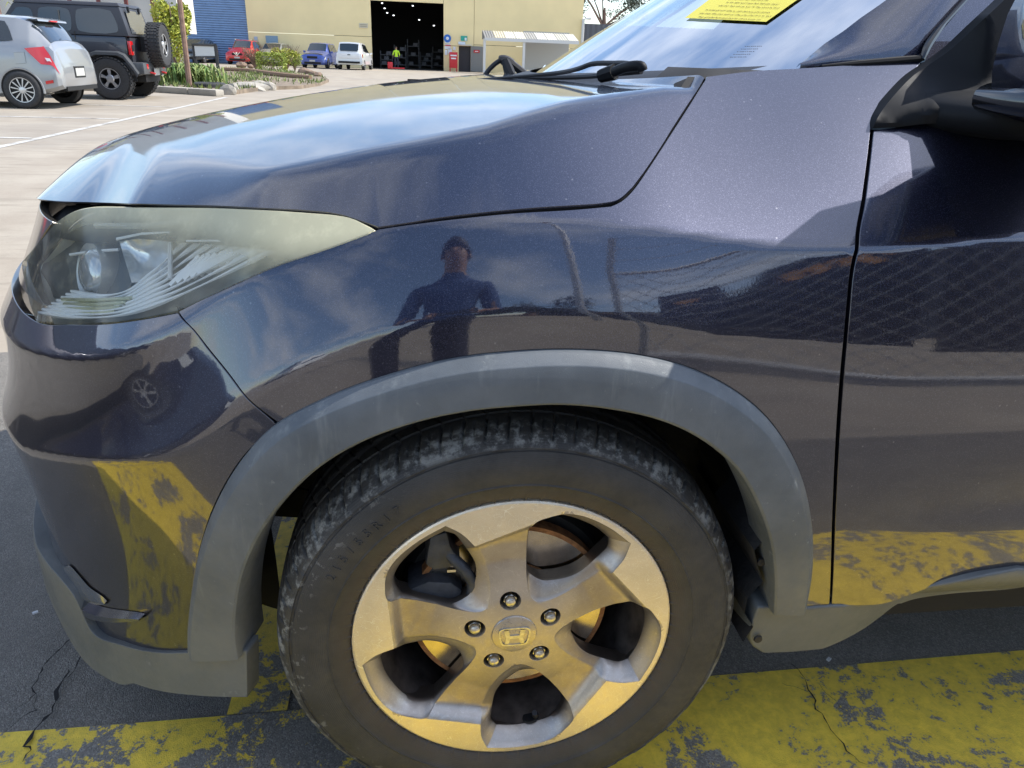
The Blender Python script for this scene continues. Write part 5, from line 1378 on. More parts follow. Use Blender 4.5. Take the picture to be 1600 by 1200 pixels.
# ================================================================== garden island, plants, poles
def leafmat(name, c, c2):
    m, t, b = mat(name); g = G(t); p = worldpos(g); n = g.noise(p, 9, 3); oi = g.n('ShaderNodeNewGeometry')
    t.links.new(g.mix(g.ramp(oi.outputs['Random Per Island'], .1, .9), c, c2), b.inputs['Base Color']); b.inputs['Roughness'].default_value = .55
    b.inputs['Subsurface Weight'].default_value = 0; return m
M_SOIL = simple('garden_soil', (.20, .155, .11), .95, noise=.4, nscale=3, bump=.6, bscale=8, coord='Object')
M_GRASS = leafmat('grass_blades', (.10, .15, .03), (.22, .25, .07)); M_LGREEN = leafmat('strappy_leaves', (.09, .17, .03), (.25, .30, .08))
M_BUSHY = leafmat('yellow_green_leaves', (.24, .28, .03), (.48, .48, .07)); M_BUSHG = leafmat('mid_green_leaves', (.14, .20, .02), (.32, .36, .05))
M_TWIG = simple('dry_twig', (.20, .13, .10), .9); M_DGREEN = leafmat('dark_gum_leaves', (.025, .04, .02), (.07, .09, .05)); M_STRAW = leafmat('dry_straw_leaves', (.30, .25, .10), (.45, .38, .18))
isl = [on_z(x, y)[:2] for x, y in [(258, 141), (300, 145), (345, 148), (372, 147), (415, 141), (470, 139), (500, 134), (514, 128), (500, 122), (470, 117), (430, 113), (385, 110), (352, 110), (335, 115), (290, 117), (250, 122)]]
isl = np.array(isl); n = len(isl)
gi = MB(); gi.v = [(x, y, .10) for x, y in isl]+[(x, y, 0) for x, y in isl]; gi.f = [tuple(range(n))]+[(i+n, (i+1) % n+n, (i+1) % n, i) for i in range(n)]
o = gi.build('garden_bed', M_SOIL); o['kind'] = 'structure'
M_KERB = simple('old_concrete_kerb', (.36, .33, .28), .9, noise=.15, nscale=4, bump=.3, bscale=20)
kb = [on_z(x, y)[:2] for x, y in [(120, 141), (190, 142.5), (255, 144.5), (300, 147.5), (345, 150.5)]]
for i in range(len(kb)-1):
    a, b_ = np.array(kb[i]), np.array(kb[i+1]); c_ = (a+b_)/2; L_ = np.linalg.norm(b_-a)-.02; ang = math.atan2(b_[1]-a[1], b_[0]-a[0])
    o = MB().box((c_[0], c_[1], .075), (L_, .28, .15), rz=ang).build('kerb', M_KERB, bevel=.03); o['kind'] = 'structure'
for (x, y, s_) in [(354, 148.5, .35), (362, 146, .28), (386, 142, .9), (405, 139, .6), (418, 141.5, .35)]:
    p = on_z(x, y); r_ = np.random.default_rng(int(x)); bm = bmesh.new(); bmesh.ops.create_icosphere(bm, subdivisions=2, radius=.5)
    for v in bm.verts: v.co = Vector((v.co.x*s_*1.3, v.co.y*s_*.7, max(0, v.co.z*.32+.08)))*float(1+r_.normal(0, .07))
    me = bpy.data.meshes.new('k'); bm.to_mesh(me); bm.free(); me.materials.append(M_KERB); o = link(bpy.data.objects.new('broken_kerb_piece', me)); o.location = (p[0], p[1]+.2, 0)
    tag(o, 'pale broken lump of kerb lying at the edge of the garden bed', 'rubble', 'broken kerb lumps by the garden bed')
def clump(name, label, cat, base, w_, h_, n, leaf, mats, seed, stem=True, droop=.0, flat=.6, twigs=0, blade=False, group=None, shape='dome'):
    """many small leaf faces spread through the crown; woody stems inside"""
    r_ = np.random.default_rng(seed); T_ = thing(name, label, cat, (base[0], base[1], base[2]), group=group)
    mb_ = MB()
    lob = [(r_.uniform(-.32, .32)*w_, r_.uniform(-.3, .3)*w_*flat, r_.uniform(.35, .8)*h_, r_.uniform(.2, .42)) for _ in range(9)]
    for i in range(n):
        if blade:
            x, y = r_.normal(0, .22)*w_, r_.normal(0, .2)*w_*flat; a = r_.uniform(0, 2*PI); L_ = h_*r_.uniform(.6, 1.1); l = r_.uniform(.3, .9)*L_; wd = leaf*r_.uniform(.6, 1.2)
            d_ = np.array([math.cos(a), math.sin(a), 0]); s_ = np.array([-d_[1], d_[0], 0])*wd/2; p0 = np.array([x, y, 0]); p1 = p0+d_*l*.35+(0, 0, L_*.75); p2 = p0+d_*l+(0, 0, L_*(.9-.5*droop))
            mb_.add([p0-s_, p0+s_, p1+s_, p1-s_, p2], [(0, 1, 2, 3), (3, 2, 4)])
        else:
            lx, ly, lz, lr = lob[r_.integers(len(lob))]; u = r_.normal(size=3); u /= np.linalg.norm(u); rad = r_.uniform(.55, 1.05)
            if shape == 'box': p = np.array([r_.uniform(-.5, .5)*w_, r_.uniform(-.5, .5)*w_*flat, r_.uniform(.1, 1)*h_]); kk_ = r_.integers(3); p[kk_] = {0: math.copysign(.5*w_, p[0]), 1: math.copysign(.5*w_*flat, p[1]), 2: h_}[kk_]; p += r_.normal(0, .03, 3)*w_
            else: p = np.array([lx, ly, lz])+u*rad*lr*np.array([w_, w_*flat, h_])*.62
            p[2] = max(p[2], .03*h_); s_ = leaf*r_.uniform(.6, 1.3); q1 = r_.normal(size=3); q1 /= np.linalg.norm(q1); q2 = np.cross(q1, r_.normal(size=3)); q2 /= np.linalg.norm(q2)
            mb_.add([p-q1*s_, p-q2*s_*.5, p+q1*s_, p+q2*s_*.5], [(0, 1, 2, 3)])
    mb_.build('foliage', mats, T_)
    if twigs or stem:
        tb = MB()
        for i in range(max(4, twigs)):
            a = r_.uniform(0, 2*PI); l = r_.uniform(.2, .5)*w_; tb.tube([(0, 0, 0), (math.cos(a)*l*.4, math.sin(a)*l*.4*flat, h_*.45), (math.cos(a)*l, math.sin(a)*l*flat, h_*r_.uniform(.7, 1))], [.02*h_, .012*h_, .004*h_], 5)
        tb.build('stems', M_TWIG, T_)
    return T_
clump('strappy_plant', 'green strappy plant clump at the foot of the wooden pole', 'plant', on_z(290, 137)+(0, 0, .05), 1.9, .75, 800, .05, M_LGREEN, 11, stem=False, blade=True, droop=.9)
clump('strappy_plant', 'dry yellowing strappy plant under the black off-roader', 'plant', on_z(148, 139), 1.5, .6, 350, .04, M_STRAW, 12, stem=False, blade=True, droop=.9)
clump('strappy_plant', 'green strappy plant clump beside the black sign post', 'plant', on_z(318, 130)+(0, 0, .05), 1.2, .25, 450, .05, M_LGREEN, 13, stem=False, blade=True, droop=.8)
clump('tall_bush', 'yellow-green bush standing behind the spare wheel', 'bush', on_z(280, 118), 1.5, 2.9, 3600, .085, M_BUSHY, 14, flat=.8)
clump('clipped_bush', 'small rounded clipped green bush in front of the taller bushes', 'bush', on_z(426, 113)+(0, 0, .05), 1.35, .85, 2600, .05, M_BUSHG, 15, shape='box', flat=.8)
clump('twiggy_bush', 'brown twiggy half-bare bush in front of the grey hatch', 'bush', on_z(400, 109.5), 1.6, 1.25, 900, .04, simple('dry_leaf', (.24, .17, .11), .9), 16, twigs=70)
clump('spreading_bush', 'yellow-green topped spreading bush left of the blue car', 'bush', on_z(448, 111), 2.2, 1.45, 2300, .06, M_BUSHY, 17, twigs=40, flat=.6)
clump('twiggy_bush', 'low twiggy end of the bush nearest the blue car', 'bush', on_z(461, 112), .9, .95, 500, .05, M_BUSHG, 18, twigs=30)
gt = MB(); r_ = np.random.default_rng(5)
for i in range(5200):
    while True:
        p = isl.min(0)+r_.uniform(size=2)*(isl.max(0)-isl.min(0))
        if inpoly(p[None], isl)[0]: break
    if math.sin(p[0]*1.7)+math.sin(p[1]*.9+1)+r_.normal(0, .6) < .2 and p[1] > 24: continue
    a = r_.uniform(0, PI); h_ = r_.uniform(.05, .16); d_ = np.array([math.cos(a), math.sin(a), 0])*.025; b0 = np.array([p[0], p[1], .10]); gt.add([b0-d_, b0+d_, b0+(r_.normal(0, .03), r_.normal(0, .03), h_)], [(0, 1, 2)])
o = gt.build('grass', M_GRASS); o['kind'] = 'stuff'
# rocks and a log in the bed
for i, (x, y, s_) in enumerate([(378, 104, .5), (392, 106, .3), (476, 115, .45), (483, 117, .35), (490, 119, .3), (497, 121, .3)]):
    p = on_z(x, y+2); bm = bmesh.new(); bmesh.ops.create_icosphere(bm, subdivisions=2, radius=.5*s_*1.4); rr2 = np.random.default_rng(i+40)
    for v in bm.verts: v.co = v.co*float(1+rr2.normal(0, .09)); v.co.z = v.co.z*.6
    me = bpy.data.meshes.new('rock'); bm.to_mesh(me); bm.free(); me.materials.append(simple('brown_rock', (.20, .14, .10), .95)) if i == 0 else me.materials.append(bpy.data.materials['brown_rock'])
    o = link(bpy.data.objects.new('garden_rock', me)); o.location = (p[0], p[1], .15); tag(o, ['largest brown rock by the red wagon end of the bed', 'brown rock at the foot of the twiggy bush', 'brown rock at the left end of the row of four rocks', 'brown rock second from the left in the row of four', 'brown rock third from the left in the row of four', 'brown rock at the tip of the garden bed, right end of the row'][i], 'rock', 'brown rocks in the garden bed')
o = MB().tube([on_z(x, y, .16) for x, y in [(352, 108.5), (390, 110.5), (425, 116), (455, 119), (485, 121)]], [.10, .11, .12, .1, .08], 8).build('garden_log', simple('log_bark', (.22, .14, .09), .95), None, smooth=True); tag(o, 'long brown log edging the garden bed below the bushes', 'log')
# wooden pole leaning
pp = on_z(297, 141); pt = on_y(280, -4, pp[1])
o = MB().tube([pp-[0, 0, .05], (pp+pt)/2, pt+(pt-pp)*.25], [.075, .07, .065], 8).build('wooden_pole', simple('weathered_pole', (.24, .15, .11), .9, noise=.3, nscale=6), None, smooth=True); tag(o, 'thin weathered wooden pole standing behind the spare wheel', 'pole')
# board on two posts
sp_ = on_z(309, 122)+(0, 0, 0); sp2 = on_z(343, 127.5)
SG = thing('sign_frame', 'blank white board between two black posts on the grass', 'sign', tuple(sp_))
dl = sp2-sp_; h1 = on_y(302, 69, sp_[1])[2]; h2 = on_y(336.5, 70, sp2[1])[2]
lean1 = on_y(302, 69, sp_[1])-sp_; lean2 = on_y(336.5, 70, sp2[1])-sp_
MB().tube([(0, 0, 0), lean1], .065, 6).build('post', M_DARK, SG); MB().tube([dl, lean2], .060, 6).build('post', M_DARK, SG)
tl, trr = lean1*.99, dl+(lean2-dl)*.99; bl_ = lean1*.63; br_ = dl+(lean2-dl)*.68
MB().tube([tl, trr], .05, 6).build('top_rail', M_DARK, SG); MB().tube([bl_, br_], .03, 6).build('bottom_rail', M_DARK, SG)
n_ = np.cross(trr-tl, bl_-tl); n_ /= np.linalg.norm(n_); MB().prism([tl*.97+trr*.03, tl*.03+trr*.97, br_*.97+bl_*.03, br_*.03+bl_*.97], n_*.03).build('board', simple('blank_board', (.62, .63, .62), .5), SG)
# old tyre lying flat
p = on_z(332, 143); OT = MB().lathe([(.17, .02), (.19, .0), (.30, .0), (.34, .03), (.35, .08), (.34, .17), (.30, .20), (.19, .20), (.17, .18), (.17, .02)], 40, axis='z').build('old_tyre', M_TYRE_FAR, None, smooth=True); OT.location = (p[0]-.1, p[1]+.2, 0); OT.scale = (1.25, 1.25, 1.1)
tag(OT, 'old worn tyre lying flat beside the kerb under the sign', 'tyre')
# gum tree beyond the shed, upper right of the warehouse
tp_ = on_y(945, 12, 100)
TR = thing('gum_tree', 'dark gum tree showing above the grey shed and the windscreen edge', 'tree', (tp_[0], 100, 0))
r_ = np.random.default_rng(3); mb_ = MB(); lobes = [(r_.uniform(-4.5, 5), r_.uniform(-2, 2), tp_[2]+r_.uniform(-1.5, 3), r_.uniform(.8, 1.7)) for _ in range(22)]
for i in range(6500):
    lx, ly, lz, lr = lobes[r_.integers(22)]; u = r_.normal(size=3); u /= np.linalg.norm(u); p = np.array([lx, ly, lz])+u*lr*r_.uniform(.4, 1.05)*np.array([1, 1, .7]); s_ = r_.uniform(.07, .17)
    q1 = r_.normal(size=3); q1 /= np.linalg.norm(q1); q2 = np.cross(q1, r_.normal(size=3)); q2 /= np.linalg.norm(q2); mb_.add([p-q1*s_, p-q2*s_*.5, p+q1*s_, p+q2*s_*.5], [(0, 1, 2, 3)])
mb_.build('crown', M_DGREEN, TR); tb = MB().tube([(0, 0, 0), (.2, 0, tp_[2]*.6), (0, 0, tp_[2])], [.35, .25, .12], 8)
tb.build('trunk', M_TWIG, TR)
for k, l in enumerate(lobes[::3]): MB().tube([(0, 0, tp_[2]*.7), (l[0]*.5, l[1]*.5, (tp_[2]*.7+l[2])/2+.2), (l[0], l[1], l[2])], [.14, .09, .04], 6).build('branch', M_TWIG, TR)
# palm at the far upper left edge
pl = on_y(6, 20, 30)
PT = thing('palm_tree', 'palm with dry hanging fronds at the upper left corner', 'tree', (pl[0]-.3, 30, 0))
MB().tube([(0, 0, 0), (0, 0, 2.5), (.0, 0, 3.6)], [.22, .2, .16], 10).build('trunk', M_TWIG, PT, smooth=True)
r_ = np.random.default_rng(9)
for k in range(16):
    a = 2*PI*k/16+r_.uniform(-.1, .1); el = r_.uniform(-.9, .7); L_ = 1.5; mb_ = MB(); d_ = np.array([math.cos(a), math.sin(a), 0])
    for i in range(14):
        t = i/13; c_ = np.array([0, 0, 3.6])+d_*L_*t*math.cos(el*.6)+np.array([0, 0, L_*(math.sin(el)*t-.6*t*t)])
        for sg in (-1, 1):
            e_ = c_+np.array([-d_[1], d_[0], 0])*sg*.35*(1-.5*t)+d_*.15+np.array([0, 0, -.22]); mb_.add([c_, c_+d_*.07, e_], [(0, 1, 2)])
    mb_.build('frond', M_BUSHY if k % 3 else M_STRAW, PT)
# ================================================================== PARKED CARS (front towards -x before turning)
M_TYRE2 = M_TYRE_FAR
def paintm(name, c, metal=.5): return simple(name, c, .3, metal=metal, coat=1)
M_GLD = simple('car_glass_dark', (.018, .024, .028), .05, coat=1); M_TAIL = simple('tail_lamp_red', (.55, .012, .015), .15, coat=1); M_HEADL = simple('head_lamp_clear', (.6, .62, .62), .15, coat=1)
M_PLATE = simple('number_plate', (.45, .45, .42), .5); M_UNDER = simple('under_black', (.01, .01, .01), .8)
class CarShape:
    def __init__(s, L, W, H, st, rx=1.0): s.L, s.W, s.H = L, W, H; s.st = np.array(st, float); s.rx = rx
    # station: x, zbot, zbelt, ztop, wlow, wbelt, wtop   (ratios in metres)
    def ring(s, x):
        q = [np.interp(x, s.st[:, 0], s.st[:, k]) for k in range(1, 7)]; zb, zl, zt, wl, wb, wt = q
        zm = zb+(zl-zb)*.5
        return np.array([(0, zb), (wl*.9, zb), (wl, zb+.06), (max(wl, wb)*1.0, zm), (wb, zl), (wb*.35+wt*.65, zl+(zt-zl)*.62), (wt, zt-.02), (wt*.75, zt+.012), (0, zt+.03)])
    def at(s, x, t, side=-1, o=0.0):
        R_ = s.ring(x); i = min(int(t), len(R_)-2); f = t-i; p = R_[i]*(1-f)+R_[i+1]*f
        d = R_[i+1]-R_[i]; n_ = np.array([d[1], -d[0]]); n_ /= (np.linalg.norm(n_)+1e-9)
        return np.array([x*(s.rx if x > 0 else 1), side*(p[0]+n_[0]*o), p[1]+n_[1]*o])
    def body(s, material, parent, n=46):
        xs_ = np.unique(np.r_[np.linspace(s.st[0, 0], s.st[-1, 0], n), s.st[:, 0]]); P_ = []
        ts = np.array([0, 1, 2, 2.5, 3, 3.5, 4, 4.5, 5, 5.5, 6, 6.5, 7, 7.5, 8.0])-0; ts = np.clip(ts, 0, 7.999)
        for x in xs_: P_.append([s.at(x, t, -1) for t in ts]+[s.at(x, t, 1) for t in ts[::-1][1:]])
        m_ = MB().grid(np.array(P_)); k = len(P_[0]); m_.f.append(tuple(range(k))); kk_ = (len(xs_)-1)*k; m_.f.append(tuple(kk_+i for i in range(k))[::-1])
        return m_.build('body', material, parent, smooth=True, angle=32)
    def patch(s, name, quad, material, parent, side=-1, o=.008, n=6, label=None):
        """quad: (x,t) corners"""
        q = np.array(quad, float); P_ = [[s.at(*( (q[0]*(1-a)+q[1]*a)*(1-b_)+(q[3]*(1-a)+q[2]*a)*b_), side, o) for a in np.linspace(0, 1, n)] for b_ in np.linspace(0, 1, n)]
        P_ = np.array(P_); return MB().grid(P_ if side < 0 else P_[:, ::-1]).build(name, material, parent, smooth=True, label=label)
    def top(s, name, x0, x1, t0, material, parent, o=.010, n=7, inset=.0):
        P_ = []
        for x in np.linspace(x0, x1, n): P_.append([s.at(x, t, -1, o) for t in np.linspace(t0, 7.99, 5)]+[s.at(x, t, 1, o) for t in np.linspace(7.99, t0, 5)[1:]])
        return MB().grid(np.array(P_)).build(name, material, parent, smooth=True)
def arch(parent, x, r, y, side, material, w_=.05, name='wheel_arch'):
    P_ = []
    for a in np.linspace(math.radians(-8), math.radians(188), 26): P_.append([(x+(r+q)*math.cos(a), side*(y+dy), .33*0+r*0+ARZ+(r+q)*math.sin(a)) for q, dy in ((0, -.12), (0, .012), (w_, .014), (w_+.012, -.02))])
    P_ = np.array(P_); return MB().grid(P_ if side > 0 else P_[:, ::-1]).build(name, material, parent, smooth=True, angle=40)
def archvoid(parent, x, r, y, side):
    m_ = MB(); m_.lathe([(0, 0), (r, 0), (r, .02)], 28, c=(x, side*(y+.006)-.01, ARZ)); return m_.build('arch_void', M_UNDER, parent)
ARZ = .32
M_GRYP = paintm('grey_paint', (.16, .165, .17), .4)
def suv_wheels(e, xs_, y, r, w_, rimr, spokes, rim=None, sw=.4):
    for x in xs_:
        for sd in (-1, 1): plain_wheel(x, sd*y, r, w_, e, rimr=rimr, spokes=spokes, rz=0 if sd < 0 else PI, rimmat=rim, sw=sw)
# ---- silver hatch
hx, hy = -6.82, 14.78
SIL = thing('hatchback', 'silver hatchback with red tail lamps parked at the left edge', 'car', (hx, hy, 0), 0)
ARZ = .305
sh = CarShape(4, 1.74, 1.47, [(-3.30, .35, .62, .70, .70, .60, .5), (-3.15, .20, .80, .86, .84, .80, .6), (-2.4, .18, .90, .98, .86, .84, .70), (-1.75, .18, .94, 1.10, .87, .86, .66), (-1.1, .18, .95, 1.42, .87, .86, .60), (-.6, .18, .96, 1.475, .87, .86, .60), (0, .19, .98, 1.46, .87, .855, .60), (.30, .22, 1.00, 1.41, .87, .84, .58), (.48, .26, 1.00, 1.30, .86, .81, .56), (.72, .30, 1.00, 1.08, .84, .76, .62), (.80, .32, .93, .97, .83, .76, .66), (.88, .34, .72, .76, .78, .74, .68), (.90, .36, .60, .62, .72, .70, .62)], rx=.72)
M_SILV = paintm('silver_paint', (.30, .31, .32), .4)
sh.body(M_SILV, SIL)
sh.patch('side_window', [(-1.55, 4.15), (-.70, 4.2), (-.70, 5.85), (-1.15, 5.7)], M_GLD, SIL); sh.patch('side_window', [(-.62, 4.2), (-.02, 4.35), (-.16, 5.6), (-.62, 5.85)], M_GLD, SIL)
sh.top('rear_window', .34, .72, 5.6, M_GLD, SIL); sh.top('windscreen', -1.72, -1.15, 6.3, M_GLD, SIL)
MB().grid(np.array([[(x, y, z+.0) for y in np.linspace(-.58, .58, 7)] for x, z in ((.11, 1.475), (.22, 1.468), (.34, 1.432), (.35, 1.405), (.22, 1.425))])).build('spoiler', M_SILV, SIL, smooth=True, angle=40)
MB().box((.355, 0, 1.418), (.03, .28, .022)).build('brake_lamp', M_TAIL, SIL)
for sd in (-1, 1):
    sh.patch('tail_lamp', [(.22, 3.93), (.52, 3.25), (.88, 3.15), (.62, 4.0)], M_TAIL, SIL, side=sd, o=.015, n=8); sh.patch('reversing_lamp', [(.62, 3.52), (.72, 3.48), (.76, 3.36), (.66, 3.36)], M_HEADL, SIL, side=sd, o=.022)
    archvoid(SIL, 0, .335, .855, sd); arch(SIL, 0, .335, .868, sd, M_SILV, .02); archvoid(SIL, -2.52, .335, .855, sd); arch(SIL, -2.52, .335, .868, sd, M_SILV, .02)
sh.patch('fuel_flap', [(-.02, 3.35), (.20, 3.35), (.20, 3.78), (-.02, 3.78)], M_SILV, SIL, o=.006); sh.patch('fuel_flap_gap', [(-.022, 3.335), (.205, 3.335), (.205, 3.795), (-.022, 3.795)], M_GRYP, SIL, o=.002)
MB().box((.655, 0, .60), (.012, .38, .13)).build('number_plate', M_PLATE, SIL); MB().box((.648, 0, .60), (.012, .46, .19)).build('plate_recess', M_UNDER, SIL)
sh.patch('rear_reflector', [(.55, 2.25), (.72, 2.25), (.72, 2.42), (.55, 2.42)], M_TAIL, SIL, o=.012)
MB().box((.60, 0, .335), (.12, 1.35, .07)).build('bumper_lower', M_UNDER, SIL)
MB().tube([(.50, -.25, 1.12), (.47, .1, 1.16)], .012, 6).build('rear_wiper', M_DARK, SIL)
suv_wheels(SIL, (0, -2.52), .815, .305, .19, .66, 12, sw=.30)
# ---- black off-roader
jx, jy = -6.45, 17.9
J = thing('off_roader', 'black boxy off-roader with chunky tyres and a spare wheel on its tailgate', 'car', (jx, jy, 0), 0)
M_JP = paintm('black_blue_paint', (.022, .024, .032), .3); M_JTOP = simple('matt_hardtop', (.03, .032, .04), .5); M_FL = simple('flare_grey_black', (.06, .065, .07), .45)
def bx(name, c, d, material, bev=.03, parent=J, label=None): return MB().box(c, d).build(name, material, parent, bevel=bev, label=label)
bx('body', (-1.75, 0, .93), (4.3, 1.56, .62), M_JP, .05); bx('bonnet', (-3.1, 0, 1.16), (1.5, 1.36, .24), M_JP, .06)
top = MB(); 
def hexa(mb_, x0b, x1b, x0t, x1t, z0, z1, yb, yt):
    v = [(x0b, -yb, z0), (x1b, -yb, z0), (x1b, yb, z0), (x0b, yb, z0), (x0t, -yt, z1), (x1t, -yt, z1), (x1t, yt, z1), (x0t, yt, z1)]
    return mb_.add(v, [(3, 2, 1, 0), (4, 5, 6, 7), (0, 1, 5, 4), (1, 2, 6, 5), (2, 3, 7, 6), (3, 0, 4, 7)])
hexa(top, -2.15, .47, -1.70, .33, 1.24, 1.80, .77, .70).build('cabin', M_JTOP, J, bevel=.03)
hexa(MB(), -1.72, .35, -1.66, .30, 1.80, 1.87, .71, .66).build('hardtop_roof', M_JTOP, J, bevel=.025)
def jside(x0, x1, x2, x3, z0, z1, name='side_window', m_=M_GLD, o=.006):
    for sd in (-1, 1):
        f = lambda z: sd*(.77-.07*(z-1.24)/.56+o)
        pts = catmull([(x0+.05, z0), (x1-.05, z0), (x1, z0+.06), (x2, z1-.06), (x2-.05, z1), (x3+.05, z1), (x3, z1-.06), (x0, z0+.06)], 3, closed=True)
        MB().prism([(x, f(z), z) for x, z in (pts if sd < 0 else pts[::-1])], (0, -sd*.01, 0)).build(name, m_, J)
jside(-.53, .27, .19, -.52, 1.31, 1.72); jside(-1.26, -.64, -.64, -1.24, 1.31, 1.72, o=.006); jside(-1.98, -1.36, -1.36, -1.70, 1.31, 1.70)
for x in (-.85, ): bx('window_divider', (x, -.745, 1.51), (.02, .03, .36), M_FL, .003)
for x in (-.59, -1.31): bx('door_seam', (x, -.786, 1.0), (.012, .01, .62), M_UNDER, .001)
for x in (-.72, -1.42): bx('door_handle', (x-.0, -.80, 1.13), (.15, .035, .035), M_FL, .01)
MB().prism([(.478-.02, -.55, 1.30), (.478-.02, .55, 1.30), (.372, .50, 1.74), (.372, -.50, 1.74)], (.012, 0, .003)).build('rear_window', simple('grey_rear_glass', (.10, .11, .12), .08, coat=1), J)
for y in (-.38, .28): bx('window_hinge', (.40, y, 1.76), (.05, .04, .12), M_DARK, .005)
for sd in (-1, 1):
    bx('tail_lamp', (.44, sd*.69, 1.02), (.06, .17, .27), M_TAIL, .012); bx('tail_lamp_core', (.476, sd*.69, 1.02), (.012, .09, .12), M_DARK, .004)
    for x in (0, -2.95):
        P_ = []
        for a_, z in [(-.58, .50), (-.50, .72), (-.36, .88), (-.22, .93), (.22, .93), (.34, .88), (.50, .66), (.58, .52)]:
            P_.append([(x+a_*.94, sd*.78, z-.05), (x+a_, sd*.78, z+.03), (x+a_, sd*.92, z), (x+a_*.97, sd*.92, z-.055), (x+a_*.9, sd*.86, z-.07)])
        P_ = np.array(P_); MB().grid(P_ if sd > 0 else P_[:, ::-1]).build('wheel_flare', M_FL, J, smooth=True, angle=50)
        MB().prism([(x+.50*math.cos(a), sd*.785, .42+.46*math.sin(a)) for a in np.linspace(-.1, PI+.1, 16)], (0, sd*-.02, 0)).build('arch_void', M_UNDER, J)
bx('rear_bumper', (.55, 0, .63), (.26, 1.60, .24), M_FL, .05); bx('bumper_end', (.40, -.70, .62), (.40, .22, .26), M_FL, .05)
for sd in (-1, 1): bx('reflector', (.684, sd*.56, .67), (.012, .10, .10), M_TAIL, .004); MB().tube([(.68, sd*.42, .55), (.76, sd*.42, .53), (.76, sd*.36, .53), (.68, sd*.36, .55)], .018, 6).build('tow_hook', simple('red_hook', (.5, .03, .03), .4), J, smooth=True)
bx('number_plate', (.72, -.10, .56), (.012, .34, .14), simple('plate_dim', (.45, .45, .43), .5), .003)
sp_w = plain_wheel(.74, .06, .415, .29, J, name='spare_wheel', rimr=.52, spokes=5, rz=PI/2, sw=.5); bx('tailgate', (.412, 0, .98), (.05, 1.30, .50), M_JTOP, .02); sp_w.scale = (1.06, 1, 1.06); sp_w.location = (.80, .02, 1.10)
MB().box((.62, .02, 1.10), (.3, .3, .3)).build('spare_carrier', M_DARK, J)
for x in (0, -2.95):
    for sd in (-1, 1): plain_wheel(x, sd*.80, .415, .29, J, rimr=.50, spokes=5, rz=0 if sd < 0 else PI, sw=.5)
# tread lugs on the chunky tyres
lug = MB()
for k in range(36):
    a = 2*PI*k/36
    for yy2 in (-.125, -.07, 0, .07, .125):
        aa2 = a+(.087 if abs(yy2) > .1 else 0); c_ = (.418*math.cos(aa2), yy2, .418*math.sin(aa2)); tm = Matrix.Rotation(-aa2, 3, 'Y'); lug.box(c_, (.020, .045 if abs(yy2) < .1 else .05, .042), tilt=np.array(tm))
lme = None
for e in [c for c in J.children if c.name.startswith(('wheel', 'spare_wheel')) and c.type == 'EMPTY']:
    if lme is None: o = lug.build('tread_lugs', M_TYRE_FAR, e); lme = o.data
    else: o = link(bpy.data.objects.new('tread_lugs', lme), e)
    o['kind'] = 'stuff'
bx('side_step', (-1.5, -.74, .42), (2.1, .12, .10), M_DARK, .02); bx('chassis', (-1.5, 0, .45), (4.2, 1.0, .2), M_UNDER, .02); bx('front_bumper', (-3.95, 0, .62), (.25, 1.6, .22), M_FL, .04)
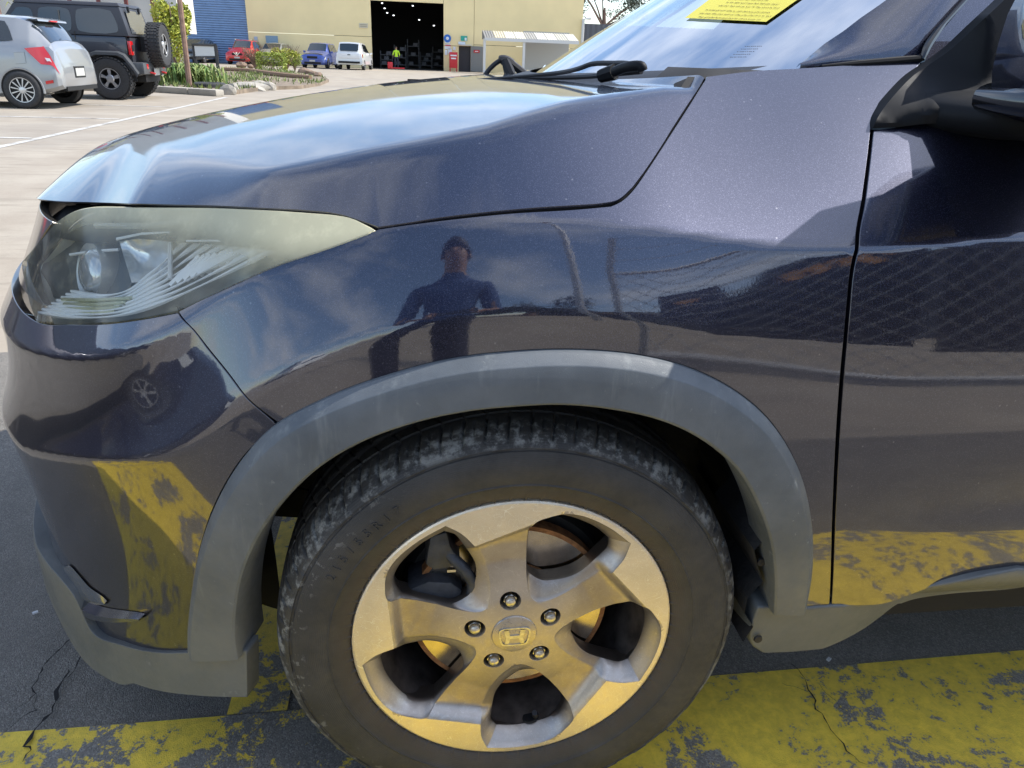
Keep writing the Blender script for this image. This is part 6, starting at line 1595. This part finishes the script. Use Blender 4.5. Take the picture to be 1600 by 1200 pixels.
# ---- generic far SUVs / wagons
def far_car(name, label, cat, pos, rz, paint, L=4.5, W=1.82, H=1.70, rear_facing=False, group=None, tray=False, face='suv', sc=1.0):
    global ARZ
    e = thing(name, label, cat, (pos[0], pos[1], 0), rz, group); ARZ = .34; h = H
    a = -L/2; 
    if not tray:
        st = [(a, .35, .60, .72, .72, .68, .6), (a+.10, .24, .78, .90, W/2-.04, W/2-.07, .62), (a+1.0, .22, .98, 1.08, W/2, W/2-.03, .70), (a+1.25, .22, 1.0, 1.14, W/2, W/2-.03, .68), (a+1.85, .22, 1.02, h-.06, W/2, W/2-.03, .62), (a+2.3, .22, 1.03, h, W/2, W/2-.03, .62), (a+3.7, .23, 1.05, h-.03, W/2, W/2-.03, .62), (a+4.05, .25, 1.05, h-.10, W/2, W/2-.05, .60), (a+L-.12, .30, 1.03, 1.12, W/2-.03, W/2-.08, .62), (a+L, .38, .85, .9, W/2-.08, W/2-.1, .6)]
    else:
        st = [(a, .35, .70, .80, .72, .70, .62), (a+.1, .3, .9, 1.0, W/2-.04, W/2-.06, .66), (a+1.15, .3, 1.05, 1.12, W/2, W/2-.03, .68), (a+1.8, .3, 1.08, h-.05, W/2, W/2-.03, .62), (a+3.2, .3, 1.1, h, W/2, W/2-.03, .64), (a+3.3, .3, 1.1, h+.03, W/2, W/2-.03, .68), (a+L-.35, .32, 1.1, h+.01, W/2, W/2-.04, .70), (a+L-.03, .34, 1.06, 1.14, W/2, W/2-.05, .70), (a+L, .36, 1.0, 1.04, W/2, W/2-.06, .70)]
    s = CarShape(L, W, h, st); s.body(paint, e, 36)
    for sd in (-1, 1):
        s.patch('side_window', [(a+1.55, 4.15), (a+2.45, 4.15), (a+2.45, 5.8), (a+1.95, 5.7)], M_GLD, e, side=sd); s.patch('side_window', [(a+2.52, 4.15), (a+3.35, 4.15), (a+3.35, 5.8), (a+2.52, 5.8)], M_GLD, e, side=sd)
        s.patch('side_window', [(a+3.42, 4.2), (a+4.0, 4.3), (a+3.85, 5.6), (a+3.42, 5.8)], M_GLD, e, side=sd)
        for xw in (a+.88, a+L-.92): archvoid(e, xw, .38, W/2-.02, sd); arch(e, xw, .38, W/2-.012, sd, paint, .03)
        MB().box((a+1.62, sd*(W/2+.09), 1.09), (.10, .18, .13)).build('door_mirror', paint, e, bevel=.02)
        s.patch('head_lamp', [(a+.06, 3.2), (a+.42, 3.5), (a+.48, 3.85), (a+.10, 3.7)], M_HEADL, e, side=sd, o=.02)
        s.patch('tail_lamp', [(a+L-.40, 3.3), (a+L-.06, 3.3), (a+L-.10, 3.9), (a+L-.30, 3.9)], M_TAIL, e, side=sd, o=.02)
    s.top('windscreen', a+1.27, a+1.83, 6.15, M_GLD, e); s.top('rear_window', a+L-.42 if not tray else a+L-.30, a+L-.16 if not tray else a+L-.10, 6.3, M_GLD, e)
    for xw in (a+.88, a+L-.92):
        for sd in (-1, 1): plain_wheel(xw, sd*(W/2-.085), .345, .22, e, rimr=.62, spokes=6 if sd < 0 else 6, rz=0 if sd < 0 else PI)
    return e, s, a
M_REDP = paintm('red_paint', (.52, .018, .022), .2); M_BLUEP = paintm('blue_paint', (.065, .11, .38), .4); M_WHP = paintm('white_paint', (.75, .76, .76), 0); M_GRYP = paintm('grey_paint', (.24, .25, .26), .4)
def face(e, a, W, grille=True, z=.72, col_=None):
    MB().box((a+.02, 0, z), (.06, .75, .16)).build('grille', M_UNDER, e, bevel=.02)
    MB().box((a-.015, 0, .50), (.03, .40, .11)).build('number_plate', M_PLATE, e); MB().box((a+.03, 0, .36), (.08, 1.2, .14)).build('lower_intake', M_UNDER, e, bevel=.02)
def place(px, py): p = on_z(px, py); return p[:2]
rp = place(369, 101); th_ = PI/2+.22
# front towards the camera: local -x maps to world -y when turned by +90 degrees
e, s, a = far_car('suv', 'red wagon with roof rails parked facing the camera before the blue roller door', 'car', (rp[0]+.4, rp[1]+2.0), PI/2-.10, M_REDP, H=1.72); face(e, a, 1.82)
MB().prism([(a-.02, -.26, .86), (a-.02, -.22, .86), (a-.02, 0, .66), (a-.02, .22, .86), (a-.02, .26, .86), (a-.02, .03, .62), (a-.02, -.03, .62)], (.03, 0, 0)).build('chrome_vee', M_CHROME, e)
MB().lathe([(0, 0), (.07, 0), (.07, .02)], 16, axis='x', c=(a-.05, 0, .80)).build('badge', M_CHROME, e)
for sd in (-1, 1): MB().tube([(a+1.9, sd*.60, 1.75), (a+3.8, sd*.60, 1.75)], .03, 6).build('roof_rail', M_CHROME, e)
bp_ = place(484, 106.5)
e, s, a = far_car('suv', 'blue four-wheel drive with black bonnet guard facing the camera left of the white ute', 'car', (bp_[0]+.6, bp_[1]+2.0), PI/2-.16, M_BLUEP, H=1.70); face(e, a, 1.82)
s.top('bonnet_guard', a+.12, a+.30, 5.2, M_DARK, e, o=.03)
up = place(540, 109)
e, s, a = far_car('ute', 'white ute with canopy parked nose-in beside the dark doorway', 'ute', (up[0]+.55, up[1]+2.4), -PI/2-.10, M_WHP, L=5.1, W=1.84, H=1.76, tray=True)
MB().box((a+5.1+.02, 0, .92), (.05, 1.5, .34)).build('tailgate', M_WHP, e, bevel=.02); MB().box((a+5.1+.05, 0, .98), (.02, .2, .05)).build('tailgate_handle', M_UNDER, e); MB().box((a+5.1+.06, 0, .50), (.1, 1.5, .13)).build('rear_bumper', M_UNDER, e, bevel=.02)
MB().prism([(a+5.1-.26, -.60, 1.22), (a+5.1-.26, .60, 1.22), (a+5.1-.36, .56, 1.66), (a+5.1-.36, -.56, 1.66)], (.25, 0, 0)).build('canopy_window', M_GLD, e)
gp = place(425, 103)
e, s, a = far_car('hatchback', 'grey car half hidden behind the bushes left of the blue four-wheel drive', 'car', (gp[0], gp[1]+2.0), PI/2-.14, M_GRYP, H=1.60); face(e, a, 1.8)
dp_ = place(300, 98)
e, s, a = far_car('suv', 'dark grey wagon seen between the black sign posts', 'car', (dp_[0]+.3, dp_[1]+1.0), PI/2-.1, paintm('dark_grey_paint', (.05, .06, .07), .4), H=1.68); face(e, a, 1.8)
# worker in the doorway
def figure(name, label, pose, rad, mats, loc, rz, regions, headc, scale=1.0, extra=None):
    """pose: list of (name, xyz, parent); rad dict. one skinned body"""
    names = [p[0] for p in pose]; me = bpy.data.meshes.new(name); me.from_pydata([p[1] for p in pose], [(names.index(p[2]), i) for i, p in enumerate(pose) if p[2]], []); ob = bpy.data.objects.new(name, me); COL.objects.link(ob)
    md = ob.modifiers.new('s', 'SKIN'); sv = me.skin_vertices[0].data
    for i, p in enumerate(pose): r_ = rad[p[0]]; sv[i].radius = r_ if hasattr(r_, '__len__') else (r_, r_); sv[i].use_root = (i == 0)
    md.branch_smoothing = .6; md2 = ob.modifiers.new('d', 'SUBSURF'); md2.levels = 2; md2.render_levels = 2
    dg = bpy.context.evaluated_depsgraph_get(); m2_ = bpy.data.meshes.new_from_object(ob.evaluated_get(dg)); bpy.data.objects.remove(ob)
    for m_ in mats: m2_.materials.append(m_)
    for p in m2_.polygons: p.use_smooth = True; p.material_index = regions(p.center)
    ob = link(bpy.data.objects.new(name, m2_)); ob.location = loc; ob.rotation_euler = (0, 0, rz); ob.scale = (scale,)*3; tag(ob, label, 'person'); return ob
M_SKIN = simple('skin', (.36, .20, .13), .55); M_HAIR = simple('black_hair', (.012, .010, .010), .6); M_HIVIS = simple('hi_vis_shirt', (.50, .80, .03), .7); M_NAVY = simple('navy_trousers', (.02, .025, .045), .8)
M_SHIRT = simple('navy_polo', (.035, .08, .21), .85, noise=.2, nscale=40)
base_pose = [('pel', (0, 0, .95), None), ('sp1', (0, 0, 1.10), 'pel'), ('sp2', (0, .0, 1.28), 'sp1'), ('ch', (0, .01, 1.42), 'sp2'), ('nk', (0, -.01, 1.50), 'ch'), ('nk2', (0, -.03, 1.55), 'nk')]
def person(name, label, loc, rz, shirt, hands, head_tilt=.0, detail=True):
    pose = [('pel', (0, 0, .96), None), ('sp1', (0, .005, 1.10), 'pel'), ('sp2', (0, .0, 1.27), 'sp1'), ('ch', (0, .01, 1.40), 'sp2'), ('nk', (0, 0, 1.475), 'ch'), ('hd0', (0, -.025, 1.545), 'nk'), ('hd1', (0, -.035, 1.63), 'hd0'), ('hd2', (0, -.03, 1.71), 'hd1')]
    rad = dict(pel=(.155, .115), sp1=(.145, .105), sp2=(.150, .108), ch=(.160, .11), nk=(.062, .062), hd0=(.060, .066), hd1=(.074, .095), hd2=(.066, .085))
    for s_, L_ in ((-1, 'l'), (1, 'r')):
        pose += [('sh'+L_, (s_*.175, .01, 1.40), 'ch'), ('el'+L_, tuple(hands[L_][0]), 'sh'+L_), ('wr'+L_, tuple(hands[L_][1]), 'el'+L_), ('pm'+L_, tuple(hands[L_][2]), 'wr'+L_)]
        rad.update({'sh'+L_: .068, 'el'+L_: .045, 'wr'+L_: (.030, .026), 'pm'+L_: (.040, .020)})
        pose += [('hp'+L_, (s_*.095, 0, .90), 'pel'), ('kn'+L_, (s_*.115, -.02, .50), 'hp'+L_), ('an'+L_, (s_*.125, .03, .10), 'kn'+L_), ('ft'+L_, (s_*.14, -.13, .045), 'an'+L_)]
        rad.update({'hp'+L_: .095, 'kn'+L_: .066, 'an'+L_: .048, 'ft'+L_: (.048, .04)})
        if detail:
            h = np.array(hands[L_][2]); d_ = np.array(hands[L_][2])-np.array(hands[L_][1]); d_ /= np.linalg.norm(d_); side = np.array([-s_*.3, -.2, .93]); side -= d_*(side@d_); side /= np.linalg.norm(side); inw = np.cross(d_, side)*s_
            for k, (o_, l_) in enumerate(((.030, .068), (.011, .078), (-.010, .072), (-.029, .058))):
                r0 = h+side*o_+d_*.012; pose += [('f%s%da' % (L_, k), tuple(r0+d_*l_*.45), 'pm'+L_), ('f%s%db' % (L_, k), tuple(r0+d_*l_*.8-inw*.018), 'f%s%da' % (L_, k)), ('f%s%dc' % (L_, k), tuple(r0+d_*l_*.9-inw*.042), 'f%s%db' % (L_, k))]
                for q, rr2 in zip('abc', (.0095, .0085, .0075)): rad['f%s%d%s' % (L_, k, q)] = rr2
            t0 = h+side*.042-d_*.02; pose += [('t%sa' % L_, tuple(t0+d_*.01-inw*.01), 'pm'+L_), ('t%sb' % L_, tuple(t0+side*.018+d_*.035-inw*.02), 't%sa' % L_)]; rad['t%sa' % L_] = .012; rad['t%sb' % L_] = .0095
    def reg(c):
        if c.z > 1.485 and abs(c.x) < .12: return 0
        if c.z < .11: return 3
        if c.z < .97 and abs(c.x) < .24 and c.y > -.2: return 2
        for L_ in 'lr':
            e_, w_ = np.array(hands[L_][0]), np.array(hands[L_][1]); v = np.array(c)-e_; t = v@(w_-e_)/((w_-e_)@(w_-e_))
            if t > .12 and np.linalg.norm(v-(w_-e_)*t) < .16 and (c.x*(-1 if L_ == 'l' else 1)) > .0 and (c.y < -.12 or abs(c.x) > .2): return 0
        return 1
    ob = figure(name, label, pose, rad, [M_SKIN, shirt, M_NAVY, M_DARK], loc, rz, reg, None)
    # hair, ears, face details
    m_ = MB(); r_ = np.random.default_rng(2); P_ = []
    for i in range(13):
        el = PI/2-i/12*1.75
        P_.append([((.083+r_.normal(0, .003))*math.cos(a)*math.cos(el), -.030+(.104+r_.normal(0, .003))*math.sin(a)*math.cos(el)+(.012 if math.sin(a) < 0 else .012), 1.672+(.093+r_.normal(0, .003))*math.sin(el)+(.055*max(0, -math.sin(a))**2 if i > 6 else 0)) for a in np.linspace(0, 2*PI, 33)])
    m_.grid(np.array(P_)).build('hair', M_HAIR, ob, smooth=True)
    for s_ in (-1, 1):
        MB().lathe([(0, -.004), (.006, -.003), (.010, .003)], 10, c=(s_*.031, -.118, 1.648)).build('eye', M_DARK, ob, smooth=True)
        MB().tube([(s_*.048, -.118, 1.668), (s_*.032, -.126, 1.672), (s_*.016, -.124, 1.668)], .0035, 5).build('eyebrow', M_HAIR, ob, smooth=True)
        m2_ = MB().lathe([(0, -.004), (.016, -.006), (.024, .004)], 12, axis='x'); o = m2_.build('ear', M_SKIN, ob, smooth=True); o.location = (s_*.080, -.03, 1.64)
    MB().tube([(0, -.124, 1.655), (0, -.140, 1.630), (0, -.146, 1.616), (0, -.128, 1.606)], [.006, .009, .012, .008], 8).build('nose', M_SKIN, ob, smooth=True)
    MB().tube([(-.022, -.112, 1.580), (0, -.120, 1.579), (.022, -.112, 1.580)], [.003, .005, .003], 6).build('mouth', simple('lips', (.25, .10, .08), .5), ob, smooth=True)
    return ob
hangl = {'l': [(-.27, .03, 1.12), (-.22, -.12, .90), (-.21, -.18, .86)], 'r': [(.27, .03, 1.12), (.25, -.10, .90), (.25, -.16, .84)]}
wpnt = on_z(620, 108.5); WK = person('person', 'worker in a bright yellow-green shirt in the dark doorway', (wpnt[0], WY-.8, 0), PI, M_HIVIS, hangl, detail=False); WK.scale = (.98,)*3
PTK = thing('pallet_truck', 'small red pallet jack beside the worker in the doorway', 'trolley', (wpnt[0]-.5, WY-1.2, 0))
MB().box((0, 0, .30), (.4, .4, .5)).build('pump_body', M_RED, PTK, bevel=.04); MB().tube([(-.1, 0, .5), (-.3, 0, 1.2)], .02, 6).build('handle', M_DARK, PTK)
for y in (-.2, .2): MB().box((.6, y, .12), (1.1, .16, .08)).build('fork', M_RED, PTK)

# ================================================================== BEHIND THE CAMERA (mirrored in the paint)
PH = person('person', 'man in a dark blue polo photographing the car, mirrored in the front wing', (-.19, -1.13, 0), PI, M_SHIRT,
            {'l': [(-.225, -.01, 1.13), (-.155, -.15, 1.10), (-.125, -.205, 1.088)], 'r': [(.225, -.01, 1.13), (.10, -.15, 1.10), (.055, -.205, 1.088)]})
o = MB().box((-.13, -.845, 1.085), (.155, .008, .075)).build('phone', M_BLKGLOSS, None, bevel=.003); tag(o, 'black phone held level in both hands by the man in the blue polo', 'phone')
# chain-link fence
FN = thing('chain_link_fence', 'tall chain-link fence with barbed wire strands behind the photographer', 'fence', (1.1, -2.3, 0))
M_GALV = simple('galvanised', (.50, .50, .50), .5, metal=.3)
FL, FH_ = 9.0, 2.1
wr = MB(); sp2_ = .15; nn2 = int((FL+FH_)/sp2_)
for i in range(nn2):
    for sg in (-1, 1):
        x0 = i*sp2_-(FH_ if sg > 0 else 0); x1 = x0+FH_*sg if sg > 0 else x0-FH_; a, b_ = (x0, .06), (x0+FH_*sg, FH_)
        # clip to the panel
        t0 = 0; t1 = 1; dx_ = b_[0]-a[0]
        for lim, sgn in ((0, 1), (FL, -1)):
            fa, fb = (a[0]-lim)*sgn, (b_[0]-lim)*sgn
            if fa < 0 and fb < 0: t0, t1 = 1, 0; break
            if fa < 0: t0 = max(t0, fa/(fa-fb))
            if fb < 0: t1 = min(t1, fa/(fa-fb))
        if t1-t0 < .02: continue
        P0 = np.array([a[0]+dx_*t0, .004*sg, a[1]+(b_[1]-a[1])*t0]); P1 = np.array([a[0]+dx_*t1, .004*sg, a[1]+(b_[1]-a[1])*t1]); wr.tube([P0, P1], .0042, 3, cap=False)
o = wr.build('mesh_wire', M_GALV, FN); o['kind'] = 'stuff'
for x in np.arange(0, FL+.1, 2.25):
    MB().tube([(x, 0, 0), (x, 0, FH_+.05), (x, .25, FH_+.5)], .03, 8).build('post', M_GALV, FN, smooth=True)
for z in (FH_, .08): MB().tube([(0, 0, z), (FL, 0, z)], .022, 8).build('rail', M_GALV, FN, smooth=True)
for k, (dy_, z) in enumerate(((.08, FH_+.2), (.17, FH_+.35), (.25, FH_+.5))): MB().tube([(0, dy_, z), (FL, dy_, z)], .004, 4).build('barbed_strand', M_GALV, FN)
M_BAN = simple('banner_black', (.010, .010, .012), .5); M_ORG = simple('banner_orange', (.95, .45, .12), .6)
def banner(x0, x1, z0, z1, lines, label, size=.34):
    e = thing('banner', label, 'banner', ((x0+x1)/2, -2.36, (z0+z1)/2)); MB().box((0, 0, 0), (x1-x0, .01, z1-z0)).build('sheet', M_BAN, e)
    for i, s_ in enumerate(lines):
        cu = bpy.data.curves.new('t', 'FONT'); cu.body = s_; cu.size = size; cu.extrude = .002; cu.align_x = 'CENTER'; cu.align_y = 'CENTER'; cu.shear = .5; cu.resolution_u = 2; cu.offset = .014
        o = bpy.data.objects.new('t', cu); me = bpy.data.meshes.new_from_object(o); bpy.data.objects.remove(o); me.materials.append(M_ORG); ob = link(bpy.data.objects.new('lettering', me), e)
        ob.rotation_euler = (PI/2, 0, PI); ob.location = (0, .010, (z1-z0)/2-size*.75-i*size*1.15)
banner(2.3, 4.9, .35, 1.95, ['General', 'Mechanical', 'Repairs'], 'black banner with three lines of orange slanted lettering on the fence')
banner(1.45, 2.2, .5, 1.7, ['Tyres'], 'small black banner with one orange word on the fence', .22)
banner(5.0, 7.4, .4, 1.9, ['Service'], 'black banner with a single large orange word farther along the fence', .5)
# dark workshop shed behind the fence with a tan board
WS2 = thing('workshop_shed', 'dark grey workshop shed behind the chain-link fence', 'shed', (8, -12, 0))
P_ = np.array([[(x, .06*(i % 2), z) for z in (0, 3.6)] for i, x in enumerate(np.arange(-6, 10, .2))]); MB().grid(P_).build('wall', simple('shed_dark', (.07, .075, .085), .7), WS2)
MB().box((2, -3, 3.75), (16.6, 7, .2)).build('roof', M_GREY, WS2)
e = thing('tan_signboard', 'tan signboard with dark lines of print on the dark shed', 'sign', (3.6, -11.7, 2.9)); MB().box((0, 0, 0), (2.6, .06, 1.3)).build('board', simple('tan_board', (.34, .25, .13), .7), e)
for i, (w_, z) in enumerate(((2.2, .42), (1.9, .16), (2.1, -.10), (1.2, -.38))): MB().box((0, .045, z), (w_, .01, .13)).build('print_line', simple('print_dark', (.08, .06, .05), .8) if i == 0 else bpy.data.materials['print_dark'], e)
LP_ = thing('light_pole', 'pale grey steel light pole left of the chain-link fence', 'pole', (1.5, -4.4, 0)); MB().tube([(0, 0, 0), (0, 0, 7)], [.07, .045], 12).build('shaft', M_GALV, LP_, smooth=True); MB().box((0, .4, 7), (.2, .9, .08)).build('lamp_head', M_GALV, LP_, bevel=.02)
# tree behind the fence
TR2 = thing('round_tree', 'dark round-crowned tree behind the fence end', 'tree', (1.6, -9.5, 0)); r_ = np.random.default_rng(8); mb_ = MB()
lobes = [(r_.uniform(-1.3, 1.3), r_.uniform(-1, 1), 2.6+r_.uniform(-.8, 1.2), r_.uniform(.6, 1.0)) for _ in range(18)]
for i in range(7000):
    lx, ly, lz, lr = lobes[r_.integers(18)]; u = r_.normal(size=3); u /= np.linalg.norm(u); p = np.array([lx, ly, lz])+u*lr*r_.uniform(.5, 1.05); s_ = r_.uniform(.05, .12); q1 = r_.normal(size=3); q1 /= np.linalg.norm(q1); q2 = np.cross(q1, r_.normal(size=3)); q2 /= np.linalg.norm(q2); mb_.add([p-q1*s_, p-q2*s_*.5, p+q1*s_, p+q2*s_*.5], [(0, 1, 2, 3)])
mb_.build('crown', M_DGREEN, TR2); MB().tube([(0, 0, 0), (.1, 0, 1.4), (0, 0, 2.6)], [.2, .15, .1], 8).build('trunk', M_TWIG, TR2, smooth=True)
# unseen things added out to the left to give the bumper its reflections
e, s, a = far_car('van', 'unseen white van added behind the photographer to put white into the bumper reflection', 'van', (-6.5, -8.5), .5, M_WHP, L=5.0, W=1.9, H=2.1); face(e, a, 1.9)
e, s, a = far_car('added_dark_car', 'unseen dark blue wagon added in front of the near car to darken its bumper reflection', 'car', (-4.0, .6), PI/2-.1, paintm('midnight_paint', (.02, .022, .04), .3), H=1.5, L=4.4); face(e, a, 1.8)  # added dark car, keeps the bumper from mirroring only sunlit ground
SK = thing('added_green_skip', 'unseen dark green steel skip bin added at the yard edge for the bumper reflection', 'skip', (-7.2, 1.0, 0), 1.5)
hexa(MB(), -1.6, 1.6, -1.9, 1.9, .1, 1.4, .8, .9).build('bin', simple('skip_green', (.03, .12, .06), .5), SK, bevel=.03)
for x in (-1.0, 0, 1.0): MB().box((x, -.88, .8), (.08, .1, 1.2)).build('rib', bpy.data.materials['skip_green'], SK)
